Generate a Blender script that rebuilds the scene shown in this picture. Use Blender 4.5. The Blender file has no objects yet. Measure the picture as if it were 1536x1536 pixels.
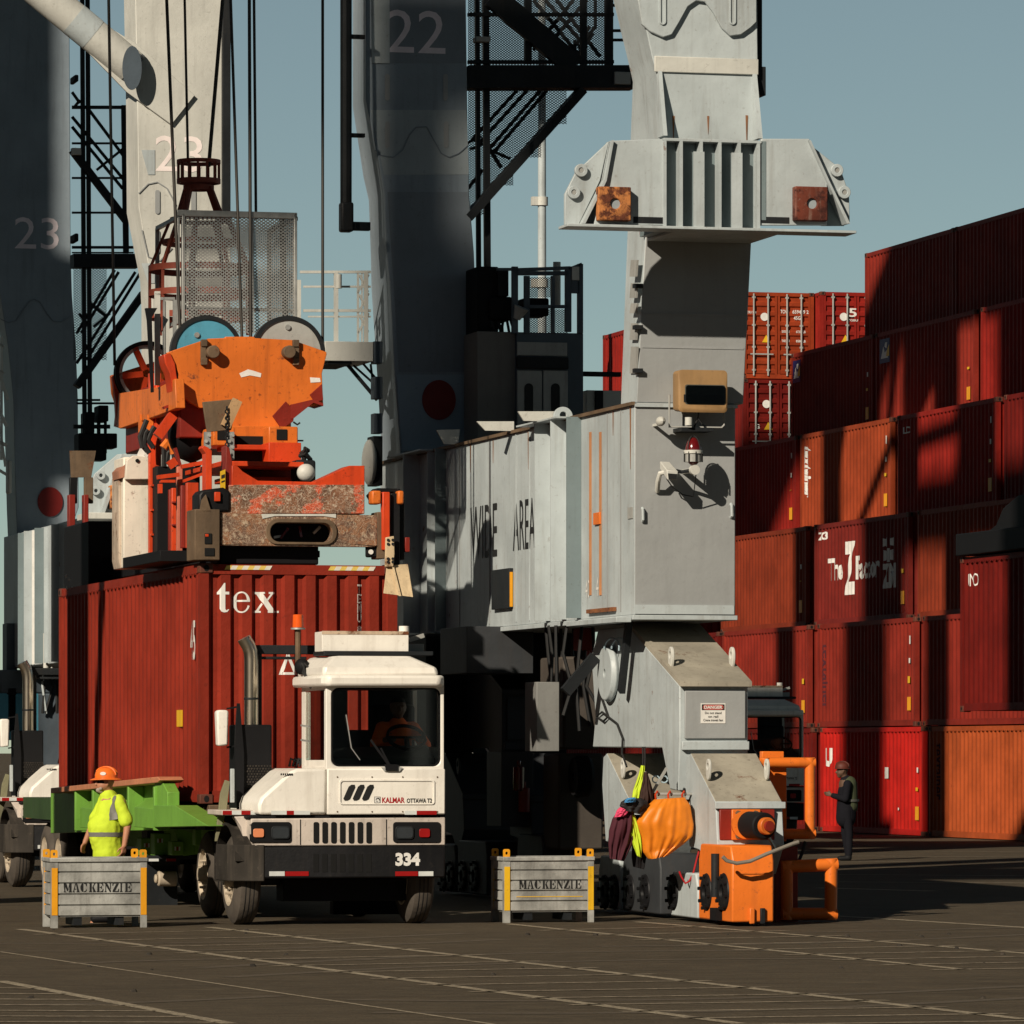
import bpy, bmesh, math, random
from mathutils import Vector, Matrix, noise as mnoise
random.seed(7)
sc = bpy.context.scene
COL = sc.collection
R = math.radians
# ---- survey constants of the place: focal length (px), horizon row, eye height, bearing of the quay grid
FOC, CX, YH, EYE, GRID = 8000.0, 768.0, 1127.0, 2.0, R(14.2)

class Fr:
    """A local frame standing in the yard: x to the right along the quay grid, y away, z up."""
    def __init__(s, px, Y, z=0.0, a=GRID):
        s.X, s.Y, s.Z, s.a = (px-CX)*Y/FOC, Y, z, a
        s.c, s.s = math.cos(a), math.sin(a)
    def wy(s, x, y): return s.Y + x*s.s + y*s.c
    def u(s, px, y=0.0):
        k = (px-CX)/FOC
        return (k*(s.Y+y*s.c) - s.X + y*s.s)/(s.c-k*s.s)
    def v(s, px, x=0.0):
        k = (px-CX)/FOC
        return -(k*(s.Y+x*s.s) - s.X - x*s.c)/(s.s+k*s.c)
    def z(s, py, x=0.0, y=0.0): return EYE-(py-YH)/FOC*s.wy(x, y)-s.Z
    def p(s, px, py, y=0.0):
        x = s.u(px, y); return (x, s.z(py, x, y))
    def q(s, px, py, x=0.0):
        y = s.v(px, x); return (y, s.z(py, x, y))
    def P(s, pts, y=0.0): return [s.p(a, b, y) for a, b in pts]
    def Q(s, pts, x=0.0): return [s.q(a, b, x) for a, b in pts]
    def p3(s, px, py, y=0.0):
        x, z = s.p(px, py, y); return (x, y, z)
    def sub(s, x, y, z=0.0, a=None):
        f = Fr(0, 1); f.a = s.a if a is None else a
        f.c, f.s = math.cos(f.a), math.sin(f.a)
        f.X, f.Y, f.Z = s.X+x*s.c-y*s.s, s.Y+x*s.s+y*s.c, s.Z+z
        return f
    @property
    def loc(s): return Vector((s.X, s.Y, s.Z))

# ---------------------------------------------------------------- mesh builder
class MB:
    def __init__(s): s.bm = bmesh.new()
    def quad(s, *p):
        try: return s.bm.faces.new([s.bm.verts.new(q) for q in p])
        except ValueError: return None
    def hexa(s, a, b):
        """two rings of equal count joined and capped"""
        A = [s.bm.verts.new(q) for q in a]; B = [s.bm.verts.new(q) for q in b]
        n = len(A)
        s.bm.faces.new(A[::-1]); s.bm.faces.new(B)
        for i in range(n): s.bm.faces.new((A[i], A[(i+1) % n], B[(i+1) % n], B[i]))
        return s
    def box(s, x0, x1, y0, y1, z0, z1):
        return s.hexa([(x0,y0,z0),(x1,y0,z0),(x1,y1,z0),(x0,y1,z0)], [(x0,y0,z1),(x1,y0,z1),(x1,y1,z1),(x0,y1,z1)])
    def prism(s, pts, ax, a, b):
        if ax == 'y': f = lambda p, t: (p[0], t, p[1])
        elif ax == 'x': f = lambda p, t: (t, p[0], p[1])
        else: f = lambda p, t: (p[0], p[1], t)
        return s.hexa([f(p, a) for p in pts], [f(p, b) for p in pts])
    def loft(s, rings, cap=True, closed=True):
        V = [[s.bm.verts.new(q) for q in r] for r in rings]
        n = len(V[0])
        for A, B in zip(V, V[1:]):
            for i in range(n if closed else n-1):
                s.bm.faces.new((A[i], A[(i+1) % n], B[(i+1) % n], B[i]))
        if cap and closed: s.bm.faces.new(V[0][::-1]); s.bm.faces.new(V[-1])
        return s
    def cyl(s, p, q, r, r2=None, n=14, cap=True):
        p, q = Vector(p), Vector(q); d = (q-p)
        if d.length < 1e-6: return s
        d.normalize(); e = d.orthogonal().normalized(); g = d.cross(e)
        r2 = r if r2 is None else r2
        ring = lambda c, rr: [c+(e*math.cos(t)+g*math.sin(t))*rr for t in [2*math.pi*i/n for i in range(n)]]
        return s.loft([ring(p, r), ring(q, r2)], cap)
    def bar(s, p, q, w, h=None):
        """square bar between two points; w across, h in the most vertical direction"""
        p, q = Vector(p), Vector(q); d = (q-p)
        if d.length < 1e-6: return s
        d.normalize(); up = Vector((0,0,1)) if abs(d.z) < .95 else Vector((0,1,0))
        e = d.cross(up).normalized()*w/2; g = e.cross(d).normalized()*(w if h is None else h)/2
        o = [-e-g, e-g, e+g, -e+g]
        return s.loft([[p+k for k in o], [q+k for k in o]])
    def tube(s, path, r, n=8):
        P = [Vector(p) for p in path]; rings = []; e = None
        for i, c in enumerate(P):
            d = ((P[i+1]-c) if i < len(P)-1 else (c-P[i-1])).normalized()
            if 0 < i < len(P)-1: d = (d+(c-P[i-1]).normalized()).normalized()
            if e is None: e = d.orthogonal().normalized()
            e = (e-d*e.dot(d)).normalized(); g = d.cross(e)
            rr = r[i] if isinstance(r, (list, tuple)) else r
            rings.append([c+(e*math.cos(t)+g*math.sin(t))*rr for t in [2*math.pi*k/n for k in range(n)]])
        return s.loft(rings)
    def lathe(s, prof, c, axis='x', n=32):
        """prof: (along axis, radius) closed ring of points"""
        rings = []
        for k in range(n):
            t = 2*math.pi*k/n; ct, st = math.cos(t), math.sin(t); ring = []
            for a, r in prof:
                if axis == 'x': ring.append((c[0]+a, c[1]+r*ct, c[2]+r*st))
                elif axis == 'y': ring.append((c[0]+r*ct, c[1]+a, c[2]+r*st))
                else: ring.append((c[0]+r*ct, c[1]+r*st, c[2]+a))
            rings.append(ring)
        V = [[s.bm.verts.new(q) for q in r] for r in rings]; m = len(prof)
        for k in range(n):
            A, B = V[k], V[(k+1) % n]
            for i in range(m): s.bm.faces.new((A[i], A[(i+1) % m], B[(i+1) % m], B[i]))
        return s
    def ring(s, outer, inner, ax, a, b):
        """plate with a hole; outer and inner rings of equal count"""
        if ax == 'y': f = lambda p, t: (p[0], t, p[1])
        elif ax == 'x': f = lambda p, t: (t, p[0], p[1])
        else: f = lambda p, t: (p[0], p[1], t)
        V = [[s.bm.verts.new(f(p, t)) for p in r] for r, t in ((outer,a),(outer,b),(inner,b),(inner,a))]
        n = len(outer)
        for j in range(4):
            A, B = V[j], V[(j+1) % 4]
            for i in range(n): s.bm.faces.new((A[i], A[(i+1) % n], B[(i+1) % n], B[i]))
        return s
    def ball(s, c, r, n=12, m=8):
        rx, ry, rz = (r, r, r) if not isinstance(r, (tuple, list)) else r
        rings = []
        for j in range(1, m):
            t = math.pi*j/m
            rings.append([(c[0]+rx*math.sin(t)*math.cos(2*math.pi*i/n), c[1]+ry*math.sin(t)*math.sin(2*math.pi*i/n), c[2]-rz*math.cos(t)) for i in range(n)])
        return s.loft(rings)
    def strip(s, a, b):
        A = [s.bm.verts.new(p) for p in a]; B = [s.bm.verts.new(p) for p in b]
        for i in range(len(a)-1): s.bm.faces.new((A[i], A[i+1], B[i+1], B[i]))
        return s
    def build(s, name, mat, parent=None, fr=None, bev=0.0, recalc=True, ang=32, flat=False):
        bm = s.bm
        bmesh.ops.remove_doubles(bm, verts=bm.verts, dist=1e-6)
        if recalc: bmesh.ops.recalc_face_normals(bm, faces=bm.faces)
        me = bpy.data.meshes.new(name); bm.to_mesh(me); bm.free()
        o = bpy.data.objects.new(name, me); COL.objects.link(o)
        for m in (mat if isinstance(mat, (list, tuple)) else [mat]): me.materials.append(m)
        if not flat:
            me.polygons.foreach_set('use_smooth', [True]*len(me.polygons))
            me.set_sharp_from_angle(angle=R(ang))
        if parent is not None: o.parent = parent
        if fr is not None: o.location = fr.loc; o.rotation_euler = (0, 0, fr.a)
        if bev:
            b = o.modifiers.new('bevel', 'BEVEL'); b.width = bev; b.segments = 2; b.limit_method = 'ANGLE'; b.angle_limit = R(40)
            b.harden_normals = False
        return o

def circ(cx, cy, r, n=24, r2=None, t0=0.0):
    r2 = r if r2 is None else r2
    return [(cx+r*math.cos(t0+2*math.pi*i/n), cy+r2*math.sin(t0+2*math.pi*i/n)) for i in range(n)]
def rrect(x0, x1, z0, z1, r, k=4):
    out = []
    for cx, cz, t in ((x1-r, z1-r, 0), (x0+r, z1-r, 90), (x0+r, z0+r, 180), (x1-r, z0+r, 270)):
        for i in range(k+1):
            a = R(t+90*i/k); out.append((cx+r*math.cos(a), cz+r*math.sin(a)))
    return out

def tag(o, label=None, cat=None, group=None, kind=None):
    if label: o['label'] = label
    if cat: o['category'] = cat
    if group: o['group'] = group
    if kind: o['kind'] = kind
    return o
def thing(name, label, cat, fr, group=None):
    o = bpy.data.objects.new(name, None); COL.objects.link(o)
    o.empty_display_size = .3
    o.location = fr.loc; o.rotation_euler = (0, 0, fr.a)
    return tag(o, label, cat, group)
def copy_tree(o, parent=None):
    c = o.copy(); COL.objects.link(c)
    if parent is not None: c.parent = parent
    for ch in [k for k in COL.objects if k.parent == o]: copy_tree(ch, c)
    return c

# ---------------------------------------------------------------- lettering
def glyphs(txt, bold=0.0, space=1.0, shear=0.0):
    cu = bpy.data.curves.new('t', 'FONT'); cu.body = txt; cu.resolution_u = 3
    cu.offset = bold; cu.space_character = space; cu.shear = shear
    ob = bpy.data.objects.new('t', cu); COL.objects.link(ob)
    dg = bpy.context.evaluated_depsgraph_get()
    me = bpy.data.meshes.new_from_object(ob.evaluated_get(dg))
    bm = bmesh.new(); bm.from_mesh(me)
    bpy.data.objects.remove(ob); bpy.data.curves.remove(cu); bpy.data.meshes.remove(me)
    return bm
def polyglyphs(polys):
    bm = bmesh.new()
    for p in polys:
        bm.faces.new([bm.verts.new((x, y, 0)) for x, y in p])
    return bm
def letter(bm, a0, a1, z0, z1, at, mat, parent, name='lettering', face='front', drape=None, label=None):
    """fit the flat letters into a0..a1 x z0..z1 on a front plane (y = at) or a left side plane (x = at; a0 = left end, a1 = right end)"""
    xs = [v.co.x for v in bm.verts]; ys = [v.co.y for v in bm.verts]
    mx, Mx, my, My = min(xs), max(xs), min(ys), max(ys)
    for v in bm.verts:
        v.co = (a0+(v.co.x-mx)/(Mx-mx)*(a1-a0), z0+(v.co.y-my)/(My-my)*(z1-z0), 0)
    if drape:
        breaks, fn = drape
        lo, hi = min(a0, a1), max(a0, a1)
        for b in breaks:
            if lo < b < hi:
                bmesh.ops.bisect_plane(bm, geom=bm.verts[:]+bm.edges[:]+bm.faces[:], plane_co=(b,0,0), plane_no=(1,0,0))
    for v in bm.verts:
        d = drape[1](v.co.x) if drape else 0
        v.co = (v.co.x, at+d, v.co.y) if face == 'front' else (at+d, v.co.x, v.co.y)
    bm.normal_update()
    if bm.faces:
        want = Vector((0,-1,0)) if face == 'front' else Vector((-1,0,0))
        for f in bm.faces:
            if f.normal.dot(want) < 0: f.normal_flip()
    me = bpy.data.meshes.new(name); bm.to_mesh(me); bm.free()
    o = bpy.data.objects.new(name, me); COL.objects.link(o); me.materials.append(mat); o.parent = parent
    if label: o['label'] = label
    return o

# ---------------------------------------------------------------- materials
def _n(nt, t, **kw):
    n = nt.nodes.new(t)
    for k, v in kw.items():
        if k in n.inputs: n.inputs[k].default_value = v
        else: setattr(n, k, v)
    return n
def rgba(c): return (c[0], c[1], c[2], 1.0)
def ramp(nt, src, a, b):
    m = _n(nt, 'ShaderNodeMapRange'); m.inputs[1].default_value = a; m.inputs[2].default_value = b
    nt.links.new(src, m.inputs[0]); return m.outputs[0]
def mixc(nt, fac, a, b, mode='MIX'):
    m = _n(nt, 'ShaderNodeMix', data_type='RGBA', blend_type=mode)
    for i, v in ((0, fac), (6, a), (7, b)):
        if isinstance(v, bpy.types.NodeSocket): nt.links.new(v, m.inputs[i])
        else: m.inputs[i].default_value = v if i == 0 else rgba(v)
    return m.outputs[2]
def mul(nt, a, k):
    m = _n(nt, 'ShaderNodeMath', operation='MULTIPLY'); nt.links.new(a, m.inputs[0])
    if isinstance(k, bpy.types.NodeSocket): nt.links.new(k, m.inputs[1])
    else: m.inputs[1].default_value = k
    return m.outputs[0]
_cache = {}
def newmat(name):
    m = bpy.data.materials.new(name); m.use_nodes = True
    return m, m.node_tree, m.node_tree.nodes['Principled BSDF']
def coords(nt):
    tc = _n(nt, 'ShaderNodeTexCoord'); oi = _n(nt, 'ShaderNodeObjectInfo')
    ad = _n(nt, 'ShaderNodeVectorMath', operation='ADD'); sc_ = _n(nt, 'ShaderNodeVectorMath', operation='SCALE')
    cb = _n(nt, 'ShaderNodeCombineXYZ'); nt.links.new(oi.outputs['Random'], cb.inputs[0]); nt.links.new(oi.outputs['Random'], cb.inputs[1])
    nt.links.new(cb.outputs[0], sc_.inputs[0]); sc_.inputs['Scale'].default_value = 37.0
    nt.links.new(tc.outputs['Object'], ad.inputs[0]); nt.links.new(sc_.outputs[0], ad.inputs[1])
    return ad.outputs[0]
def noise(nt, vec, scale, detail=5, rough=.55, stretch=None):
    n = _n(nt, 'ShaderNodeTexNoise', Scale=scale, Detail=detail, Roughness=rough)
    if stretch:
        mp = _n(nt, 'ShaderNodeMapping'); mp.inputs['Scale'].default_value = stretch
        nt.links.new(vec, mp.inputs[0]); vec = mp.outputs[0]
    nt.links.new(vec, n.inputs['Vector']); return n.outputs[0]
def paint(name, col, rough=.5, var=.14, streak=.25, dirt=(.055,.042,.032), chips=.25, rust=0.0, rustcol=(.13,.045,.018), scale=1.0, bump=.02, metal=0.0, spec=.35):
    if name in _cache: return _cache[name]
    m, nt, bs = newmat(name); vec = coords(nt)
    lo = tuple(c*(1-var) for c in col); hi = tuple(min(1, c*(1+var)) for c in col)
    c = mixc(nt, ramp(nt, noise(nt, vec, 1.1*scale, 6, .6), .35, .65), lo, hi)
    if streak:
        st = ramp(nt, noise(nt, vec, 1.0*scale, 4, .6, (9, 9, .7)), .52, .78)
        c = mixc(nt, mul(nt, st, streak), c, dirt)
    fine = noise(nt, vec, 17*scale, 6, .7)
    if chips: c = mixc(nt, mul(nt, ramp(nt, fine, .60, .68), chips), c, dirt)
    r = rough
    if rust:
        rn = ramp(nt, noise(nt, vec, 2.6*scale, 9, .72), .72-rust*.45, .80-rust*.45)
        rc = mixc(nt, ramp(nt, fine, .35, .65), tuple(k*.45 for k in rustcol), tuple(k*1.5 for k in rustcol))
        c = mixc(nt, rn, c, rc)
        rr = _n(nt, 'ShaderNodeMapRange'); nt.links.new(rn, rr.inputs[0]); rr.inputs[3].default_value = rough; rr.inputs[4].default_value = .9
        nt.links.new(rr.outputs[0], bs.inputs['Roughness'])
    else: bs.inputs['Roughness'].default_value = r
    nt.links.new(c, bs.inputs['Base Color']); bs.inputs['Metallic'].default_value = metal
    if bump:
        b = _n(nt, 'ShaderNodeBump', Strength=.35, Distance=bump); nt.links.new(noise(nt, vec, 5*scale, 6, .6), b.inputs['Height'])
        nt.links.new(b.outputs[0], bs.inputs['Normal'])
    bs.inputs['Specular IOR Level'].default_value = spec
    _cache[name] = m; return m
def plain(name, col, rough=.6, metal=0.0, spec=.3, var=.1):
    if name in _cache: return _cache[name]
    m, nt, bs = newmat(name); vec = coords(nt)
    c = mixc(nt, ramp(nt, noise(nt, vec, 6, 5, .6), .3, .7), tuple(k*(1-var) for k in col), tuple(min(1, k*(1+var)) for k in col))
    nt.links.new(c, bs.inputs['Base Color']); bs.inputs['Roughness'].default_value = rough
    bs.inputs['Metallic'].default_value = metal; bs.inputs['Specular IOR Level'].default_value = spec
    _cache[name] = m; return m
def scraped(name, col, under, rustc):
    """paint scraped down to bright metal and rust by years of rubbing"""
    m, nt, bs = newmat(name); vec = coords(nt)
    def cracks(sc_, dist, wdt, stretch):
        v = _n(nt, 'ShaderNodeTexVoronoi', feature='DISTANCE_TO_EDGE', Scale=sc_)
        mp = _n(nt, 'ShaderNodeMapping'); mp.inputs['Scale'].default_value = stretch; nt.links.new(vec, mp.inputs[0])
        nz = _n(nt, 'ShaderNodeTexNoise', Scale=3.0, Detail=3.0); nt.links.new(vec, nz.inputs['Vector'])
        d = _n(nt, 'ShaderNodeVectorMath', operation='MULTIPLY_ADD'); nt.links.new(nz.outputs[1], d.inputs[0]); d.inputs[1].default_value = (dist, dist, dist); nt.links.new(mp.outputs[0], d.inputs[2])
        nt.links.new(d.outputs[0], v.inputs['Vector']); return ramp(nt, v.outputs['Distance'], wdt, wdt*.3)
    c = mixc(nt, ramp(nt, noise(nt, vec, 4, 8, .7), .40, .60), tuple(k*.55 for k in rustc), tuple(k*1.3 for k in rustc))
    c = mixc(nt, ramp(nt, noise(nt, vec, 3.1, 6, .62, (1, 1, 1.3)), .52, .56), c, col)
    c = mixc(nt, mul(nt, cracks(6.0, 1.5, .035, (1.0, 1, 1.7)), .6), c, under)
    c = mixc(nt, mul(nt, cracks(9.5, 2.0, .04, (1.6, 1, .8)), .55), c, under)
    c = mixc(nt, mul(nt, cracks(7.0, 1.8, .035, (.8, 1, 1.3)), .75), c, tuple(k*.25 for k in rustc))
    c = mixc(nt, mul(nt, ramp(nt, noise(nt, vec, 9, 8, .75), .57, .63), .7), c, under)
    nt.links.new(c, bs.inputs['Base Color']); bs.inputs['Roughness'].default_value = .6
    b = _n(nt, 'ShaderNodeBump', Strength=.6, Distance=.02); nt.links.new(noise(nt, vec, 12, 8, .75), b.inputs['Height'])
    nt.links.new(b.outputs[0], bs.inputs['Normal'])
    return m
def glassy(name, tint, refl=.09, rough=.03):
    if name in _cache: return _cache[name]
    m, nt, bs = newmat(name); nt.nodes.remove(bs)
    t = _n(nt, 'ShaderNodeBsdfTransparent'); t.inputs[0].default_value = rgba(tint)
    g = _n(nt, 'ShaderNodeBsdfGlossy', Roughness=rough); g.inputs[0].default_value = (.9,.95,.95,1)
    fr = _n(nt, 'ShaderNodeFresnel', IOR=1.35); mx = _n(nt, 'ShaderNodeMixShader')
    ad = _n(nt, 'ShaderNodeMath', operation='ADD'); nt.links.new(fr.outputs[0], ad.inputs[0]); ad.inputs[1].default_value = refl-.03
    nt.links.new(ad.outputs[0], mx.inputs[0]); nt.links.new(t.outputs[0], mx.inputs[1]); nt.links.new(g.outputs[0], mx.inputs[2])
    nt.links.new(mx.outputs[0], nt.nodes['Material Output'].inputs[0]); _cache[name] = m; return m

M = dict(
 crane=paint('pale_crane_paint', (.43,.475,.485), .45, .12, .36, dirt=(.16,.13,.10), chips=.35, rust=.16, rustcol=(.16,.075,.04)),
 crane_shaded=paint('shade_darkened_crane_paint', (.23,.275,.315), .45, .10, .25, rust=.06),  # pale crane paint darkened to deepen the shade on the far legs
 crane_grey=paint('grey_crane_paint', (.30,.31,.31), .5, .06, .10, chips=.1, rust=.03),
 crane_dirty=paint('soiled_crane_paint', (.33,.30,.24), .75, .22, .3, chips=.5, rust=.22),
 cream=paint('cream_crane_paint', (.55,.545,.50), .5, .10, .2, rust=.06),
 white=paint('white_tractor_paint', (.80,.76,.69), .38, .06, .26, dirt=(.30,.24,.18), chips=.22, rust=.06, rustcol=(.25,.13,.07)),
 white_dirty=paint('soiled_white_paint', (.55,.48,.42), .55, .15, .35, chips=.4, rust=.12),
 white_worn=paint('worn_white_paint', (.74,.68,.58), .5, .08, .25, chips=.35, rust=.16),
 orange=paint('orange_machine_paint', (.66,.155,.021), .45, .14, .45, dirt=(.16,.04,.012), chips=.8, rust=.22, rustcol=(.10,.028,.012)),
 orange2=paint('bright_orange_paint', (.74,.17,.02), .4, .08, .18, chips=.35, rust=.06),
 redor=paint('red_orange_paint', (.56,.050,.010), .45, .18, .45, dirt=(.08,.015,.008), chips=.6, rust=.22, rustcol=(.10,.02,.01)),
 darkred=paint('dark_red_paint', (.22,.018,.010), .5, .2, .3, rust=.15),
 rust=paint('rusty_steel', (.20,.075,.028), .85, .35, .3, chips=.6, rust=.45, scale=2, bump=.04),
 brown=paint('brown_rusted_steel', (.13,.085,.05), .75, .3, .4, chips=.5, rust=.3, scale=1.6, bump=.03),
 dark=paint('dark_steel', (.014,.016,.018), .55, .3, .2, rust=.04, spec=.2),
 navy=paint('dark_blue_grey_paint', (.07,.09,.11), .5, .15, .2, rust=.05),
 leaf=paint('bright_green_paint', (.15,.33,.045), .5, .12, .3, chips=.4, rust=.10),
 black=plain('black_rubberised_plastic', (.008,.008,.009), .65, spec=.15),
 blackpaint=paint('black_paint', (.008,.008,.009), .5, .3, .15, dirt=(.045,.037,.03), chips=.2, spec=.2),
 fender=paint('dusty_rubber_fender', (.030,.026,.022), .85, .4, .5, dirt=(.11,.09,.07), chips=.4, spec=.15),
 tyre=paint('dusty_tyre_rubber', (.075,.062,.05), .85, .3, .2, dirt=(.02,.02,.02), chips=.3, scale=2),
 rim=paint('dusty_wheel_rim', (.48,.40,.30), .6, .2, .3, chips=.4, rust=.15),
 chrome=plain('polished_pipe', (.62,.55,.44), .28, 1.0),
 steel=plain('galvanised_steel', (.42,.42,.40), .5, .6, var=.2),
 galv=paint('weathered_galvanised_sheet', (.30,.30,.28), .55, .38, .45, dirt=(.13,.12,.11), chips=.5, rust=.05, scale=2.4),
 yellow=paint('yellow_paint', (.72,.42,.015), .5, .08, .2, chips=.3),
 yellow2=paint('amber_paint', (.74,.32,.012), .5, .08, .2, chips=.3),
 letter=plain('white_lettering', (.72,.70,.66), .5),
 letter_dim=plain('faded_pink_lettering', (.74,.66,.70), .5),
 ink=plain('black_lettering', (.015,.015,.015), .6),
 redink=plain('red_lettering', (.38,.012,.015), .5),
 redrefl=plain('red_reflector', (.30,.009,.009), .35),
 whiterefl=plain('white_reflector', (.62,.64,.62), .4),
 amber=plain('amber_lens', (.75,.26,.12), .3, spec=.5),
 beacon=plain('orange_beacon_lens', (.72,.10,.012), .2, spec=.6),
 redlens=plain('dark_red_lens', (.11,.005,.006), .15, spec=.7),
 glass=glassy('tinted_cab_glass', (.80,.86,.83), .06),
 lamp_glass=glassy('dusty_lamp_glass', (.45,.45,.40), .14, .15),
 skin=plain('sunburnt_skin', (.42,.19,.11), .55, var=.12),
 skin_dark=plain('brown_skin', (.10,.055,.035), .55),
 hiviz=plain('fluorescent_yellow_fabric', (.52,.66,.035), .8, var=.06),
 tape=plain('grey_reflective_tape', (.17,.165,.15), .45),
 orange_cloth=plain('orange_fabric', (.80,.14,.02), .8),
 tarp=plain('orange_coated_fabric', (.70,.20,.012), .45, spec=.35),
 darkcloth=plain('dark_fabric', (.009,.009,.012), .9, spec=.1),
 pink=plain('pink_fabric', (.62,.06,.14), .8),
 maroon=plain('dark_maroon_fabric', (.06,.012,.02), .85),
 bluecloth=plain('blue_fabric', (.05,.22,.45), .8),
 blueplate=paint('light_blue_paint', (.08,.30,.42), .45, .1, .2, chips=.3),
 cyan=plain('bright_blue_panel', (.02,.24,.40), .4),
 greyplate=paint('bare_grey_plate', (.34,.34,.32), .5, .15, .3, chips=.3, rust=.06),
 wire=plain('black_cable', (.02,.02,.02), .6),
 rope=plain('steel_wire_rope', (.05,.045,.04), .55, .5),
)
def thick(o, t):
    s = o.modifiers.new('thickness', 'SOLIDIFY'); s.thickness = t; s.offset = 0; return o
def mesh_panel(mb, o, ux, uz, nx, nz, w):
    """expanded metal sheet: rows of zigzag strands from corner o along vectors ux and uz"""
    o, ux, uz = Vector(o), Vector(ux), Vector(uz)
    nrm = ux.cross(uz).normalized()
    dz = uz/nz; dx = ux/(2*nx); wv = uz.normalized()*w/2; wx = ux.normalized()*w/2
    for j in range(nz+1):
        if j < nz:
            up = [o+dx*i+dz*(j+(.5 if i % 2 else 0)) for i in range(2*nx+1)]
            dn = [o+dx*i+dz*(j+(.5 if i % 2 else 1)) for i in range(2*nx+1)]
            mb.strip([p-wv for p in up], [p+wv for p in up])
            mb.strip([p-wv for p in dn], [p+wv for p in dn])
    return mb
# ================================================================ light, sky, camera
SUN_G = Vector((-.625, -.625, .469))                      # towards the sun, in grid axes
ca, sa = math.cos(GRID), math.sin(GRID)
SUN = Vector((SUN_G.x*ca-SUN_G.y*sa, SUN_G.x*sa+SUN_G.y*ca, SUN_G.z)).normalized()
elev = math.asin(SUN.z); azim = math.atan2(SUN.x, SUN.y)
w = bpy.data.worlds.new('World'); sc.world = w; w.use_nodes = True
nt = w.node_tree; bg = nt.nodes['Background']
sky = nt.nodes.new('ShaderNodeTexSky'); sky.sky_type = 'NISHITA'; sky.sun_disc = False
sky.sun_elevation = elev; sky.sun_rotation = azim; sky.air_density = .8; sky.dust_density = 0.0; sky.ozone_density = 1.8
hs = nt.nodes.new('ShaderNodeHueSaturation'); hs.inputs['Saturation'].default_value = .66
nt.links.new(sky.outputs[0], hs.inputs['Color'])
tint = nt.nodes.new('ShaderNodeMix'); tint.data_type = 'RGBA'; tint.blend_type = 'MULTIPLY'; tint.inputs[0].default_value = 1
tint.inputs[7].default_value = (.86, .98, .885, 1); nt.links.new(hs.outputs[0], tint.inputs[6])
# deep, dry-air sky: the zenith falls off darker than the band above the horizon
geo = nt.nodes.new('ShaderNodeTexCoord'); sep = nt.nodes.new('ShaderNodeSeparateXYZ'); nt.links.new(geo.outputs['Generated'], sep.inputs[0])
fall = nt.nodes.new('ShaderNodeMapRange'); fall.inputs[1].default_value = .16; fall.inputs[2].default_value = .42; fall.inputs[3].default_value = 1.0; fall.inputs[4].default_value = .24
nt.links.new(sep.outputs[2], fall.inputs[0]); deep = nt.nodes.new('ShaderNodeVectorMath'); deep.operation = 'SCALE'
nt.links.new(tint.outputs[2], deep.inputs[0]); nt.links.new(fall.outputs[0], deep.inputs['Scale']); nt.links.new(deep.outputs[0], bg.inputs[0]); bg.inputs[1].default_value = .05
sl = bpy.data.lights.new('sun', 'SUN'); sl.energy = 5.0; sl.angle = R(.5); sl.color = (1.0, .89, .73)
so = bpy.data.objects.new('sun', sl); COL.objects.link(so)
so.rotation_euler = (-SUN).to_track_quat('-Z', 'Y').to_euler(); so.location = SUN*80
cam = bpy.data.cameras.new('camera'); co = bpy.data.objects.new('camera', cam); COL.objects.link(co)
co.location = (0, 0, EYE); co.rotation_euler = (R(90), 0, 0)
cam.sensor_width = 36; cam.lens = FOC/1536*36; cam.shift_y = (YH-768)/1536; cam.clip_start = 1; cam.clip_end = 6000
sc.camera = co
vs = sc.view_settings; vs.view_transform = 'Standard'; vs.look = 'None'; vs.gamma = 1; vs.exposure = 0; vs.use_curve_mapping = False
sc.render.engine = 'CYCLES'; sc.cycles.max_bounces = 5; sc.cycles.diffuse_bounces = 2; sc.cycles.transparent_max_bounces = 16

# ================================================================ ground
def asphalt(name, base, k=1.0):
    m, nt, bs = newmat(name); tc = _n(nt, 'ShaderNodeTexCoord'); vec = tc.outputs['Object']
    c = mixc(nt, ramp(nt, noise(nt, vec, .35, 7, .65, (.6, 1.5, 1)), .36, .64), tuple(b*.66 for b in base), tuple(b*1.22 for b in base))
    c = mixc(nt, ramp(nt, noise(nt, vec, 38, 3, .7), .40, .75), tuple(b*.5 for b in base), c)
    c = mixc(nt, mul(nt, ramp(nt, noise(nt, vec, 5, 6, .7, (.5, 1.6, 1)), .42, .62), .38), c, tuple(b*1.55 for b in base))
    c = mixc(nt, mul(nt, ramp(nt, noise(nt, vec, 3.2, 5, .65, (.35, 2.2, 1)), .60, .70), .6), c, tuple(b*.35 for b in base))
    c = mixc(nt, mul(nt, ramp(nt, noise(nt, vec, 21, 4, .75), .50, .36), .7), c, tuple(b*.42 for b in base))
    c = mixc(nt, mul(nt, ramp(nt, noise(nt, vec, 55, 2, .6), .62, .72), .6), c, (.26,.22,.16))
    c = mixc(nt, mul(nt, ramp(nt, noise(nt, vec, 1.3, 7, .7, (.3, 1.6, 1)), .53, .66), .55), c, (.040,.029,.018))
    c = mixc(nt, mul(nt, ramp(nt, noise(nt, vec, .9, 7, .75, (.5,1.4,1)), .58, .72), .45), c, (.17,.13,.08))
    nt.links.new(c, bs.inputs['Base Color']); bs.inputs['Roughness'].default_value = .88; bs.inputs['Specular IOR Level'].default_value = .2
    b = _n(nt, 'ShaderNodeBump', Strength=.5, Distance=.012); nt.links.new(noise(nt, vec, 60, 3, .7), b.inputs['Height']); nt.links.new(b.outputs[0], bs.inputs['Normal'])
    return m
ASPH = asphalt('worn_asphalt', (.104, .080, .052))
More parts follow.
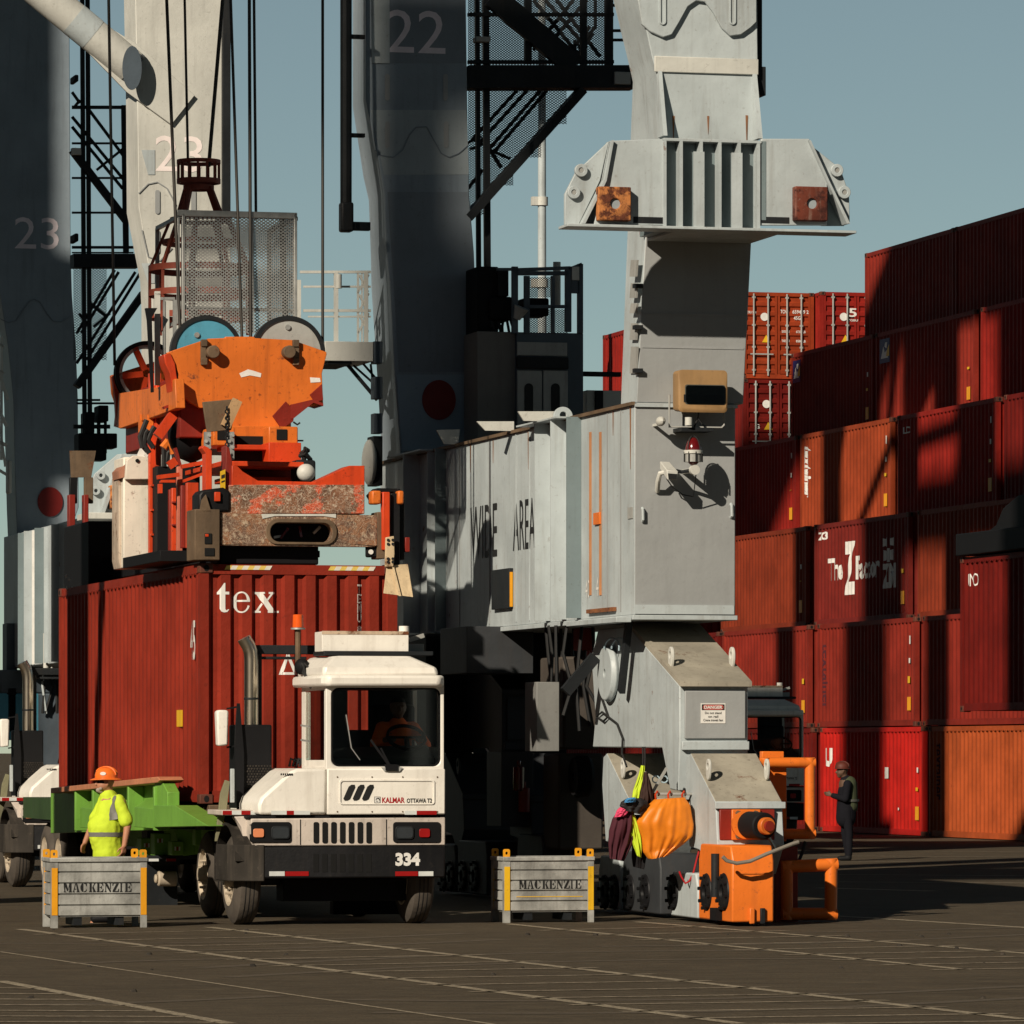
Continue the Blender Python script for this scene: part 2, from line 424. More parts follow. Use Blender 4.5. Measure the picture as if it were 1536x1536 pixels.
g = MB(); xs = [-4000, -60, -20, 20, 60, 4000]; ys = [-3000, 0, 40, 80, 160, 5000]
for i in range(5):
    for j in range(5): g.quad((xs[i], ys[j], 0), (xs[i+1], ys[j], 0), (xs[i+1], ys[j+1], 0), (xs[i], ys[j+1], 0))
tag(g.build('ground', ASPH), kind='structure')
def worn_line(name, col, cover):
    m, nt, bs = newmat(name); tc = _n(nt, 'ShaderNodeTexCoord'); vec = tc.outputs['Object']
    f = ramp(nt, noise(nt, vec, 7, 8, .75), cover-.10, cover+.08)
    f2 = ramp(nt, noise(nt, vec, 45, 3, .7), .36, .55)
    c = mixc(nt, f2, (.105,.078,.048), col); c = mixc(nt, f, c, (.092,.068,.041))
    nt.links.new(c, bs.inputs['Base Color']); bs.inputs['Roughness'].default_value = .85
    return m
LINE = worn_line('worn_lane_paint', (.40, .335, .235), .57); HATCH = worn_line('faded_hatch_paint', (.34, .28, .195), .53)
def gp(px, py):
    Y = FOC*EYE/(py-YH); return Vector(((px-CX)*Y/FOC, Y, 0))
def ground_line(mb, a, b, w):
    a, b = gp(*a), gp(*b); d = (b-a).normalized(); n = Vector((-d.y, d.x, 0))*w/2
    z = Vector((0, 0, .004)); N = max(1, int((b-a).length/2))
    for i in range(N):
        p, q = a.lerp(b, i/N), a.lerp(b, (i+1)/N)
        mb.quad(p-n+z, q-n+z, q+n+z, p+n+z)
mb = MB()
for a, b, wd in (((30,1394),(1110,1536),.13), ((312,1391),(1536,1529),.13), ((0,1472),(345,1536),.13), ((0,1428),(740,1537),.05),
                 ((760,1386),(1450,1455),.12), ((955,1383),(1560,1432),.13), ((1250,1374),(1560,1393),.15), ((1230,1332),(1400,1337),.3)):
    ground_line(mb, a, b, wd)
tag(mb.build('lane_markings', LINE, recalc=False), kind='structure')
mb = MB()
def hatch(l1, l2, y0, y1, n, over=0):
    for k in range(n):
        y = y0*(y1/y0)**(k/(n-1)) if over == 0 else y0+(y1-y0)*k/(n-1)
        xa = l1[0][0]+(y-l1[0][1])*(l1[1][0]-l1[0][0])/(l1[1][1]-l1[0][1])
        xb = l2[0][0]+(y+3-l2[0][1])*(l2[1][0]-l2[0][0])/(l2[1][1]-l2[0][1])
        ground_line(mb, (xb+1, y-2), (xa-2, y+5), .14)
hatch(((30,1394),(1110,1536)), ((312,1391),(1536,1529)), 1397, 1533, 15)
hatch(((760,1386),(1450,1455)), ((955,1383),(1560,1432)), 1391, 1450, 9)
for k in range(7): ground_line(mb, (-20, 1482+k*8.5), (10+(1482+k*8.5-1474)*5.3, 1483+k*8.5), .13)
for k, (y, x0, x1) in enumerate(((1276,1210,1540),(1284,1230,1540),(1292,1240,1540),(1301,1255,1540),(1312,1258,1540),(1323,1258,1540))):
    ground_line(mb, (x0, y), (x1, y+2), .22)
tag(mb.build('hatch_markings', HATCH, recalc=False), kind='structure')

TYRE = worn_line('tyre_mark_on_asphalt', (.045, .034, .022), .50)
mb = MB()
for k, (x0, y0, x1, y1, bend) in enumerate(((-40,1415,700,1400,6),(-20,1427,760,1409,6),(300,1452,1200,1426,-8),(340,1466,1260,1438,-8),(900,1420,1560,1401,4),(520,1500,1560,1478,10),(560,1519,1560,1496,10),(-20,1508,420,1494,3),(980,1400,1560,1390,3),(100,1446,560,1440,-4))):
    n = 18; pts = []
    for i in range(n+1):
        t = i/n; pts.append(gp(x0+(x1-x0)*t, y0+(y1-y0)*t+bend*math.sin(math.pi*t)))
    for p, q in zip(pts, pts[1:]):
        d = (q-p).normalized(); nn = Vector((-d.y, d.x, 0))*.11; z = Vector((0,0,.002+.0001*k)); mb.quad(p-nn+z, q-nn+z, q+nn+z, p+nn+z)
tag(mb.build('tyre_marks', TYRE, recalc=False), kind='structure')

# ================================================================ shipping containers
def corr(p, d, w=(.26, .24, .26, .24)):
    """trapezoid corrugation of pitch p and depth d: depth at t"""
    a, b, c = w[0]*p, (w[0]+w[1])*p, (w[0]+w[1]+w[2])*p
    def fn(t):
        r = t % p
        if r < a: return 0.0
        if r < b: return d*(r-a)/(b-a)
        if r < c: return d
        return d*(1-(r-c)/(p-c))
    brk = lambda lo, hi: sorted(k*p+e for k in range(int(lo/p)-1, int(hi/p)+2) for e in (0, a, b, c) if lo < k*p+e < hi)
    return fn, brk
SIDE_FN, SIDE_BRK = corr(.278, .036)
END_FN, END_BRK = corr(.262, .055, (.44, .14, .28, .14))
def redpaint(name, c, rust=.17): return paint(name, c, .6, .2, .2, dirt=(.05,.014,.010), chips=.35, rust=rust, rustcol=(.075,.018,.010), scale=.9, spec=.12, bump=.05)
CP = dict(tex=redpaint('brick_red_container_paint', (.215,.0235,.012)), red=redpaint('bright_red_container_paint', (.42,.014,.010)), orange=redpaint('orange_container_paint', (.34,.066,.018)),
          brown=redpaint('orange_brown_container_paint', (.19,.029,.0115)), ochre=redpaint('dull_orange_container_paint', (.27,.045,.015)), maroon=redpaint('maroon_container_paint', (.155,.017,.0125)), brick=redpaint('dull_red_container_paint', (.195,.020,.012)),
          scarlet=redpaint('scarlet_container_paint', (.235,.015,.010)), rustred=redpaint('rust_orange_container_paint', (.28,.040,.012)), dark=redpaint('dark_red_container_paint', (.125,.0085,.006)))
CAST = paint('worn_corner_casting', (.10,.028,.016), .7, .3, .3, chips=.5, rust=.35)
SLOT = plain('dark_opening', (.006,.006,.006), .9)
TAPE_Y = plain('yellow_warning_tape', (.70,.50,.12), .5); TAPE_W = plain('white_warning_tape', (.68,.64,.55), .5)
def container(label, fr, L, col, Hh=2.59, W=2.44, front='end', group=None, stripes=False):
    root = thing('shipping_container', label, 'container', fr, group); m = CP[col]
    zb, zt = .16, Hh-.11
    for x in (0, W-.11):
        for y in (.0, L-.15):
            f = MB(); f.box(x, x+.11, y+.012, y+.15-.012, .118, Hh-.118); f.build('corner_post', m, root)
        for z0, z1, nm in ((.02, zb, 'bottom_rail'), (zt, Hh-.012, 'top_rail')):
            f = MB(); f.box(x+.012, x+.098, .178, L-.178, z0, z1); f.build(nm, m, root)
    for y in (.012, L-.112):
        for z0, z1, nm in ((.02, zb, 'bottom_rail'), (zt-.02, Hh-.012, 'top_rail')):
            f = MB(); f.box(.162, W-.162, y, y+.10, z0, z1); f.build(nm, m, root)
    for x in (0, W-.162):
        for y in (0, L-.178):
            for z in (0, Hh-.118):
                c = MB(); c.box(x-.004*(x==0), x+.162+.004*(x>0), y-.004*(y==0), y+.178+.004*(y>0), z, z+.118)
                cc = c.build('corner_casting', [CAST, SLOT], root, bev=.012)
                if y == 0 or x == 0:
                    h = MB()
                    if y == 0: h.prism(circ(x+.08, z+.06, .032, 12, .042), 'y', -.0065, -.002)
                    else: h.prism(circ(y+.09, z+.06, .042, 12, .032), 'x', -.0065, -.002)
                    h.build('hole', SLOT, cc)
    # corrugated sides
    ys = [.15]+SIDE_BRK(.15, L-.15)+[L-.15]
    for x0, sg in ((.014, 1), (W-.014, -1)):
        s = MB(); s.strip([(x0+sg*SIDE_FN(y), y, zb-.01) for y in ys], [(x0+sg*SIDE_FN(y), y, zt+.01) for y in ys])
        s.build('side_panel', m, root, recalc=False, flat=True)
    lip = MB(); comb = []; y = .3                         # little scallops below the top rail, above every recess
    while y < L-.3:
        comb += [(y, zt-.006), (y, zt-.024), (y+.07, zt-.024), (y+.07, zt-.006)]; y += .139
    lip.prism(comb+[(L-.2, zt-.006), (L-.2, zt+.004), (.2, zt+.004), (.2, zt-.006)], 'x', .004, .011); lip.build('rail_flashing', m, root)
    xs_ = [.11]+END_BRK(.11, W-.11)+[W-.11]
    r = MB(); r.quad((.1,.1,Hh-.03), (W-.1,.1,Hh-.03), (W-.1,L-.1,Hh-.03), (.1,L-.1,Hh-.03))
    r.build('roof', m, root, recalc=False); r = MB()
    r.quad((.1,.1,.1), (W-.1,.1,.1), (W-.1,L-.1,.1), (.1,L-.1,.1)); r.build('floor', m, root, recalc=False)
    e = MB(); e.strip([(x, L-.03-END_FN(x), zb) for x in xs_], [(x, L-.03-END_FN(x), zt) for x in xs_]); e.build('rear_panel', m, root, recalc=False, flat=True)
    if front == 'end':
        e = MB(); e.strip([(x, .022+END_FN(x), zb-.01) for x in xs_], [(x, .022+END_FN(x), zt) for x in xs_])
        e.build('end_panel', m, root, recalc=False, flat=True)
    else:
        for sgn, x0, x1 in ((0, .115, W/2-.012), (1, W/2+.012, W-.115)):
            d = MB(); nz = 8; rows = []
            for i in range(nz):
                z0 = zb+.02+i*(zt-zb-.04)/nz; dz = (zt-zb-.04)/nz
                rows += [(z0, .03), (z0+dz*.35, .03), (z0+dz*.5, .075), (z0+dz*.85, .075)]
            rows.append((zt-.02, .03))
            d.strip([(x0+.07, yy, z) for z, yy in rows], [(x1-.07, yy, z) for z, yy in rows])
            for a, b in ((x0, x0+.07), (x1-.07, x1)): d.box(a, b, .02, .06, zb, zt)
            door = d.build('door', m, root, recalc=False, flat=True)
            for xr in (x0+.30, x0+.78):
                k = MB(); k.cyl((xr, -.015, zb-.05), (xr, -.015, zt+.05), .028, n=8)
                for z in (zb+.1, 1.0, 1.7, zt-.1): k.box(xr-.05, xr+.05, -.03, .03, z, z+.06)
                k.build('lock_rod', M['greyplate'], door)
            k = MB(); k.box(x0+.18, x0+.95, -.035, -.02, .78, .82); k.build('handle', M['greyplate'], door)
    if stripes:
        for x0 in (.30, W-.86):
            yy = MB(); ww = MB()
            for i in range(8):
                xx = x0+i*.07; (yy if i % 2 == 0 else ww).hexa([(xx,.005,zt+.035),(xx+.07,.005,zt+.035),(xx+.07,.0105,zt+.035),(xx,.0105,zt+.035)], [(xx+.03,.005,zt+.085),(xx+.10,.005,zt+.085),(xx+.10,.0105,zt+.085),(xx+.03,.0105,zt+.085)])
            yy.build('warning_stripes', TAPE_Y, root); ww.build('warning_stripes', TAPE_W, root)
    return root
def side_marks(root, L, marks):
    """small painted marks and plates on the left side: (y left, y right, z0, z1, material)"""
    for i, (a, b, z0, z1, mt) in enumerate(marks):
        k = MB(); k.box(.003, .012, b, a, z0, z1); k.build('marking', M[mt] if isinstance(mt, str) else mt, root)

# ---- the container on the trailer
K = Fr(300, 64.2, 0)
zc = K.z(1206, 0, 0); KL = K.v(88, 0); KC = K.sub(0, 0, zc)
TEX = container('brick red container lettered tex on the green trailer behind the white tractor', KC, KL, 'tex', 2.90, stripes=True)
T_ = [[(.05,.0),(.30,.0),(.30,.12),(.2,.1),(.2,.62),(.36,.62),(.36,.72),(.2,.72),(.2,1.0),(-.08,.66),(-.08,.62),(.05,.62)]]
def poly_tex():
    P = []
    P.append([(.10,.12),(.16,.03),(.28,0),(.42,.02),(.50,.10),(.46,.11),(.38,.07),(.33,.12),(.33,.60),(.50,.60),(.50,.69),(.33,.69),(.33,.98),(.28,.98),(.0,.66),(.0,.60),(.10,.60)])
    cx, cz, n = 1.05, .345, 40                              # e: a heavy ring open at the lower right, with a crossbar
    ring_ = []
    for i in range(n):
        t0, t1 = R(5+335*i/n), R(5+335*(i+1)/n)
        th = lambda t: .055+.11*abs(math.cos(t))**1.5*(1 if math.cos(t) < 0 else .75)*(1 if math.sin(t) > -.2 or math.cos(t) < 0 else .45)
        o = lambda t: (cx+.36*math.cos(t), cz+.355*math.sin(t)); i_ = lambda t: (cx+(.36-th(t))*math.cos(t), cz+(.355-.045-.02*abs(math.cos(t)))*math.sin(t))
        P.append([o(t0), o(t1), i_(t1), i_(t0)])
    P.append([(.80,.36),(1.40,.36),(1.40,.42),(.80,.42)])
    P.append([(1.62,.69),(1.62,.63),(1.72,.61),(2.20,.06),(2.18,.06),(2.18,0),(2.56,0),(2.56,.06),(2.48,.07),(1.98,.63),(2.06,.63),(2.06,.69)])
    P.append([(2.22,.69),(2.22,.63),(2.30,.62),(2.12,.42),(2.16,.37),(2.40,.62),(2.50,.63),(2.50,.69)])
    P.append([(1.60,0),(1.60,.06),(1.70,.07),(1.93,.33),(1.97,.28),(1.82,.07),(1.90,.06),(1.90,0)])
    P.append([(2.62,0),(2.70,0),(2.70,.07),(2.62,.07)])
    return P
dr = (END_BRK(0, 2.44), lambda x: END_FN(x)-.004)
fp = lambda px, py, y=0: KC.p(px, py, y)
a = fp(327, 919); b = fp(420, 875)
letter(polyglyphs(poly_tex()), a[0], b[0], a[1], b[1], .022, M['letter'], TEX, 'lettering', drape=dr)
for i, ch in enumerate('TEMU8'):
    a = fp(536.5, 890+i*14.6, 0); b = fp(544, 876.5+i*14.6+(3.5 if i == 4 else 0), 0)
    letter(glyphs(ch, .03), a[0], b[0], a[1], b[1], .022, M['letter'], TEX, 'lettering', drape=dr)
a = fp(420, 1012); b = fp(447, 981)
letter(polyglyphs([[(0,0),(1,0),(1,.12),(.18,.12),(.18,0)],[(0,.0),(.2,0),(.55,.9),(.42,1)],[(.9,0),(1.1,0),(.58,1),(.44,.9)]]), a[0], b[0], a[1], b[1], .022, M['letter'], TEX, 'marking', drape=dr)
def sidey(px): return KC.v(px, 0)
y0, y1 = sidey(284), sidey(291)
letter(glyphs('45', .02), y0, y1, KC.z(990,0,.5), KC.z(930,0,.5), .014, M['letter'], TEX, 'lettering', face='side')
side_marks(TEX, KL, [(sidey(264.5), sidey(272.5), KC.z(1090,0,1.4), KC.z(1065,0,1.4), 'yellow')])

# ---- the stacks on the right
G = 'shipping containers stacked in the yard'
TH = 2.59
rows = [
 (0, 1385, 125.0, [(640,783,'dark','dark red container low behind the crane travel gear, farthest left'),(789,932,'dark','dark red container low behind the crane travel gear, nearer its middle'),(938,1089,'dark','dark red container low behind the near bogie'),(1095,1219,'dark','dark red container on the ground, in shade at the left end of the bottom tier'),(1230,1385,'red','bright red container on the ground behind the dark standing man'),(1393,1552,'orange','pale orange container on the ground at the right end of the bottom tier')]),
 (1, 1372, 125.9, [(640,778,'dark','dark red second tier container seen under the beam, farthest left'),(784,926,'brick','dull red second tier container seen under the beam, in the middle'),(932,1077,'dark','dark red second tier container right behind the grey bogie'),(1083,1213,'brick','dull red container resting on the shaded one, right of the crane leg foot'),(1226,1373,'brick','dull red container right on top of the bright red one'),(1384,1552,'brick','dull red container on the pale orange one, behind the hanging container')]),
 (2, 1365, 128.4, [(1081,1209,'brown','orange brown container in third tier beside the grey crane leg'),(1221,1363,'maroon','maroon container with large white lettering and a ZIM mark'),(1376,1552,'brown','orange brown container behind the black spreader at the right edge')]),
 (3, 1340, 133.2, [(1066,1194,'scarlet','scarlet container of the fourth tier touching the crane leg outline'),(1200,1337,'ochre','orange container with upright white script at its left end'),(1346,1495,'scarlet','red container with short white letters, right of the orange one with script'),(1506,1662,'dark','dark red container cut off by the right edge of the fourth tier')]),
 (4, 1315, 139.6, [(1187,1309,'brick','red container with a blue and white emblem, left one of two'),(1313,1462,'brick','red container with a blue and white emblem, right one of two'),(1471,1622,'scarlet','red container cut off by the right edge, fifth tier')]),
 (5, 1298, 145.0, [(1297,1430,'brick','topmost container standing against the sky, left one of two'),(1432,1590,'brick','topmost container at the upper right edge')]),
]
STACK = {}
for t, pr, Yr, items in rows:
    f = Fr(pr, Yr, t*TH)
    for i, (pl, pR, col, lab) in enumerate(items):
        yn, yf = f.v(pR), f.v(pl); fr = f.sub(0, yn)
        STACK[(t, i-3 if t < 2 else i)] = (container(lab, fr, yf-yn, col, TH, group=G), fr, yf-yn)
def sideletters(key, bm, pl, pt, pr, pb, mat='letter', name='lettering'):
    root, fr, L = STACK[key]
    yl, yr = fr.v(pl), fr.v(pr); ym = (yl+yr)/2
    return letter(bm, yl, yr, fr.z(pb, 0, ym), fr.z(pt, 0, ym), .014, M[mat], root, name, 'side', drape=(SIDE_BRK(0, L), lambda y: SIDE_FN(y)-.004))
def rot90(bm, s=1):
    for v in bm.verts: v.co = (-s*v.co.y, s*v.co.x, 0)
    return bm
k = (2, 1)
sideletters(k, glyphs('The', .03), 1241, 837, 1263, 871)
sideletters(k, glyphs('Z', .05), 1266, 812, 1280, 892)
sideletters(k, glyphs('Factor', .03), 1283, 832, 1317, 868)
sideletters(k, glyphs('ZIM', .05), 1323, 845, 1342, 882)
star = [[(0,.72),(.36,.6),(.64,.6),(1,.72),(1,1),(.64,.9),(.36,.9),(0,1)],[(0,.0),(.36,.12),(.64,.12),(1,0),(1,.28),(.64,.4),(.36,.4),(0,.28)],[(.44,.4),(.56,.4),(.56,.6),(.44,.6)]]
sideletters(k, polyglyphs([[(0,.62),(.3,.68),(.42,.62),(.42,1),(.3,.94),(0,1)],[(.58,.62),(.7,.68),(1,.62),(1,1),(.7,.94),(.58,1)],[(.15,.06),(.42,.12),(.42,.44),(.15,.5)],[(.58,.12),(.85,.06),(.85,.5),(.58,.44)],[(.45,0),(.55,0),(.55,.56),(.45,.56)]]), 1322, 806, 1340, 843, name='emblem')
sideletters(k, glyphs('ZC3', .04), 1227, 798, 1239, 810)
sideletters((3, 1), rot90(glyphs('textainer', .05, shear=.3), -1), 1204, 669, 1214, 748)
sideletters((3, 2), glyphs('LD', .03), 1354, 640, 1364, 650)
sideletters((1, 1), rot90(glyphs('textainer', .02), -1), 1233, 965, 1240, 1065, 'maroon')
sideletters((0, 2), rot90(glyphs('textainer', .02), -1), 1402, 1115, 1410, 1200, 'maroon')
sideletters((0, 1), glyphs('U', .08), 1236, 1122, 1246, 1150)
for key, pl, pr, pt, pb in (((4, 0), 1189, 1200, 542, 575), ((4, 1), 1319, 1334, 510, 546)):
    root, fr, L = STACK[key]; yl, yr = fr.v(pl), fr.v(pr); z0, z1 = fr.z(pb, 0, yl), fr.z(pt, 0, yl)
    p = MB(); p.box(.004, .012, yr, yl, z0, z1); p.build('emblem_panel', plain('dark_blue_panel', (.01,.02,.10), .5), root)
    letter(polyglyphs([[(0,0),(1,0),(.8,.5),(.55,.35),(.35,.8),(.2,.45)],[(.5,.75),(.8,.6),(.9,1),(.6,1)]]), yl-(yl-yr)*.15, yl-(yl-yr)*.85, z0+.12, z1-.1, .001, M['letter'], root, 'emblem', 'side')
    letter(polyglyphs([[(0,0),(1,0),(1,1),(.4,.6)]]), yl-(yl-yr)*.65, yl-(yl-yr)*.98, z0+.16, z1-.16, 0, M['yellow'], root, 'emblem', 'side')
rnd = random.Random(3)
for key, (root, fr, L) in STACK.items():
    if key[0] == 5: continue
    side_marks(root, L, [(.62, .38, .38, .70, 'yellow2'), (.58, .44, 1.02+rnd.random()*.2, 1.13+rnd.random()*.12, 'yellow'), (.50, .42, 1.5, 1.62, 'letter'), (.46, .40, 1.9+rnd.random()*.2, 2.15, 'letter')][:rnd.choice((2, 3, 4))])
for key in ((0, 1), (1, 1), (2, 1), (3, 1), (3, 0), (2, 0)):
    root, fr, L = STACK[key]
    letter(glyphs('45G1' if key[0] % 2 else '22G1', .02), .55, 1.35, 1.72, 1.95, .018, M['letter'], root, 'lettering', drape=(END_BRK(0, 2.44), lambda x: END_FN(x)-.004))
# scuffs on the bright red container
side_marks(STACK[(0,1)][0], 5, [(2.9, 2.65, 1.35, 1.62, 'letter'), (1.9, 1.85, .6, .66, 'letter')])

# ---- far stack with its doors to the camera
def door_unit(px0, py, Y, z_h, col, lab, txt):
    f0 = Fr(px0, Y); zt_ = f0.z(py); f = f0.sub(0, 0, zt_-z_h); r = container(lab, f, 9.0, col, z_h, front='door', group='far containers with doors facing the camera')
    for i, (s, x0, x1, z0, z1, mt) in enumerate(txt):
        letter(glyphs(s, .02), x0, x1, z0, z1, .018, M[mt], r, 'lettering')
    for (cx, cz, rr) in ((.78, 2.0, .13),):
        d = MB(); d.prism(circ(cx, cz, rr, 20), 'y', .012, .028); d.build('round_decal', M['letter'], r)
    d = MB(); d.prism([(.70,1.18),(.98,1.18),(.84,1.42)], 'y', .012, .028); d.build('warning_triangle', M['yellow'], r)
    d = MB(); d.box(1.92, 2.25, .012, .028, .45, .75); d.build('yellow_plate', M['yellow2'], r)
    return r
ids = [('TCNU', 1.32, 1.60, 2.12, 2.24, 'letter'), ('659449 2', 1.72, 2.26, 2.12, 2.24, 'letter'), ('45G1', 1.76, 2.04, 1.92, 2.04, 'letter'), ('GROSS 30480', 1.36, 1.62, 1.50, 1.58, 'letter'), ('67200 LB', 1.84, 2.16, 1.50, 1.58, 'letter'), ('TARE 3890', 1.36, 1.62, 1.20, 1.28, 'letter'), ('8580 LB', 1.84, 2.16, 1.20, 1.28, 'letter'), ('CRU 76.3', .2, .5, 2.1, 2.18, 'letter')]
door_unit(1112, 437, 171, 2.8, 'rustred', 'rust orange container with doors facing out, topmost beside the crane leg', ids)
door_unit(1231, 437, 171, 2.8, 'scarlet', 'red container with doors facing out, half hidden by the nearer stack', [('5', .95, 1.22, 2.0, 2.28, 'letter'), ('TGBU', .92, 1.26, 1.86, 1.93, 'letter'), ('TG', 2.0, 2.2, 2.12, 2.24, 'letter')])
door_unit(1115, 568, 171, 2.8, 'dark', 'dark red container with doors facing out, below the rust orange one', [('G', .4, .55, 1.2, 1.35, 'letter')])
fx = Fr(962, 150); zz = fx.z(585)
container('red container with a dark band in the gap left of the crane leg', fx.sub(0, 0, zz-1.2), fx.v(904), 'scarlet', 3.05, group='far containers with doors facing the camera')

_r = [o for o in COL.objects if o.get('label', '').startswith('red container with a dark band')][0]
for k in range(1, 6):
    c_ = copy_tree(_r); c_.location.z = _r.location.z-3.06*k; c_['label'] = 'red container of the pile carrying the one with a dark band'
    if c_.location.z < -.1:
        def _rm(o):
            for ch in [q for q in COL.objects if q.parent == o]: _rm(ch)
            bpy.data.objects.remove(o)
        _rm(c_)
# ---- container hanging from the handler at the right edge
HC = Fr(1440, 102.0); ynear = HC.v(1590); zb_ = HC.z(1068); hf = HC.sub(0, ynear, zb_)
HANG = container('deep red container held up in the air under the black spreader at the right edge', hf, -ynear, 'dark', HC.z(836)-zb_)
yl, yr = hf.v(1449), hf.v(1464)
letter(glyphs('UNO'[0:2]+'O', .0), yl, yr, hf.z(880, 0, yl), hf.z(861, 0, yl), .014, M['letter'], HANG, 'lettering', 'side', drape=(SIDE_BRK(0, 9), lambda y: SIDE_FN(y)-.004))
CH = thing('container_handler', 'black spreader and arm of a container handler at the right edge', 'container handler', HC.sub(0, 0, 0))
zt_ = HC.z(836)+.02
b = MB(); b.box(-.1, 2.5, ynear+.2, -.02, zt_, zt_+.42); b.build('spreader_beam', M['black'], CH, bev=.02)
b = MB(); b.prism([(ynear, zt_+.42), (-.6, zt_+.42), (-1.2, zt_+.55), (-1.6, zt_+.85), (-2.4, zt_+1.05), (ynear, zt_+1.15)], 'x', .3, 2.2); b.build('head_frame', M['black'], CH, bev=.02)
b = MB(); b.bar((1.3, ynear/2-.6, zt_+.9), (7.5, ynear/2-6.4, 2.6), .8, .9); b.build('boom', M['orange2'], CH, bev=.02)
b = MB(); b.box(5.5, 12, ynear/2-7.8, ynear/2-5.2, .9, 2.3); b.box(9.6, 11.6, ynear/2-7.4, ynear/2-5.6, 2.3, 3.4); b.build('body', M['orange2'], CH, bev=.05)
for xx in (6.3, 11.0):
    for yy in (ynear/2-7.9, ynear/2-5.6):
        b = MB(); b.lathe([(0,.35),(.5,.35),(.5,.75),(.42,.85),(.08,.85),(0,.75)], (xx, yy, .85), 'y', 28); b.build('wheel', M['tyre'], CH)
# ================================================================ ship-to-shore gantry cranes
def legmesh(F, levels, name, mats, parent, top=None, bev=.012, slim=None):
    """levels: (row, front-left px, front-right px, back-left px, front plane y)"""
    b = MB(); rings = []
    for py, fl, frr, bl, yf in levels:
        xl, xr = F.u(fl, yf), F.u(frr, yf); z = F.z(py, xl, yf); yb = max(F.v(bl, xl), yf+.15)
        rings.append([(xl,yf,z), (xr,yf,z), (xr,yb,z), (xl,yb,z)])
    if top:
        (x0,y0,z0), (x1,_,_), (x2,y2,_), _ = rings[0] if rings[0][0][2] > rings[-1][0][2] else rings[-1]
        r_ = [(x0-.2,y0-.1,top), (x1+.3,y0-.1,top), (x1+.3,y2+.4,top), (x0-.2,y2+.4,top)]
        if slim:
            xm, hw = (x0+x1)/2, slim/2; r_ = [(xm-hw,y0+.3,top), (xm+hw,y0+.3,top), (xm+hw,y0+.3+slim,top), (xm-hw,y0+.3+slim,top)]
            r2_ = [(q[0],q[1],max(z0+.5, 17.5)) for q in r_]
            rings = [r_, r2_]+rings if rings[0][0][2] > rings[-1][0][2] else rings+[r2_, r_]
        else: rings = [r_]+rings if rings[0][0][2] > rings[-1][0][2] else rings+[r_]
    b.loft(rings); o = b.build(name, mats, parent, bev=bev)
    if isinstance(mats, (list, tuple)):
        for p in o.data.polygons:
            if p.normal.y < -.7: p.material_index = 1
    return o
def lines(mb, F, y, segs, dep=None, dx=0):
    """flat-on bars given by their ends in the survey picture plane at depth y"""
    for s in segs:
        x1, y1, x2, y2, wpx = s[:5]; d = s[5] if len(s) > 5 else 0
        a = F.p3(x1, y1, y+d); b = F.p3(x2, y2, y+d); wd = wpx*F.wy(a[0], y)/FOC
        mb.bar(a, b, wd if dep is None else dep, wd) if abs(x2-x1) >= abs(y2-y1) else mb.bar(a, b, wd, wd if dep is None else dep)
def plate(F, pts, y0, y1, name, mat, parent, bev=0.0, plane=None):
    b = MB(); b.prism(F.P(pts, y0 if plane is None else plane), 'y', y0, y1); return b.build(name, mat, parent, bev=bev)
def sideplate(F, pts, x0, x1, name, mat, parent, bev=0.0):
    b = MB(); b.prism(F.Q(pts, x0), 'x', x0, x1); return b.build(name, mat, parent, bev=bev)
def pbox(mb, F, x0, y0, x1, y1, ya, yb):
    """box whose front face at plane ya spans the survey rectangle"""
    a = F.p(x0, y1, ya); b = F.p(x1, y0, ya); mb.box(a[0], b[0], ya, yb, a[1], b[1])
def pb(F, x0, y0, x1, y1, ya, yb, name, mat, parent, bev=.008):
    b = MB(); pbox(b, F, x0, y0, x1, y1, ya, yb); return b.build(name, mat, parent, bev=bev)

C = Fr(952, 64.0)
CR = thing('gantry_crane', 'pale grey gantry crane numbered 22 with the flanged bracket, floodlight and orange bogies', 'crane', C)
TWO = [M['crane'], M['crane_grey']]
yD = 12.6
# ---- sill beam along the rail
xw = C.u(1103, 0); zs0, zs1 = C.z(922, 0, 0), C.z(604, 0, 0)
b = MB(); b.box(0, xw, 0, yD+1.2, zs0, zs1); sill = b.build('sill_beam', TWO, CR, bev=.012)
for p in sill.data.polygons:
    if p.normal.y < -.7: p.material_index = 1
b = MB(); b.box(-.03, xw+.02, -.03, yD+1.3, zs0-.06, zs0-.003); b.build('bottom_flange', M['crane'], sill, bev=.006)
b = MB(); b.box(-.04, 0, -.02, yD+1.1, zs1-.03, zs1+.012); b.build('top_flange', M['brown'], sill)
TEAL = paint('teal_grey_web_plate', (.17,.215,.225), .5, .08, .15)
for px0, px1, mt in ((605, 630, M['crane']), (641, 653, M['crane']), (653, 669, TEAL), (802, 826, M['crane']), (826, 850, M['crane']), (850, 872, TEAL)):        # upright stiffener plates on the left side
    y = C.v(px1, 0); w_ = max(-.30, C.u(px0, y))
    st = MB(); st.box(w_, -.002, y, y+.025, zs0+.02, zs1-.02); st.build('stiffener', mt, sill)
st = MB(); st.box(-.23, -.003, C.v(860, 0), C.v(800, 0), zs1-.012, zs1+.008); st.build('cap_plate', M['crane'], sill)
st = MB(); st.box(-.23, -.003, C.v(654, 0), C.v(604, 0), zs1-.012, zs1+.008); st.build('cap_plate', M['crane'], sill)
for px in (690, 735, 912, 932):
    y = C.v(px, 0); st = MB(); st.box(-.008, -.002, y, y+.03, zs0+.05, zs1-.05); st.build('weld_seam', M['crane_grey'], sill)
RUN = paint('rust_run', (.24,.11,.05), .85, .3, .3, rust=.3)
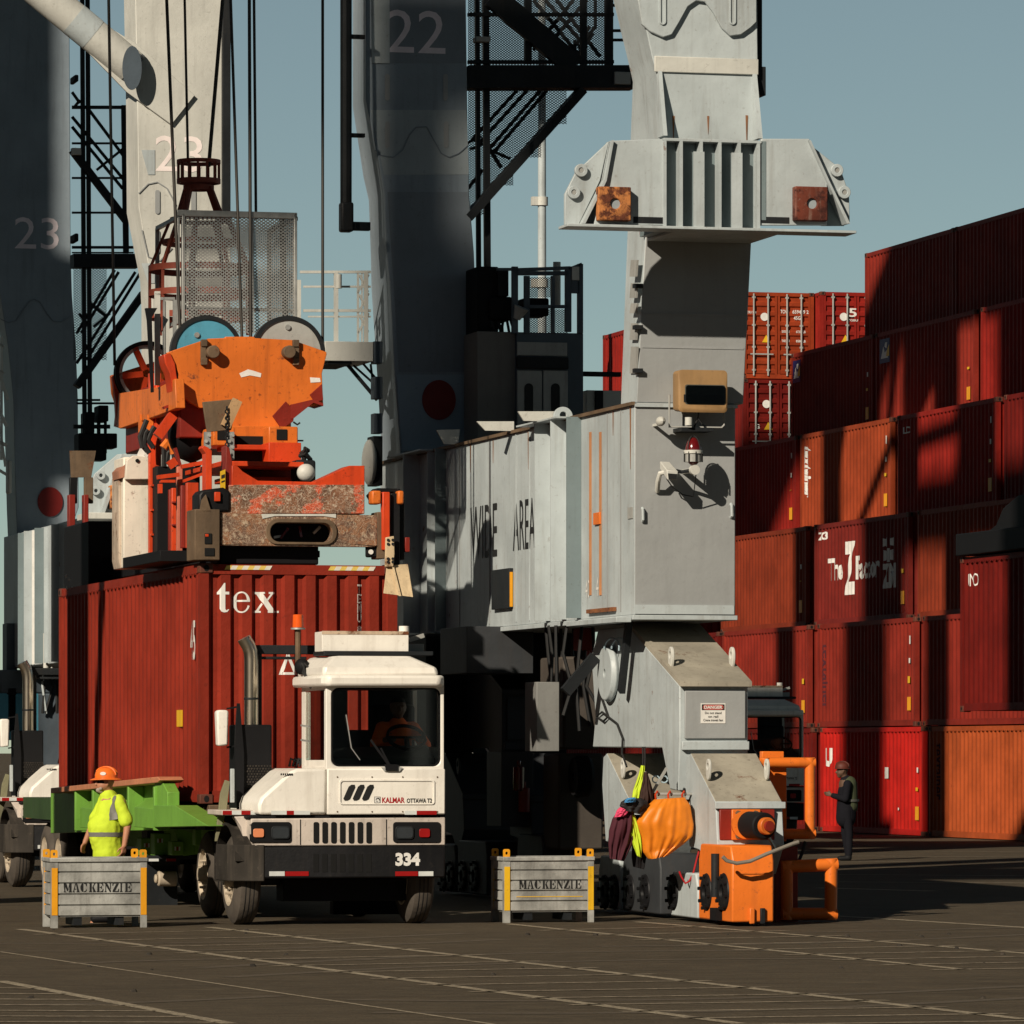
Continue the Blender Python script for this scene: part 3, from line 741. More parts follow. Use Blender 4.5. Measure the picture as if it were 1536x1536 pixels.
for px, t, l_, w_ in ((706, 0, .38, .05), (793, 0, .5, .06), (946, 0, .75, .05), (920, 0, .3, .035), (864, .1, .25, .03), (740, .02, .3, .03)):
    y = C.v(px, 0); st = MB(); st.prism([(y-w_/2, zs1-.04-t), (y+w_/2, zs1-.04-t), (y+w_*.3, zs1-.04-t-l_*.6), (y, zs1-.04-t-l_), (y-w_*.35, zs1-.04-t-l_*.5)], 'x', -.0065, -.002); st.build('rust_run', RUN, sill)
for px in (775, 795):
    y = C.v(px, 0); st = MB(); st.box(-.012, -.002, y, y+.03, zs0+.05, zs1-.05); st.build('weld_strip', M['crane'], sill)
for (pts) in ([(655,645),(690,644),(687,668),(667,672)], [(715,632),(771,632),(771,655),(728,660)], [(777,617),(832,617),(832,640),(786,644)]):
    y = C.v(pts[2][0], 0); q = C.P(pts, y); zlo = zs1+.004
    q = [(x, max(z, zlo)) for x, z in q]; q[2] = (q[2][0], zlo); q[3] = (q[3][0], zlo)
    st = MB(); st.prism(q, 'y', y, y+.04); st.build('gusset', M['cream'], sill)
y = C.v(845, 0); cx_, cz_ = C.p(845, 625, y); n = 24
outer = [(cx_+.125*math.cos(2*math.pi*i/n), max(zs1+.005, cz_+.125*math.sin(2*math.pi*i/n))) for i in range(n)]
st = MB(); st.ring(outer, circ(cx_, cz_+.02, .045, n), 'y', y, y+.05); st.build('lifting_lug', M['crane'], sill, bev=.008)
zz = lambda py, px: C.z(py, 0, C.v(px, 0))
def sidetext(t, pl, pt, pr, pbm, mat, bold=0, shear=0):
    yl, yr = C.v(pl, 0), C.v(pr, 0); ym = (yl+yr)/2
    return letter(glyphs(t, bold, shear=shear), yl, yr, C.z(pbm, 0, ym), C.z(pt, 0, ym), -.006, M[mat], sill, 'lettering', 'side')
sidetext('AREA', 770, 749, 803, 824, 'ink', .0)
sidetext('WIDE', 706, 758, 746, 838, 'ink', .0)
sidetext('40', 879, 870, 885, 897, 'letter'); sidetext('45', 895, 865, 902, 894, 'letter')
for px in (886, 901):
    yy = C.v(px, 0); st = MB(); st.box(-.008, -.002, yy-.05, yy+.05, zz(893, px), zz(648, px)); st.build('painted_stripe', paint('faded_orange_stripe', (.52,.23,.10), .6, .15, .4, chips=.6), sill)
yy = C.v(897, 0); st = MB(); st.box(-.03, -.003, yy-.16, yy+.12, zz(787, 897), zz(769, 897)); st.build('orange_tag', M['orange2'], sill, bev=.005)
yy = C.v(770, 0); st = MB(); st.box(-.06, -.003, yy, yy+.95, zz(912, 770), zz(852, 770)); cbn = st.build('side_cabinet', M['dark'], sill, bev=.006)
st = MB(); st.box(-.05, -.01, yy-.008, yy-.001, zz(910, 770), zz(858, 770)); st.build('yellow_edge', M['yellow2'], cbn)
yy = C.v(946, 0); st = MB(); st.box(-.012, -.003, yy-.11, yy+.10, zz(778, 946), zz(761, 946)); st.build('small_plate', M['greyplate'], sill)
st = MB(); st.box(-.05, -.003, C.v(925, 0), C.v(885, 0), zz(919, 900), zz(913, 900)); st.build('rusty_ledge', M['rust'], sill)
st = MB(); st.box(-.22, -.033, C.v(952, 0)+.03, C.v(875, 0), zs0-.09, zs0-.03); st.build('cable_tray', M['crane'], sill, bev=.005)
# front details of the sill
lip = MB(); lip.box(-.005, xw+.02, -.035, -.002, zs1-.05, zs1-.012); lip.build('seam_lip', M['crane'], sill)
lip = MB(); lip.box(0, xw-.02, -.02, -.002, zs0+.01, zs0+.12); lip.build('edge_lip', M['crane'], sill)
a = C.p3(963.5, 772, -.02); st = MB(); st.tube([(a[0],-.02,a[2]-.08), (a[0],-.05,a[2]-.06), (a[0],-.05,a[2]+.06), (a[0],-.02,a[2]+.08)], .018); st.build('grab_handle', M['crane'], sill)
a = C.p3(1097, 766, -.02); st = MB(); st.tube([(a[0],-.004,a[2]-.08), (a[0],-.05,a[2]-.06), (a[0],-.05,a[2]+.06), (a[0],-.004,a[2]+.08)], .02); st.build('grab_handle', M['crane'], sill)

# ---- landside leg at the near corner
near = legmesh(C, [(603.5,955,1115,931,.004), (340,969,1128,941,.004)], 'leg', TWO, CR)
up = legmesh(C, [(342,975,1132,941,-.12), (205,991,1137,945,-.12), (107,985,1137,949,-.12), (85,978,1137,944,-.12), (0,960,1136,924,-.12), (-330,895,1134,850,-.12)], 'leg', [M['crane'], M['crane']], CR, top=46)
yF = -.12
f = MB(); xL = C.u(986, yF); zt_, zb_ = C.z(107, xL, yF), C.z(207, xL, yF)
f.prism([(yF+.003, zt_), (yF-.03, zt_), (yF-.27, zb_), (yF+.003, zb_)], 'x', xL, xL+.05); f.build('fin', M['crane'], up)
xR = C.u(1135, yF); f = MB(); f.prism([(yF+.003, zt_), (yF-.03, zt_), (yF-.27, zb_), (yF+.003, zb_)], 'x', xR-.06, xR-.005); f.build('fin', M['crane'], up)
wave = []
for i in range(31):
    t = i/30; px = 972+t*164; py = 28-27*math.cos((px-985)/75*2*math.pi+math.pi) if px > 985 else 42+(px-985)*.2
    wave.append((px, py))
wave = [(963,36),(975,47),(995,56),(1008,52),(1020,32),(1032,10),(1045,1),(1058,3),(1070,18),(1083,42),(1096,54),(1112,52),(1126,42),(1135.5,33)]
sm = []
for i in range(len(wave)-1):
    for k in range(4): t = k/4; sm.append((wave[i][0]*(1-t)+wave[i+1][0]*t, wave[i][1]*(1-t)+wave[i+1][1]*t))
sm.append(wave[-1])
plate(C, [(900,-330),(957,0)]+sm+[(1134,-330)], yF-.055, yF-.003, 'doubler_plate', M['crane'], up, bev=.012)
for px in (994, 1099):
    s_ = MB(); q = C.P(rrect(px-5, px+5, -45, 37, 5), yF-.07); s_.ring(q, [(c[0]*.55+sum(p[0] for p in q)/len(q)*.45, c[1]*.97+sum(p[1] for p in q)/len(q)*.03) for c in q], 'y', yF-.075, yF-.056); s_.build('slot_rim', M['crane'], up)
lp = MB(); xa, xb = C.u(981, yF), C.u(1137, yF); lp.box(xa, xb, yF-.03, yF-.003, C.z(108, xa, yF), C.z(84, xa, yF)); lp.build('seam_plate', M['cream'], up, bev=.01)
pb(C, 1137, -40, 1143.5, 105, yF+.1, yF+.4, 'cable_duct', M['dark'], up); pb(C, 1136.5, 100, 1149, 143, yF+.05, yF+.5, 'duct_end', M['dark'], up)
for (y0_, y1_) in ((390,415),(425,447),(455,470),(485,510),(520,560)):    # bolted covers on the leg's narrow side
    q = C.Q([(949,y1_),(958,y1_),(960,y0_),(951,y0_)], 0.06); st = MB(); st.prism(q, 'x', .02, .045); st.build('side_cover', M['greyplate'], near)
for py in (428, 490, 555):
    st = MB(); a = C.p3(962, py, -.01); st.box(a[0]-.10, a[0]+.005, -.07, .03, a[2]-.035, a[2]+.015); st.build('step', M['dark'], near)

for px, py, l_, w_ in ((1010,204,.35,.03),(1062,204,.22,.025),(1120,203,.42,.03)):
    x, z = C.p(px, py-30, -.12); st = MB(); st.prism([(x-w_/2, z), (x+w_/2, z), (x+w_*.2, z-l_*.7), (x, z-l_)], 'y', -.1265, -.122); st.build('rust_run', RUN, up)
for py in (470, 520):
    st = MB(); x0_, z_ = C.p(960, py, .0); x1_ = C.u(1118, 0); st.box(x0_+.03, x1_-.02, -.004, .0035, z_-.012, z_+.012); st.build('weld_seam', M['crane_grey'], near)
# ---- jacking bracket with ears
yH = -1.42
br = thing('jacking_bracket', None, None, Fr(0, 1)); br.parent = CR; br.location = (0,0,0); br.rotation_euler = (0,0,0)
P_ = lambda pts: C.P(pts, yH)
for pts, nm in (([(887,337),(898,210.5),(996,210.5),(996,337)], 'wing_plate'), ([(1141,337),(1141,209),(1213,209),(1242,270),(1242,337)], 'wing_plate')):
    pass
def wing(pts): plate(C, pts, yH, yH+.06, 'wing_plate', M['crane'], br, bev=.01, plane=yH)
wing([(891,338),(905,270),(916,211),(995,208),(996,338)]); wing([(1141,338),(1142,208),(1214,208),(1241,270),(1241,338)])
for pts in ([(866,337),(906,258),(902,337)], [(1238,265),(1238,337),(1272,337)]): plate(C, pts, yH+.15, yH+.18, 'back_plate', TEAL, br, plane=yH)
for px0, px1 in ((950,995),(1142,1184)): pb(C, px0, 326, px1, 334.5, yH-.004, yH-.001, 'notch', M['dark'], br, 0)
pb(C, 1142, 212, 1149, 330, yH-.006, yH-.001, 'joint_plate', TEAL, br, 0)
ear = [(850,336),(850,290),(866,258),(916,211),(903,270),(871,336)]; plate(C, ear, yH+.08, yH+.14, 'ear_plate', M['crane'], br, bev=.008, plane=yH)
ear2 = [(1278,334),(1277,290),(1264,252),(1214,212),(1240,270),(1270,334)]; plate(C, ear2, yH+.08, yH+.14, 'ear_plate', M['crane'], br, bev=.008, plane=yH)
plate(C, [(871,336),(905,270),(916,211),(919,211),(908,272),(876,336)], yH-.06, yH+.2, 'edge_rib', M['crane'], br, plane=yH)
plate(C, [(1241,270),(1214,211),(1211,211),(1238,271),(1268,336),(1273,336)], yH-.06, yH+.2, 'edge_rib', M['crane'], br, plane=yH)
x0, x1 = C.u(848, yH), C.u(1281, yH); z0 = C.z(340.5, x0, yH); z1 = C.z(336.2, x0, yH)
b = MB(); b.box(x0, x1, yH-.10, yH+.32, z0, z1); b.build('base_plate', M['crane'], br, bev=.006)
b = MB(); b.box(C.u(971, 0), C.u(1126, 0), yH+.321, -.004, z0, z1); b.build('base_plate', M['crane'], br, bev=.006)
zt_ = C.z(209, 0, yH)
b = MB(); b.box(C.u(1004, yH), C.u(1141, yH), yH+.13, -.125, z1, zt_); b.build('core_box', TEAL, br)
b = MB(); b.box(C.u(995, yH), C.u(1142, yH), yH-.02, yH+.5, zt_-.02, zt_+.015); b.build('top_plate', M['crane'], br, bev=.005)
for px, t, up_ in ((996.5,1,0), (1021,1,0), (1051,3,1), (1079,1,0), (1108,3,1), (1137,2,0)):
    xx = C.u(px, yH); b = MB(); b.box(xx-.018, xx+.018, yH-.03, yH+.129, z1, zt_-.02)
    r_ = b.build('rib', M['crane'], br)
    if up_:
        b = MB(); b.box(xx-.10, xx+.03, yH-.055, yH-.031, z1, zt_-.14); b.build('rib_flange', M['crane'], br)
for px, rr in ((922, 'rust'), (1217, 'brown')):
    q0, q1 = C.p(px-24.5, 330.5, yH-.12), C.p(px+24.5, 280.5, yH-.12); n = 24
    cx_, cz_ = (q0[0]+q1[0])/2, (q0[1]+q1[1])/2; h = (q1[0]-q0[0])/2
    sq = []
    for i in range(n):
        t = 2*math.pi*i/n; k = h/max(abs(math.cos(t)), abs(math.sin(t))); sq.append((cx_+k*math.cos(t), cz_+k*math.sin(t)))
    b = MB(); b.ring(sq, circ(cx_+.01, cz_, .06, n), 'y', yH-.13, yH-.004); b.build('rusted_pad', paint('flaking_rust_light', (.46,.17,.05), .85, .45, .3, chips=.9, rust=.62, rustcol=(.11,.032,.015), scale=1.6, bump=.05) if rr == 'rust' else paint('flaking_rust_dark', (.13,.028,.014), .7, .45, .3, dirt=(.5,.42,.34), chips=.25, rust=.5, rustcol=(.05,.012,.008), scale=1.6), br, bev=.012)
    b = MB(); b.prism(circ(cx_+.01, cz_, .06, n), 'y', yH-.10, yH-.06); b.build('pad_hole', plain('pale_grey_hole', (.30,.34,.36)), br)
for px, py in ((873,255),(862,288),(1257,255),(1268,288)):
    cx_, cz_ = C.p(px, py, yH); b = MB(); b.lathe([(0,.03),(0,.076),(.06,.076),(.06,.03)], (cx_, yH-.04+.06, cz_), 'y', 20); b.build('bush_ring', M['crane'], br, bev=.006)
    b = MB(); b.cyl((cx_, yH+.03, cz_), (cx_, yH+.075, cz_), .028, n=12); b.build('bush_pin', M['greyplate'], br)
tag(br, 'grey bracket with fanned ribs and two rusty pads')
a = C.p3(966, 345, -.02); b = MB(); b.box(a[0]-.05, a[0], -.02, .0, a[2]-.06, a[2]); b.build('red_tag', M['redrefl'], near)

# ---- floodlight, beacon and camera on the leg front
fy = -.42
lamp = thing('floodlight', None, None, Fr(0, 1)); lamp.parent = CR; lamp.location = (0,0,0); lamp.rotation_euler = (0,0,0)
xa, xb = C.u(1014, fy), C.u(1091, fy); zA, zB = C.z(618, xa, fy), C.z(553, xa, fy)
TAN = paint('sun_bleached_tan_plastic', (.34,.20,.085), .6, .12, .2)
b = MB(); zc_ = C.z(574, xa, fy)
ri = lambda y, x0_, x1_, z0_, z1_: [(x, y, z) for x, z in rrect(x0_, x1_, z0_, z1_, .05)]
b.loft([ri(fy+.36, xa+.10, xb-.03, zA+.10, zB-.12), ri(fy+.2, xa+.02, xb, zA+.02, zB-.01), ri(fy, xa+.03, xb, zA, zB-.01), ri(fy-.02, xa+.05, xb-.02, zA+.03, zc_)])
b.build('housing', TAN, lamp)
b = MB(); b.prism(rrect(xa+.115, xb-.035, zA+.10, zc_-.03, .03), 'y', fy-.035, fy-.021); b.build('lens', M['lamp_glass'], lamp)
b = MB(); b.prism(rrect(xa+.105, xb-.03, zA+.09, zc_-.02, .03), 'y', fy-.0205, fy-.018); b.build('reflector', plain('dusty_reflector', (.10,.10,.085), .5, .3), lamp)
b = MB(); b.box(xa+.09, xb-.06, fy-.028, fy-.017, zA+.12, zA+.21); b.build('lens_bar', M['dark'], lamp)
zbr = C.z(639, xa, fy); b = MB(); b.tube([(xa-.035,fy+.17,zB-.3), (xa-.035,fy+.17,zbr), (xb-.02,fy+.17,zbr), (xb+.01,fy+.17,zbr+.03), (xb+.01,fy+.17,zB-.3)], .013, 6); b.build('yoke', M['greyplate'], lamp)
b = MB(); b.box(C.u(1024,fy), C.u(1072,fy), fy+.05, .0, zbr-.055, zbr-.01); b.build('shelf', M['dark'], lamp)
b = MB(); b.tube([C.p3(1048,618,fy+.1), C.p3(1046,630,fy+.12), C.p3(1041,640,fy+.15)], .01, 6); b.tube([C.p3(1047,628,fy+.1), C.p3(1053,636,fy+.1), C.p3(1058,639,fy+.15)], .009, 6); b.build('cable', M['wire'], lamp)
b = MB(); b.cyl(C.p3(1033,626,fy+.02), C.p3(1033,638,fy+.02), .045); b.build('clamp', M['cream'], lamp)
tag(lamp, 'tan floodlight on a bracket')
bc = thing('warning_beacon', None, None, Fr(0, 1)); bc.parent = CR; bc.location = (0,0,0); bc.rotation_euler = (0,0,0)
cx_, _, cz_ = C.p3(1040, 676, fy); b = MB(); b.ball((cx_, fy, cz_-.01), (.10,.10,.17), 18, 12); b.build('lens', M['redlens'], bc)
for t in range(2):
    b = MB(); b.tube([(cx_+.105*math.cos(a_)*math.cos(t*1.57+.6), fy+.105*math.cos(a_)*math.sin(t*1.57+.6), cz_+.175*math.sin(a_)) for a_ in [math.pi*k/10 for k in range(11)]], .008, 5); b.build('guard_bar', M['wire'], bc)
z_ = C.z(678, cx_, fy); b = MB(); b.cyl((cx_,fy,z_-.02), (cx_,fy,z_+.02), .115, n=20); b.build('collar', M['cream'], bc)
zq = C.z(693, cx_, fy); b = MB(); b.cyl((cx_,fy,zq), (cx_,fy,z_-.02), .10, n=20); b.build('base', M['greyplate'], bc)
for k in range(8):
    b = MB(); t = k*math.pi/4; b.bar((cx_+.112*math.cos(t),fy+.112*math.sin(t),zq), (cx_+.112*math.cos(t),fy+.112*math.sin(t),z_), .012); b.build('cage_bar', M['wire'], bc)
cx_, _, cz_ = C.p3(1041, 705, fy); b = MB(); b.lathe([(0,.0),(0,.06),(.08,.06),(.08,.0)], (cx_, fy-.05, cz_), 'y', 16); b.cyl((cx_,fy,cz_), (cx_,fy,zq), .03); b.build('junction_box', M['cream'], bc)
b = MB(); b.bar((cx_,fy,cz_), (cx_,0,cz_), .05); b.build('wall_arm', M['cream'], bc)
tag(bc, 'dark red caged warning lamp')
cv = thing('security_camera', None, None, Fr(0, 1)); cv.parent = CR; cv.location = (0,0,0); cv.rotation_euler = (0,0,0)
b = MB(); b.loft([[C.p3(*q, fy-.02) for q in ((1000,705),(1017.5,707),(1016,720),(1001,720))], [(x+.02,y+.34,z+.10) for x,y,z in [C.p3(*q, fy-.02) for q in ((999,702),(1014,703),(1012,714),(999,714))]]]); b.build('housing', M['cream'], cv, bev=.01)
b = MB(); b.prism(C.P([(1002,710),(1015.5,711),(1014.5,718.5),(1003,718.5)], fy-.025), 'y', fy-.03, fy-.018); b.build('window', M['ink'], cv)
b = MB(); b.tube([C.p3(1000,708,fy+.15), C.p3(990,710,fy+.2), C.p3(987,722,fy+.25), C.p3(986,737,-.02)], .03, 8); b.build('arm', M['cream'], cv)
b = MB(); b.tube([C.p3(1014,706,fy+.1), C.p3(1022,708,fy+.1), C.p3(1034,706,fy+.02)], .022, 8); b.build('conduit', M['dark'], cv)
b = MB(); b.tube([C.p3(1000,718,fy+.2), C.p3(1008,730,fy+.25), C.p3(1024,742,fy+.3), C.p3(1040,745,fy+.25), C.p3(1044,712,fy)], .008, 6); b.build('cable', M['wire'], cv)
cx_, _, cz_ = C.p3(991, 632, -.3); b = MB(); b.ball((cx_,-.3,cz_), (.055,.10,.06)); b.bar((cx_,-.25,cz_-.03), (cx_,0,cz_-.03), .03); b.build('sensor', M['cream'], cv)
tag(cv, 'white box camera on a curved arm')

# ---- far leg with the painted number 22
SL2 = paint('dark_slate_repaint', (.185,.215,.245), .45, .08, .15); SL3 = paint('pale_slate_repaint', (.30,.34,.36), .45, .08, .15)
leg22 = legmesh(C, [(945,612,735,577,yD), (666,600,724,572,yD), (562,592,720,566,yD), (423,585,713,557,yD), (375,580,711,556,yD), (290,577,704,553,yD), (254,570,703,545,yD), (150,549,701,529,yD), (0,549,699,529,yD), (-60,549,699,527,yD)], 'leg', [M['crane_shaded'], M['crane_shaded']], CR, top=46)
xa, za = C.p(580, 78, yD); xb, zb_ = C.p(668, 17, yD)
letter(glyphs('22', .0), xa, xb, za, zb_, yD-.006, M['letter_dim'], leg22, 'lettering')
plate(C, [(594,562),(720,562),(724,676),(602,676)], yD-.03, yD-.003, 'foot_plate', paint('blue_grey_patch', (.24,.31,.37), .5, .06, .1), leg22, plane=yD)
cx_, cz_ = C.p(658, 600, yD-.03); b = MB(); b.prism(circ(cx_, cz_, .245, 32, .285), 'y', yD-.06, yD-.032); b.build('red_disc', plain('dull_dark_red_paint', (.17,.012,.010), .5), leg22)
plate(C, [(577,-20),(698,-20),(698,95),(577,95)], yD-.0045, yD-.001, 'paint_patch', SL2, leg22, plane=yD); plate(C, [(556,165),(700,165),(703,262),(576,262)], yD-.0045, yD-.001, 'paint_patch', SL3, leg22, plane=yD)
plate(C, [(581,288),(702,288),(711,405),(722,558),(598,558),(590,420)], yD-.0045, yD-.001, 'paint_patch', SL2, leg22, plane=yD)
plate(C, [(557,0),(584,0),(584,95),(557,95)], yD-.018, yD-.003, 'paint_patch', M['crane'], leg22, plane=yD)
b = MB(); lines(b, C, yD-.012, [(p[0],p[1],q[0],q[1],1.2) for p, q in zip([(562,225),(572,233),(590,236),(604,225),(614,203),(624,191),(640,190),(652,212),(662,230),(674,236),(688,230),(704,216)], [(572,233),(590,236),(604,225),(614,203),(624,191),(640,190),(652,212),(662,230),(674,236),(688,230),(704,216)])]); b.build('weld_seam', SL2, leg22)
for px, py in ((581,131),(668,131),(581,202),(669,202)):
    q = C.P(rrect(px-3.5, px+3.5, py-20, py+20, 3.4), yD); b = MB(); b.prism(q, 'y', yD-.012, yD-.003); b.build('slot', M['crane_grey'], leg22)
b = MB(); b.tube([C.p3(519,-60,yD-.3), C.p3(519,310,yD-.3), C.p3(521,322,yD-.3)], .085, 10); b.build('cable_pipe', M['dark'], CR)
pb(C, 512, 303, 531, 347, yD-.4, yD-.2, 'pipe_elbow', M['dark'], CR, bev=.03); pb(C, 528, 333, 556, 345, yD-.36, yD-.24, 'pipe_bracket', M['dark'], CR)
for py in (52, 200): pb(C, 516, py, 548, py+5, yD-.3, yD-.2, 'pipe_bracket', M['dark'], CR)
cx_, _, cz_ = C.p3(563, 692, yD-.1); b = MB(); b.ball((cx_-.02, yD+.2, cz_), (.10,.25,.33), 20, 14); b.build('air_tank', M['cream'], CR)
pb(C, 560, 654, 574, 728, yD+.1, yD+.5, 'tank_bracket', M['dark'], CR)
for y0_, y1_ in ((512,545),(565,598),(620,650)): pb(C, 561, y0_, 574, y1_, yD-.02, yD+.2, 'junction_box', M['navy'], CR)

# ---- white service platform left of the far leg
pf = thing('service_platform', None, None, Fr(0,1)); pf.parent = CR; pf.location = (0,0,0); pf.rotation_euler = (0,0,0); yp = yD+.2
b = MB(); lines(b, C, yp, [(450,408,556,408,4),(448,420,448,515,6),(455,430,556,430,3),(455,466,556,466,4),(462,475,556,475,2.5),(504,408,504,515,6),(537,410,537,515,3),(543,410,543,515,2),(549,408,549,515,6),(536,440,553,412,3),(537,470,553,440,3),(537,500,553,470,3),(539,412,552,438,3),(539,442,552,468,3),(539,472,552,498,3)]); b.build('handrail', M['cream'], pf)
pb(C, 488, 513, 560, 541, yp-.2, yp+.9, 'deck', M['cream'], pf)
pb(C, 492, 541, 528, 546, yp-.15, yp+.9, 'deck_grating', M['dark'], pf)
b = MB(); lines(b, C, yp+.1, [(522,548,566,600,5),(530,548,566,580,3),(545,546,566,570,3),(556,546,562,598,3)]); b.build('bracket', M['dark'], pf)
cx_, _, cz_ = C.p3(508, 422, yp-.15); b = MB(); b.cyl((cx_,yp-.15,cz_-.1), (cx_,yp-.15,cz_+.1), .045); b.build('lamp', M['cream'], pf)

# ---- dark stair tower right of the far leg
stt = thing('stair_tower', None, None, Fr(0,1)); stt.parent = CR; stt.location = (0,0,0); stt.rotation_euler = (0,0,0); ys_ = yD+.3
def bars(par, y, segs, name, mat, dep=.09):
    for s in segs:
        b = MB(); lines(b, C if par in (stt, lift_ref) else C2, y, [s], dep); b.build(name, mat, par)
lift_ref = stt
bars(stt, ys_, [(715,-60,718,405,6),(728,-60,731,405,9),(717,405,722,560,8),(731,405,733,560,8)], 'column', M['dark'])
bars(stt, ys_-.1, [(700,117,949,117,34)], 'landing_beam', M['dark'], .4)
bars(stt, ys_-.15, [(872,136,700,328,36),(738,-6,862,100,34)], 'stringer', M['dark'], .12)
bars(stt, ys_+.5, [(775,136,708,210,4),(790,136,716,218,4),(810,136,735,222,4),(820,136,741,228,5),(700,285,724,255,4),(735,225,765,238,4),(732,220,752,252,5),(700,215,722,205,4),(705,224,728,214,4),(800,0,868,82,4),(818,0,880,72,4),(835,0,900,85,4),(860,0,800,75,5),(880,0,812,80,5),(885,40,850,85,4),(890,50,862,88,4),(862,60,862,92,4),(893,0,893,40,4),(893,40,868,72,4)], 'stair_rail', M['dark'], .05)
bars(stt, ys_-.05, [(702,22,920,22,5),(702,93,920,93,5),(792,-20,792,96,10),(875,-20,875,98,9),(913,-20,913,98,12),(702,100,948,100,3)], 'handrail', M['dark'])
bars(stt, ys_-.05, [(917,8,935,8,4),(917,46,940,46,4),(917,60,942,60,4)], 'handrail', M['dark'], .05)
b = MB(); o_ = C.p3(702, 97, ys_+.6); e_ = C.p3(908, 97, ys_+.6); t_ = C.p3(702, -25, ys_+.6)
mesh_panel(b, o_, Vector(e_)-Vector(o_), Vector(t_)-Vector(o_), 44, 34, .014); b.build('mesh_guard', M['dark'], stt, recalc=False)
for pa, pb_, bt in ((702, 736, 322), (736, 770, 278), (770, 812, 236), (812, 850, 186)):
    b = MB(); o_ = C.p3(pa, bt, ys_+.6); e_ = C.p3(pb_, bt, ys_+.6); t_ = C.p3(pa, 136, ys_+.6)
    mesh_panel(b, o_, Vector(e_)-Vector(o_), Vector(t_)-Vector(o_), max(4, int((pb_-pa)/4.8)), int((bt-136)/3.6), .013); b.build('mesh_guard', M['dark'], stt, recalc=False)
pb(C, 714, 55, 736, 62, ys_-.2, ys_, 'clamp', M['greyplate'], stt); pb(C, 922, 108, 946, 126, ys_-.35, ys_-.3, 'end_plate', M['greyplate'], stt)
# ---- lift at the foot of the tower
lf = thing('lift_cabin', None, None, Fr(0,1)); lf.parent = CR; lf.location = (0,0,0); lf.rotation_euler = (0,0,0); yl = yD-1.2; lift_ref = lf
pb(C, 716, 498, 775, 660, yl+.1, yl+.9, 'machine_box', paint('grey_brown_panel', (.16,.15,.14), .6, .12, .2), lf)
pb(C, 775, 500, 875, 660, yl, yl+1.1, 'cabin_wall', M['navy'], lf)
pb(C, 776, 514, 851, 533, yl-.03, yl-.002, 'sign_panel', M['greyplate'], lf)
xa, za = C.p(787, 528, yl-.03); xb, zb_ = C.p(842, 519, yl-.03)
letter(glyphs('CRANE ACCESS', .01), xa, xb, za, zb_, yl-.034, M['ink'], lf, 'lettering') if 0 else None
pb(C, 776, 536, 853, 552, yl-.08, yl-.002, 'door_canopy', M['dark'], lf)
for px0, px1, wx in ((776, 813, 793), (815, 852, 833)):
    d_ = pb(C, px0, 556, px1, 640, yl-.04, yl-.002, 'door', M['greyplate'], lf)
    q = C.P(rrect(wx-6.5, wx+6.5, 575, 636, 6.4), yl-.04); b = MB(); b.prism(q, 'y', yl-.05, yl-.041); b.build('window', M['ink'], d_)
for s in [(770,405,855,402,5),(770,410,852,410,6),(790,414,790,500,8),(772,400,772,500,9),(852,405,852,498,9),(829,414,829,500,5),(790,460,852,460,5),(870,396,870,500,8),(852,404,872,396,4),(745,404,775,404,4),(862,400,862,440,13)]:
    b = MB(); lines(b, C, yl, [s], .07); b.build('cage_bar', M['navy'], lf)
pb(C, 858, 400, 869, 420, yl-.05, yl-.04, 'sign_plate', M['cream'], lf)
for a_, e2, t2, nx, nz in (((790,500),(852,500),(790,464),14,11), ((790,446),(826,446),(790,416),9,9)):
    b = MB(); o_ = C.p3(*a_, yl+.7); e_ = C.p3(*e2, yl+.7); t_ = C.p3(*t2, yl+.7)
    mesh_panel(b, o_, Vector(e_)-Vector(o_), Vector(t_)-Vector(o_), nx, nz, .012); b.build('mesh_guard', M['dark'], lf, recalc=False)
pb(C, 786, 447, 824, 459, yl+.1, yl+.8, 'drive_unit', M['black'], lf, bev=.03); pb(C, 786, 461, 824, 473, yl+.2, yl+.7, 'drive_unit', M['black'], lf, bev=.03)
pb(C, 716, 400, 748, 498, yl+.3, yl+1.0, 'machine_frame', M['black'], lf, bev=.02); pb(C, 747, 404, 763, 444, yl+.2, yl+.6, 'control_box', M['dark'], lf); pb(C, 735, 445, 770, 480, yl+.2, yl+.8, 'winch', M['black'], lf, bev=.04)
for k in range(7):
    b = MB(); rr_ = random.Random(k); x_ = 735+k*5; b.tube([C.p3(x_,478,yl+.3), C.p3(x_+rr_.uniform(-4,6),490,yl+.25), C.p3(x_+rr_.uniform(-2,6),500,yl+.3)], .02, 6); b.build('hose', M['wire'], lf)
cx_, _, _ = C.p3(838, 400, yl+.3); b = MB(); b.cyl((cx_,yl+.4,C.z(460,cx_,yl+.4)), (cx_,yl+.4,C.z(393,cx_,yl+.4)), .055, n=14); b.build('vent_pipe', M['cream'], lf)
cx_, _, cz_ = C.p3(775, 470, yl-.05); b = MB(); b.cyl((cx_,yl-.05,cz_-.08), (cx_+.06,yl-.1,cz_+.08), .05, .11); b.build('lamp', M['greyplate'], lf)
pb(C, 875, 558, 932, 564, yl+.3, yl+.4, 'tie_bar', M['dark'], lf); pb(C, 880, 586, 932, 640, yl+.5, yl+1.5, 'machinery_box', M['cream'], lf); pb(C, 893, 586, 905, 615, yl+.45, yl+.5, 'box_opening', M['dark'], lf)

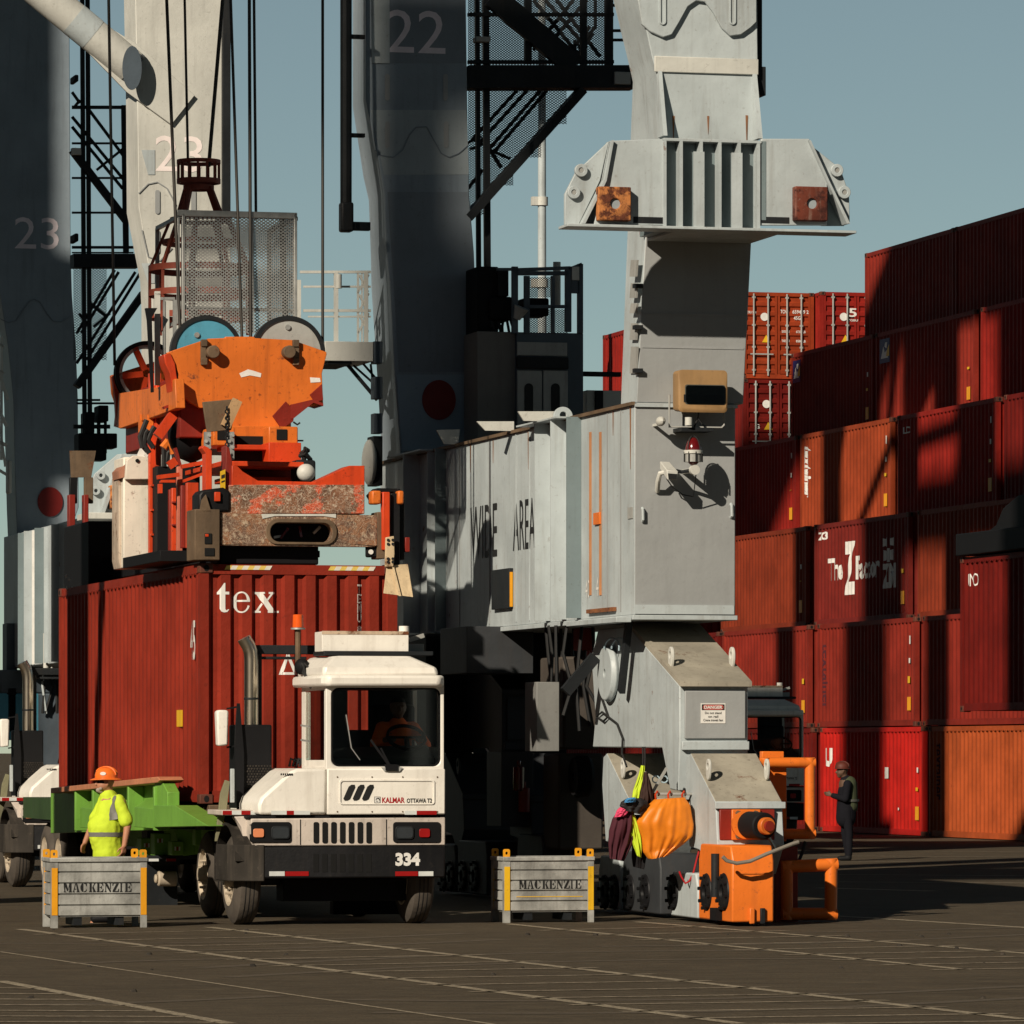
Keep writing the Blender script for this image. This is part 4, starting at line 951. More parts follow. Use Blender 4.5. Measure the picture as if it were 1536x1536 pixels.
# ---- travel gear under the sill: equaliser beams, bogies and wheel boxes, first the near corner then its twin
def side(pts, x): return C.Q(pts, x)
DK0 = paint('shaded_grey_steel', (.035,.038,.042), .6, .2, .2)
def gear(dy, matset, near_):
    m1, m2, m3 = matset
    root = []
    def add(o):
        if dy:
            for v in o.data.vertices: v.co.y += dy
        root.append(o); return o
    x0 = .25; yE = C.v(1019, x0); x1 = C.u(1122, yE)
    eq = MB(); eq.prism(side([(897,944),(943,940),(1019,1028),(1019,1113),(1017,1186),(1005,1184),(993,1122),(889,1121),(893,1075),(887,985)], x0), 'x', x0, x1)
    eqo = add(eq.build('equaliser_beam', [m1, m3], CR, bev=.015))
    for p in eqo.data.polygons:
        if p.normal.z > .3: p.material_index = 1
    # the cap plate overhanging the slope, end panel, lugs
    q = side([(943,938),(1018,1026),(1018,1032),(943,944)], x0-.03)
    c_ = MB(); c_.prism([(q[0][0],q[0][1]+.03), (q[1][0]-.02,q[1][1]+.03), (q[2][0]-.02,q[2][1]+.02), (q[3][0],q[3][1]+.02)], 'x', x0-.02, x1+.02); add(c_.build('cap_plate', m3, eqo))
    f = MB(); f.box(x0+.06, x1-.04, yE-.035, yE-.002, C.z(1108, x0, yE), C.z(1036, x0, yE)); pn = add(f.build('end_panel', M['crane_grey'] if near_ else m1, eqo, bev=.01))
    f = MB(); f.box(x0+.02, x1, yE-.06, yE-.002, C.z(1125, x0, yE), C.z(1112, x0, yE)); add(f.build('end_bar', m1, eqo, bev=.008))
    if near_:
        xa, za = C.p(1051, 1085, yE-.035); xb, zb_ = C.p(1088, 1055, yE-.035)
        f = MB(); f.box(xa, xb, yE-.042, yE-.036, za, zb_); sg = f.build('danger_sign', M['letter'], pn)
        f = MB(); f.prism(rrect(xa+.012, xb-.012, za+(zb_-za)*.66, zb_-.012, .005), 'y', yE-.044, yE-.0421); f.build('sign_band', M['ink'], pn)
        f = MB(); f.prism(rrect(xa+.022, xb-.022, za+(zb_-za)*.68, zb_-.017, .035), 'y', yE-.046, yE-.0441); f.build('sign_oval', plain('faded_red_sign', (.48,.12,.10), .5), pn)
        letter(glyphs('DANGER', .03), xa+.04, xb-.04, za+(zb_-za)*.73, zb_-.028, yE-.0475, M['letter'], pn)
        for s_, t0, t1, i in (('Do not stand', .46, .58, .05), ('on rail', .28, .40, .09), ('Crane travels fast', .10, .22, .03)):
            letter(glyphs(s_, .02), xa+i, xb-i, za+(zb_-za)*t0, za+(zb_-za)*t1, yE-.044, M['ink'], pn)
    def lug(ya, za, x, s=1.0):
        n = 20; o_ = []
        for k in range(n):
            t = 2*math.pi*k/n; o_.append((ya+.085*s*math.cos(t), za+.10*s*math.sin(t) if math.sin(t) > 0 else za+.17*s*math.sin(t)))
        l_ = MB(); l_.ring(o_, circ(ya, za, .042*s, n), 'x', x, x+.035); add(l_.build('lifting_lug', M['cream'] if near_ else m1, eqo, bev=.006))
    y_, z_ = C.q(1001, 985, x0); lug(y_, z_+.02, x0+.03); lug(y_, z_+.02, x1-.06)
    y_, z_ = C.q(1017, 1035, x1); lug(y_+.1, z_+.02, x1-.02, .7)
    # hinge pin disc on the side and grease hoses
    y_, z_ = C.q(918, 1010, x0); d = MB(); d.lathe([(0,.05),(0,.33),(.06,.36),(.10,.33),(.10,.05)], (x0-.10, y_, z_), 'x', 28); add(d.build('hinge_disc', m1, eqo, bev=.01))
    k_ = MB(); k_.bar(C.q(932,1035,x0-.12) and (x0-.12, *C.q(932,1038,x0-.12)), (x0-.12, *C.q(944,925,x0-.12)), .07, .12); add(k_.build('side_strut', M['dark'], eqo))
    for i, (px, py) in enumerate(((920,972),(931,972))):
        h = MB(); yy, zz_ = C.q(px, py, x0-.1); h.tube([(x0-.12, yy+.35*math.cos(t), zz_+.12*math.sin(t)) for t in [math.pi*j/8*1.1 for j in range(9)]], .012, 6); add(h.build('grease_hose', plain('pale_blue_hose', (.40,.52,.58)), eqo))
    if near_:
        pts = [(898,1000),(900,1040),(912,1075),(905,1082),(895,1075),(903,1068),(925,1085),(934,1108),(933,1130),(940,1150)]
        h = MB(); h.tube([(x0-.03, *C.q(a_, b_, x0-.03)) for a_, b_ in pts], .014, 6); h.build('dangling_cable', M['wire'], eqo)
    def bogie(dpx):
        sh = lambda pts: [(a_, b_) for a_, b_ in pts]
        o = MB(); o.prism(side([(1030,1136),(1036,1130),(1073,1202),(1076,1268),(1064,1312),(1049,1275),(1034,1270),(1028,1180)], x0+.02), 'x', x0+.02, x1-.02)
        bo = o.build('bogie_frame', [m1, m3], CR, bev=.012)
        for p in bo.data.polygons:
            if p.normal.z > .3: p.material_index = 1
        yB = C.v(1074, x0+.02)
        o = MB(); o.box(x0, x1, yB-.05, yB-.002, C.z(1213, x0, yB), C.z(1203, x0, yB)); l2 = o.build('front_lip', m1, bo, bev=.006)
        out = [bo, l2]
        y_, z_ = C.q(1055, 1160, x0); n = 20
        for xx in (x0+.05, x1-.09):
            o_ = [(y_+.075*math.cos(2*math.pi*k/n), z_+.08+(.09 if math.sin(2*math.pi*k/n) > 0 else .16)*math.sin(2*math.pi*k/n)) for k in range(n)]
            l_ = MB(); l_.ring(o_, circ(y_, z_+.08, .04, n), 'x', xx, xx+.03); out.append(l_.build('lifting_lug', M['cream'] if near_ else m1, bo, bev=.006))
        return out
    for o in bogie(0): add(o)
    for o in bogie(0):
        for v in o.data.vertices: v.co.y += 3.75
        add(o)
    # wheel boxes with hubs
    z0w = .05
    def wheelbox(pl, pr, zt, mt, hubs, lab=None):
        yn, yf = C.v(pr, x0-.02), C.v(pl, x0-.02)
        ch = .18
        o = MB(); o.prism([(yn+.08, zt), (yn, zt-ch), (yn, z0w), (yf, z0w), (yf, zt-ch), (yf-.08, zt)], 'x', x0-.02, C.u(1161, C.v(1098, x0-.02)))
        bo = add(o.build('wheel_box', mt, CR, bev=.02))
        for ph in hubs:
            y_, z_ = C.q(ph, 1338, x0-.02)
            h = MB(); h.lathe([(0,.02),(-.0,.08),(-.03,.09),(-.03,.17),(-.015,.21),(0,.22)], (x0-.023, y_, z_), 'x', 24); hb = add(h.build('wheel_hub', M['blackpaint'], bo))
            for k in range(8):
                t = k*math.pi/4+.2; h = MB(); h.cyl((x0-.075, y_+.19*math.cos(t), z_+.19*math.sin(t)), (x0-.03, y_+.19*math.cos(t), z_+.19*math.sin(t)), .022, n=6); add(h.build('hub_bolt', M['black'], bo))
        return bo, yn, yf
    zt = C.z(1270, x0, C.v(1098, x0)) if not near_ else C.z(1268, x0, C.v(1098, x0))
    bo, yn, yf = wheelbox(1048, 1098, zt, M['orange2'] if near_ else m1, (1060, 1086))
    if near_:
        f = MB(); f.box(x0+.03, C.u(1158, yn), yn-.012, yn-.001, C.z(1311, x0, yn), C.z(1309, x0, yn)); f.build('weld_seam', M['orange'], bo)
        for px in (1128, 1144):
            xx, zz_ = C.p(px, 1374, yn-.02); f = MB(); f.box(xx-.03, xx+.03, yn-.04, yn-.001, zz_-.09, zz_+.09); f.build('clip', M['orange'] if px == 1128 else M['dark'], bo, bev=.01)
        h = MB(); h.tube([C.p3(*q, yn-.25) for q in ((1084,1285),(1090,1291),(1105,1295),(1125,1292),(1150,1281),(1188,1266),(1198,1263))], .022, 8); h.build('hose', plain('grey_hose', (.20,.18,.15)), bo)
        f = MB(); y_, z_ = C.q(1073, 1300, x0-.06); f.cyl((x0-.06, y_, z_-.35), (x0-.06, y_, z_+.15), .05); f.build('damper', M['dark'], bo)
        f = MB(); y_, z_ = C.q(1074, 1377, x0-.06); f.box(x0-.10, x0-.023, y_-.12, y_+.12, .06, .2); f.build('rail_clip', M['black'], bo)
    wheelbox(1006, 1046, C.z(1310, x0, C.v(1046, x0)), M['crane'] if near_ else m1, (1010,))
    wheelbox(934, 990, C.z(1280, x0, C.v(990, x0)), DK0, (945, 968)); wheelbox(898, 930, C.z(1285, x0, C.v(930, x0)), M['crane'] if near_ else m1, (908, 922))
    return root, x0, x1, yE
GEAR, gx0, gx1, yE = gear(0, (M['crane'], M['crane_grey'], M['crane_dirty']), True)
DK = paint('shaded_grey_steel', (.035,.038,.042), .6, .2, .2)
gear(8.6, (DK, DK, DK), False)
# red gearbox and motor in the front bogie
yB = C.v(1074, .27)
f = MB(); f.box(.30, C.u(1160, yB), yB-.06, yB-.002, C.z(1260, .3, yB), C.z(1214, .3, yB)); rb = f.build('gearbox', M['darkred'], CR, bev=.01)
f = MB(); pbox(f, C, 1098, 1214, 1141, 1260, yB-.10, yB-.06); f.build('motor_flange', M['orange2'], rb, bev=.01)
cx_, cz_ = C.p(1126, 1237, yB-.2)
f = MB(); f.lathe([(0,0),(0,.15),(-.10,.165),(-.10,0)], (cx_-.06, yB-.11, cz_), 'y', 28); f.build('motor_collar', M['orange2'], rb)
f = MB(); f.cyl((cx_-.02,yB-.2,cz_), (cx_+.04,yB-.62,cz_-.01), .155, n=28); f.build('motor_body', M['black'], rb, bev=.02)
f = MB(); f.cyl((cx_+.04,yB-.62,cz_-.01), (cx_+.06,yB-.70,cz_-.01), .10, n=24); f.build('motor_cap', M['orange'], rb, bev=.01)
f = MB(); f.cyl((cx_+.06,yB-.70,cz_-.01), (cx_+.07,yB-.74,cz_-.01), .06, n=16); f.build('motor_core', M['darkred'], rb)
for px, py in ((1107,1220),(1107,1254),(1133,1220)):
    xx, zz_ = C.p(px, py, yB-.1); f = MB(); f.cyl((xx,yB-.13,zz_), (xx,yB-.10,zz_), .035, n=6); f.build('bolt', M['brown'], rb)
f = MB(); f.bar(C.p3(1149,1248,yB-.4), C.p3(1164,1275,yB-.3), .025); f.build('stay_rod', M['steel'], rb)
# tubular buffer frames right of the bogie
def frame_tube(pts, y, r, nm):
    P3 = [C.p3(a_, b_, y) for a_, b_ in pts]; b = MB()
    for a_, c_ in zip(P3, P3[1:]+P3[:1]):
        d = (Vector(c_)-Vector(a_)).normalized()*r*.9; b.cyl(Vector(a_)-d, Vector(c_)+d, r, n=14)
    return b.build(nm, M['orange2'], CR)
frame_tube([(1147,1144),(1215,1144),(1215,1251),(1147,1251)], -1.6, .062, 'buffer_frame')
frame_tube([(1180,1300),(1247,1297),(1246,1371),(1180,1371)], -1.9, .075, 'buffer_frame')
pb(C, 1143, 1127, 1176, 1140, -1.5, -1.4, 'buffer_plate', M['orange2'], CR); pb(C, 1150, 1150, 1180, 1262, -1.3, -.7, 'buffer_bracket', M['orange2'], CR)
pb(C, 1163, 1270, 1197, 1384, -1.9, -.9, 'buffer_bracket', M['darkred'], CR)
f = MB(); f.tube([C.p3(*q, -1.7) for q in ((1208,1262),(1204,1278),(1198,1292))], .02, 6); f.build('hose', M['wire'], CR)
# cabinets and pipework, plus dark boxes added to fill the shade below the beam
pb(C, 805, 1023, 839, 1127, 3.4, 4.0, 'cabinet', paint('dull_grey_cabinet', (.20,.20,.19), .6, .1, .1), CR)
rr_ = random.Random(5)
for k in range(10):
    x_ = 818+k*8+rr_.uniform(-3, 3); yy = 3+rr_.uniform(0, 2)
    b = MB(); b.tube([C.p3(x_,938,yy), C.p3(x_+rr_.uniform(-6,6),980,yy), C.p3(x_+rr_.uniform(-10,10),1030,yy), C.p3(x_+rr_.uniform(-10,10),1060+rr_.uniform(0,60),yy)], .022, 6); b.build('hose', M['wire'], CR)
b = MB(); b.bar(C.p3(848,1038,2.2), C.p3(893,985,2.2), .10, .14); b.build('strut', M['dark'], CR)
pb(C, 872, 942, 893, 975, 4.2, 4.6, 'red_valve_box', M['darkred'], CR); pb(C, 700, 940, 800, 1010, 6.5, 8.0, 'shade_filler_box', DK, CR)
pb(C, 752, 1128, 800, 1240, 6.2, 7.0, 'shade_filler_box', DK, CR)
pb(C, 845, 985, 900, 1124, 4.4, 5.6, 'travel_drive', paint('dark_brown_grey_steel', (.07,.058,.048), .7, .2, .3), CR, bev=.03); pb(C, 838, 1130, 905, 1275, 4.6, 5.4, 'travel_drive', paint('dark_brown_grey_steel', (.07,.058,.048)), CR, bev=.03)
pb(C, 790, 950, 880, 1030, 7.2, 8.6, 'shade_filler_box', M['black'], CR); pb(C, 640, 950, 712, 1130, 9.5, 11, 'shade_filler_housing', M['black'], CR, bev=.05); pb(C, 800, 1120, 850, 1290, 7.5, 8.5, 'shade_filler_box', M['black'], CR)
xx_, _, zz_ = C.p3(868, 1165, 4.4); b = MB(); b.lathe([(0,.05),(0,.24),(.05,.27),(.18,.27),(.22,.24),(.22,.05)], (xx_-.1, 4.3, zz_), 'x', 28); b.build('cable_reel', M['black'], CR)
for q in ((846,1030,846,1125,4),(672,1000,672,1090,5)): pass
for px, py, mt in ((778,1168,'redlens'),(786,1200,'darkred')):
    xx_, _, zz_ = C.p3(px, py, 5.9); b = MB(); b.cyl((xx_,5.9,zz_-.16), (xx_,5.9,zz_+.16), .075, n=14); b.cyl((xx_,5.9,zz_+.16), (xx_,5.9,zz_+.24), .03, n=8); b.build('fire_extinguisher', M[mt], CR, bev=.02)
# ---- seaside frame and upper works (rise out of the picture and throw their shade into it)
def upper(par, gauge, D, z_near, z_far, near_y=0.4, brace=True, lw=1.7, near_gauge=None):
    g_far = gauge
    for y0, z_port in ((near_y, z_near), (D+.3, z_far)):
        gauge = near_gauge if near_gauge and y0 == near_y else g_far; zt = 37 if gauge != g_far else 46
        b = MB(); b.loft([[(-gauge-.7,y0-.6,0), (-gauge+.7,y0-.6,0), (-gauge+.7,y0+.7,0), (-gauge-.7,y0+.7,0)], [(-gauge-.6,y0-.6,6), (-gauge+.7,y0-.6,6), (-gauge+.7,y0+.7,6), (-gauge-.6,y0+.7,6)], [(-gauge-lw/2-.1,y0-lw/2,15), (-gauge+lw/2,y0-lw/2,15), (-gauge+lw/2,y0+lw/2,15), (-gauge-lw/2-.1,y0+lw/2,15)], [(-gauge-lw/2,y0-lw/2,zt), (-gauge+lw/2,y0-lw/2,zt), (-gauge+lw/2,y0+lw/2,zt), (-gauge-lw/2,y0+lw/2,zt)]]); b.build('leg', M['crane'], par)
        b = MB(); b.box(-gauge, .4, y0-.5, y0+.9, z_port, z_port+3.2); b.build('portal_beam', M['crane'], par)
        if brace:
            for g0, g1 in ((0, -gauge/2), (-gauge, -gauge/2)):
                b = MB(); b.cyl((g0, y0+.2, z_port+3), (g1, y0+.2, 44), .4); b.build('diagonal_brace', M['crane'], par)
    b = MB(); b.box(-gauge-.7, -gauge+.6, near_y, D, 3.6, 6.0); b.build('sill_beam', M['crane'], par)
    for x_ in (-gauge, .2):
        b = MB(); b.box(x_-.6, x_+.6, near_y-.4, D+1, 44.5, 46.5); b.build('top_beam', M['crane'], par)
    for y_ in (D*.3, D*.7):
        b = MB(); b.box(-gauge-36, 14, y_-.6, y_+.6, 62, 64.4); b.build('unseen_boom_girder', M['crane'], par)
    for x_ in (-gauge, .2):
        for y_ in (D*.3, D*.7):
            b = MB(); b.box(x_-.4, x_+.4, y_-.4, y_+.4, 46.5, 62); b.build('girder_support', M['crane'], par)
upper(CR, 26.0, yD, 33.0, 24.8, brace=False, near_gauge=31.0)

# mast and tie added out of view to shade the red container's far end
b = MB(); b.box(-15.45, -14.55, .0, .9, 5.0, 33); b.build('shade_mast', M['crane'], CR)
b = MB(); b.cyl((-14.9,.45,3.2), (-11.9,.45,14.5), .17, n=10); b.build('shade_tie', M['crane'], CR)
# ================================================================ second crane, numbered 23
C2 = Fr(205, 86.0); yD2 = 13.0; lift_ref = stt
CB = thing('gantry_crane', 'pale gantry crane with 23 on its legs and a thick round brace, at the left', 'crane', C2)
leg = legmesh(C2, [(980,228,343,212,0), (500,228,345,212,0), (456,228,346,212,0), (414,225,347,210,0), (310,208,346,190,0), (156,206,345,189,0), (0,203,343,186,0), (-200,201,343,182,0)], 'leg', [M['cream'], M['cream']], CB, top=46)
xa, za = C2.p(233, 257, 0); xb, zb_ = C2.p(304, 205, 0); letter(glyphs('23'), xa, xb, za, zb_, -.006, plain('pale_pink_lettering', (.86,.76,.73), .5), leg)
for px, py in ((236,303),(236,363),(290,303),(290,363)):
    q = C2.P(rrect(px-3.5, px+3.5, py-18, py+18, 3.4), 0); b = MB(); b.prism(q, 'y', -.02, -.003); b.build('slot', M['crane_grey'], leg)
pb(C2, 334, -60, 346, 318, -.1, .1, 'cable_duct', M['dark'], CB)
b = MB(); lines(b, C2, -.012, [(208,290,222,276,1.5),(222,276,236,273,1.5),(236,273,250,282,1.5),(250,282,264,308,1.5),(213,345,222,385,1.5),(222,385,240,391,1.5),(240,391,258,372,1.5)]); b.build('weld_seam', M['crane_grey'], leg)
for y0_, y1_, col in ((225,262,'crane'),(395,425,'crane')): plate(C2, [(212,y0_),(232,y0_),(232,y1_),(222,y1_)], -.012, -.003, 'paint_patch', M[col], leg, plane=0)
# round brace with its gusset plate
yt = .0
b = MB(); b.cyl(C2.p3(197,100,yt-.05), C2.p3(-420,-409,yt-.05), .275, n=28); tb = b.build('round_brace', M['cream'], CB)
a_ = Vector(C2.p3(70,-5,yt-.05)); d_ = (Vector(C2.p3(197,100,yt-.05))-a_).normalized()
b = MB(); b.cyl(a_+d_*.55, a_+d_*.95, .279, n=28); b.build('paint_band', M['crane'], tb)
b = MB(); b.prism(C2.P([(122,16),(205,66),(292,143),(257,187),(190,138),(124,70)], -.06), 'y', -.07, -.02); b.build('gusset_plate', M['cream'], CB, bev=.006)
b = MB(); b.prism(C2.P(circ(198,102,14.5,28,33), -.345), 'y', -.36, -.335); b.build('brace_end_shade', M['navy'], CB)  # navy disc stands for the shade at the brace's cut end
e0 = Vector(C2.p3(190,94,-.05)); b = MB(); b.cyl(e0, e0+d_*.16, .272, n=28); b.build('shaded_end_cap', M['navy'], CB)  # cap coloured navy for the same shade
# sill between the legs, with upright plates near its far end
z0_, z1_ = 3.55, 6.0
b = MB(); b.box(0, 1.2, .3, yD2+1.0, z0_, z1_); s23 = b.build('sill_beam', M['crane'], CB, bev=.012)
for px0, px1, mt in ((27, 36, TEAL), (36, 48, M['crane']), (48, 52, M['letter']), (52, 66, TEAL), (66, 72, M['crane']), (77, 88, M['crane'])):
    y = C2.v(px1, 0); x_ = max(-.35, C2.u(px0, y)); b = MB(); b.box(x_, -.002, y, y+.025, z0_+.02, z1_-.02); b.build('stiffener', mt, s23)
b = MB(); b.cyl(C2.p3(69,950,9), C2.p3(69,1005,9), .05); b.cyl(C2.p3(78,955,9), C2.p3(78,1003,9), .025); b.build('hydraulic_pipe', M['cream'], s23)
# dark far leg
l2 = legmesh(C2, [(1000,26,90,14,yD2), (812,26,100,12,yD2), (760,24,118,10,yD2), (600,20,117,6,yD2), (520,12,114,2,yD2), (440,0,108,-6,yD2), (370,-40,106,-62,yD2), (0,-60,104,-85,yD2)], 'leg', [M['crane_shaded'], M['crane_shaded']], CB, top=18)
xa, za = C2.p(22, 373, yD2); xb, zb_ = C2.p(88, 327, yD2); letter(glyphs('23'), xa, xb, za, zb_, yD2-.006, M['letter_dim'], l2)
cx_, cz_ = C2.p(75, 753, yD2); b = MB(); b.prism(circ(cx_, cz_, .235, 32, .275), 'y', yD2-.03, yD2-.003); b.build('red_disc', plain('dull_dark_red_paint', (.17,.012,.010)), l2)
b = MB(); w_ = [(0,478),(12,484),(24,481),(34,466),(44,452),(52,449),(60,453),(70,470),(80,482),(92,483),(108,473)]; lines(b, C2, yD2-.012, [(p[0],p[1],q[0],q[1],1.0) for p, q in zip(w_, w_[1:])]); b.build('weld_seam', SL2, l2)
pb(C2, 12, 690, 18, 740, yD2-.2, yD2+.1, 'air_tank', M['cream'], CB, bev=.03)
# platform glimpsed at the picture's left edge
p2 = thing('service_platform', None, None, Fr(0,1)); p2.parent = CB; p2.location = (0,0,0); p2.rotation_euler = (0,0,0)
for s in [(-30,505,6,520,3),(-30,540,6,560,3),(2,505,2,690,4),(-2,560,12,600,3),(-4,610,10,640,4),(0,640,8,700,3),(-20,655,10,668,5),(-10,700,10,712,4)]:
    b = MB(); lines(b, C2, yD2-.4, [s], .06); b.build('handrail', M['cream'], p2)
# jacking bracket standing out behind the spreader
yH2 = 1.2; br2 = thing('jacking_bracket', None, None, Fr(0,1)); br2.parent = CB; br2.location = (0,0,0); br2.rotation_euler = (0,0,0)
plate(C2, [(133,771),(139,722),(144,710),(178,681),(215,678),(330,678),(345,700),(345,771)], yH2+.1, yH2+.2, 'ear_plate', M['crane'], br2, bev=.008, plane=yH2)
plate(C2, [(150,771),(178,692),(184,681),(187,684),(156,771)], yH2-.05, yH2+.1, 'edge_rib', M['crane'], br2, plane=yH2)
pb(C2, 130, 771, 345, 778, yH2-.15, yH2+.8, 'base_plate', M['cream'], br2)
pb(C2, 166, 728, 180, 763, yH2-.12, yH2+.1, 'rusted_pad', bpy.data.materials['flaking_rust_light'], br2)
for px, py in ((152,713),(144.5,736)):
    cx_, cz_ = C2.p(px, py, yH2); b = MB(); b.lathe([(0,.03),(0,.072),(.07,.072),(.07,.03)], (cx_, yH2+.02, cz_), 'y', 20); b.build('bush_ring', M['crane'], br2, bev=.006)
# stair tower between the legs
st2 = thing('stair_tower', None, None, Fr(0,1)); st2.parent = CB; st2.location = (0,0,0); st2.rotation_euler = (0,0,0); y2 = 7.5
def bars2(segs, name, dep=.09, mt='dark', y=y2):
    for s in segs:
        b = MB(); lines(b, C2, y, [s], dep); b.build(name, M[mt], st2)
bars2([(123,-40,127,660,6),(131,-40,135,660,6),(186,158,189,380,8)], 'column')
bars2([(108,161,189,161,5),(108,215,187,215,3),(108,267,185,267,3),(108,319,184,319,3),(108,371,200,371,4),(108,379,200,379,2)], 'handrail', .05)
bars2([(108,392,206,392,20)], 'landing_beam', .4)
bars2([(108,225,190,332,14),(215,440,115,580,22)], 'stringer', .12)
bars2([(108,138,120,155,2.5),(120,150,112,160,2.5),(130,160,186,235,3.5),(108,175,186,270,3.5),(108,190,184,283,3.5),(145,255,186,222,4),(172,405,115,500,3.5),(178,408,122,500,3.5),(203,408,115,545,3.5),(210,410,130,540,3),(135,455,160,475,5),(165,470,140,490,4),(118,470,135,490,4)], 'stair_rail', .05)
bars2([(115,600,150,600,3),(115,605,175,605,3),(110,640,165,640,6),(148,612,148,660,5),(158,612,158,680,4)], 'handrail', .06)
for x0_, y0_, x1_, y1_ in ((148,608,163,632),(118,650,160,690),(128,618,142,650),(160,650,176,672),(112,112,118,122),(112,350,118,362)):
    pb(C2, x0_, y0_, x1_, y1_, y2-.2, y2+.3, 'machinery_box', M['black'], st2, bev=.02)
b = MB(); o_ = C2.p3(110, 540, y2+.5); e_ = C2.p3(160, 540, y2+.5); t_ = C2.p3(110, 400, y2+.5)
mesh_panel(b, o_, Vector(e_)-Vector(o_), Vector(t_)-Vector(o_), 10, 36, .014); b.build('mesh_guard', M['dark'], st2, recalc=False)
pb(C2, 108, 222, 122, 232, y2-.15, y2, 'clamp', M['cream'], st2)
# gear below the far leg
for x0_, y0_, x1_, y1_, mt in ((0,1005,90,1040,'navy'),(-20,1040,60,1110,'blueplate'),(10,1030,26,1100,'black'),(55,1040,100,1180,'navy')):
    pb(C2, x0_, y0_, x1_, y1_, yD2-.5, yD2+.8, 'travel_gear', M[mt], CB, bev=.03)
pb(C2, 10, 935, 26, 1020, yD2-.3, yD2+.2, 'cabinet', M['navy'], CB)
for k in range(6):
    rr_ = random.Random(20+k); b = MB(); b.tube([C2.p3(58+k*6,1005,yD2-.6), C2.p3(62+k*6+rr_.uniform(-6,6),1030,yD2-.7), C2.p3(60+k*6+rr_.uniform(-6,8),1070,yD2-.6)], .025, 6); b.build('hose', M['crane'] if k == 1 else M['wire'], CB)
upper(CB, 31.0, yD2, 50.0, 40.0, brace=False)
# ================================================================ third crane, added off to the left of the camera: only its shade reaches the picture
T22 = C.sub(.9, yD); T22L = Vector((T22.X, T22.Y, 0))
gx, gy = -33.0, -14.0
C3 = C.sub(0, gy-11.0)
CC = thing('gantry_crane', 'unseen gantry crane added outside the picture to cast shade', 'crane', C3)
for x_, y_ in ((4.5, -11.0), (4.5, 11.0)):
    pass

for x_, y_, hw in ((-.5, 13.8, .50), (-6.6, 13.8, .42), (.0, 8.4, .42)):  # tower added above the frame to throw shade bands on the stacks
    b = MB(); b.box(x_-hw, x_+hw, y_-hw, y_+hw, 17.6, 46); b.build('shade_tower_column', M['crane'], CB)
for p, q in (((-.5,13.8,32), (-6.6,13.8,44)), ((-.5,13.8,44), (-6.6,13.8,33)), ((0,8.4,33), (-.5,13.8,44)), ((0,8.4,45), (-.5,13.8,34)), ((-.5,13.8,31), (-6.6,13.8,31)), ((0,8.4,30), (-.5,13.8,30))):
    b = MB(); b.cyl(p, q, .24, n=12); b.build('shade_tower_brace', M['crane'], CB)
b = MB(); b.box(-1.2, .9, 8.2, 14.4, 17.2, 17.9); b.build('shade_tower_floor', M['crane'], CB); b = MB(); b.box(-7.2, -1.2, 13.3, 14.3, 17.2, 17.9); b.build('shade_tower_floor', M['crane'], CB)
for x0, x1, y0, y1 in ((-3.6, .7, 13.0, 14.2), (-.5, .5, 11.6, 12.9), (-.5, .5, 7.6, 10.9)):  # solid blocks added to keep the topmost containers in shade
    b = MB(); b.box(x0, x1, y0, y1, 34.2, 39.2); b.build('shade_tower_block', M['crane'], CB)
# ================================================================ the orange spreader over the container
S = K; SP = thing('container_spreader', 'scraped orange spreader with headblock, blue and grey sheaves and a mesh cage, above the container', 'spreader', S)
O_, RO = M['orange'], M['redor']
def sp(*a, **k): return pb(S, *a[:6], *a[6:], SP, **k)
y1 = 2.6; zc_top = zc+2.9
# headblock: front plate, side beam, rear plate
hb = plate(S, [(250,529),(273,521),(312,508),(338,507),(338,505),(382,505),(382,507),(439,510),(490,528),(490,532),(483,560),(485,606),(470,609),(452,612),(442,616),(436,624),(436,660),(338,660),(338,628),(330,616),(318,611),(300,612),(285,604),(266,586),(268,560),(262,545)], y1, y1+.09, 'headblock_plate', O_, SP, bev=.008)
y3 = S.v(170, S.u(255, y1))+.0
b = MB(); b.prism(S.P([(255,530),(262,545),(264,560),(268,588),(258,588),(254,560),(247,545),(245,532)], y1), 'y', y1-.03, y1+.35); b.build('plate_flange', RO, SP, bev=.01)
xs_ = S.u(258, y1)
sideplate(S, [(262,568),(240,580),(178,590),(174,641),(180,643),(240,622),(264,612)], xs_, xs_+.12, 'headblock_side', O_, SP, bev=.01)
plate(S, [(166,563),(221,546),(300,520),(300,606),(262,606),(172,640),(175,610),(168,590)], y3, y3+.09, 'headblock_plate', O_, SP, bev=.01)
plate(S, [(166,566),(170,563),(178,602),(182,640),(173,641),(171,603)], y3-.12, y3, 'plate_flange', RO, SP, plane=y3)
xe_ = S.u(440, y1); b = MB(); b.box(xs_+.12, xe_, y1+.12, y3-.1, S.z(655, 0, y1), S.z(560, 0, y1)); b.build('headblock_core', M['darkred'], SP, bev=.02)
for px0, px1 in ((205,212),(217,223)):
    b = MB(); y_ = S.v(px1, xs_); b.box(xs_-.02, xs_+.06, y_, y_+.12, S.z(648, xs_, y_), S.z(622, xs_, y_)); b.build('side_lug', O_, SP)
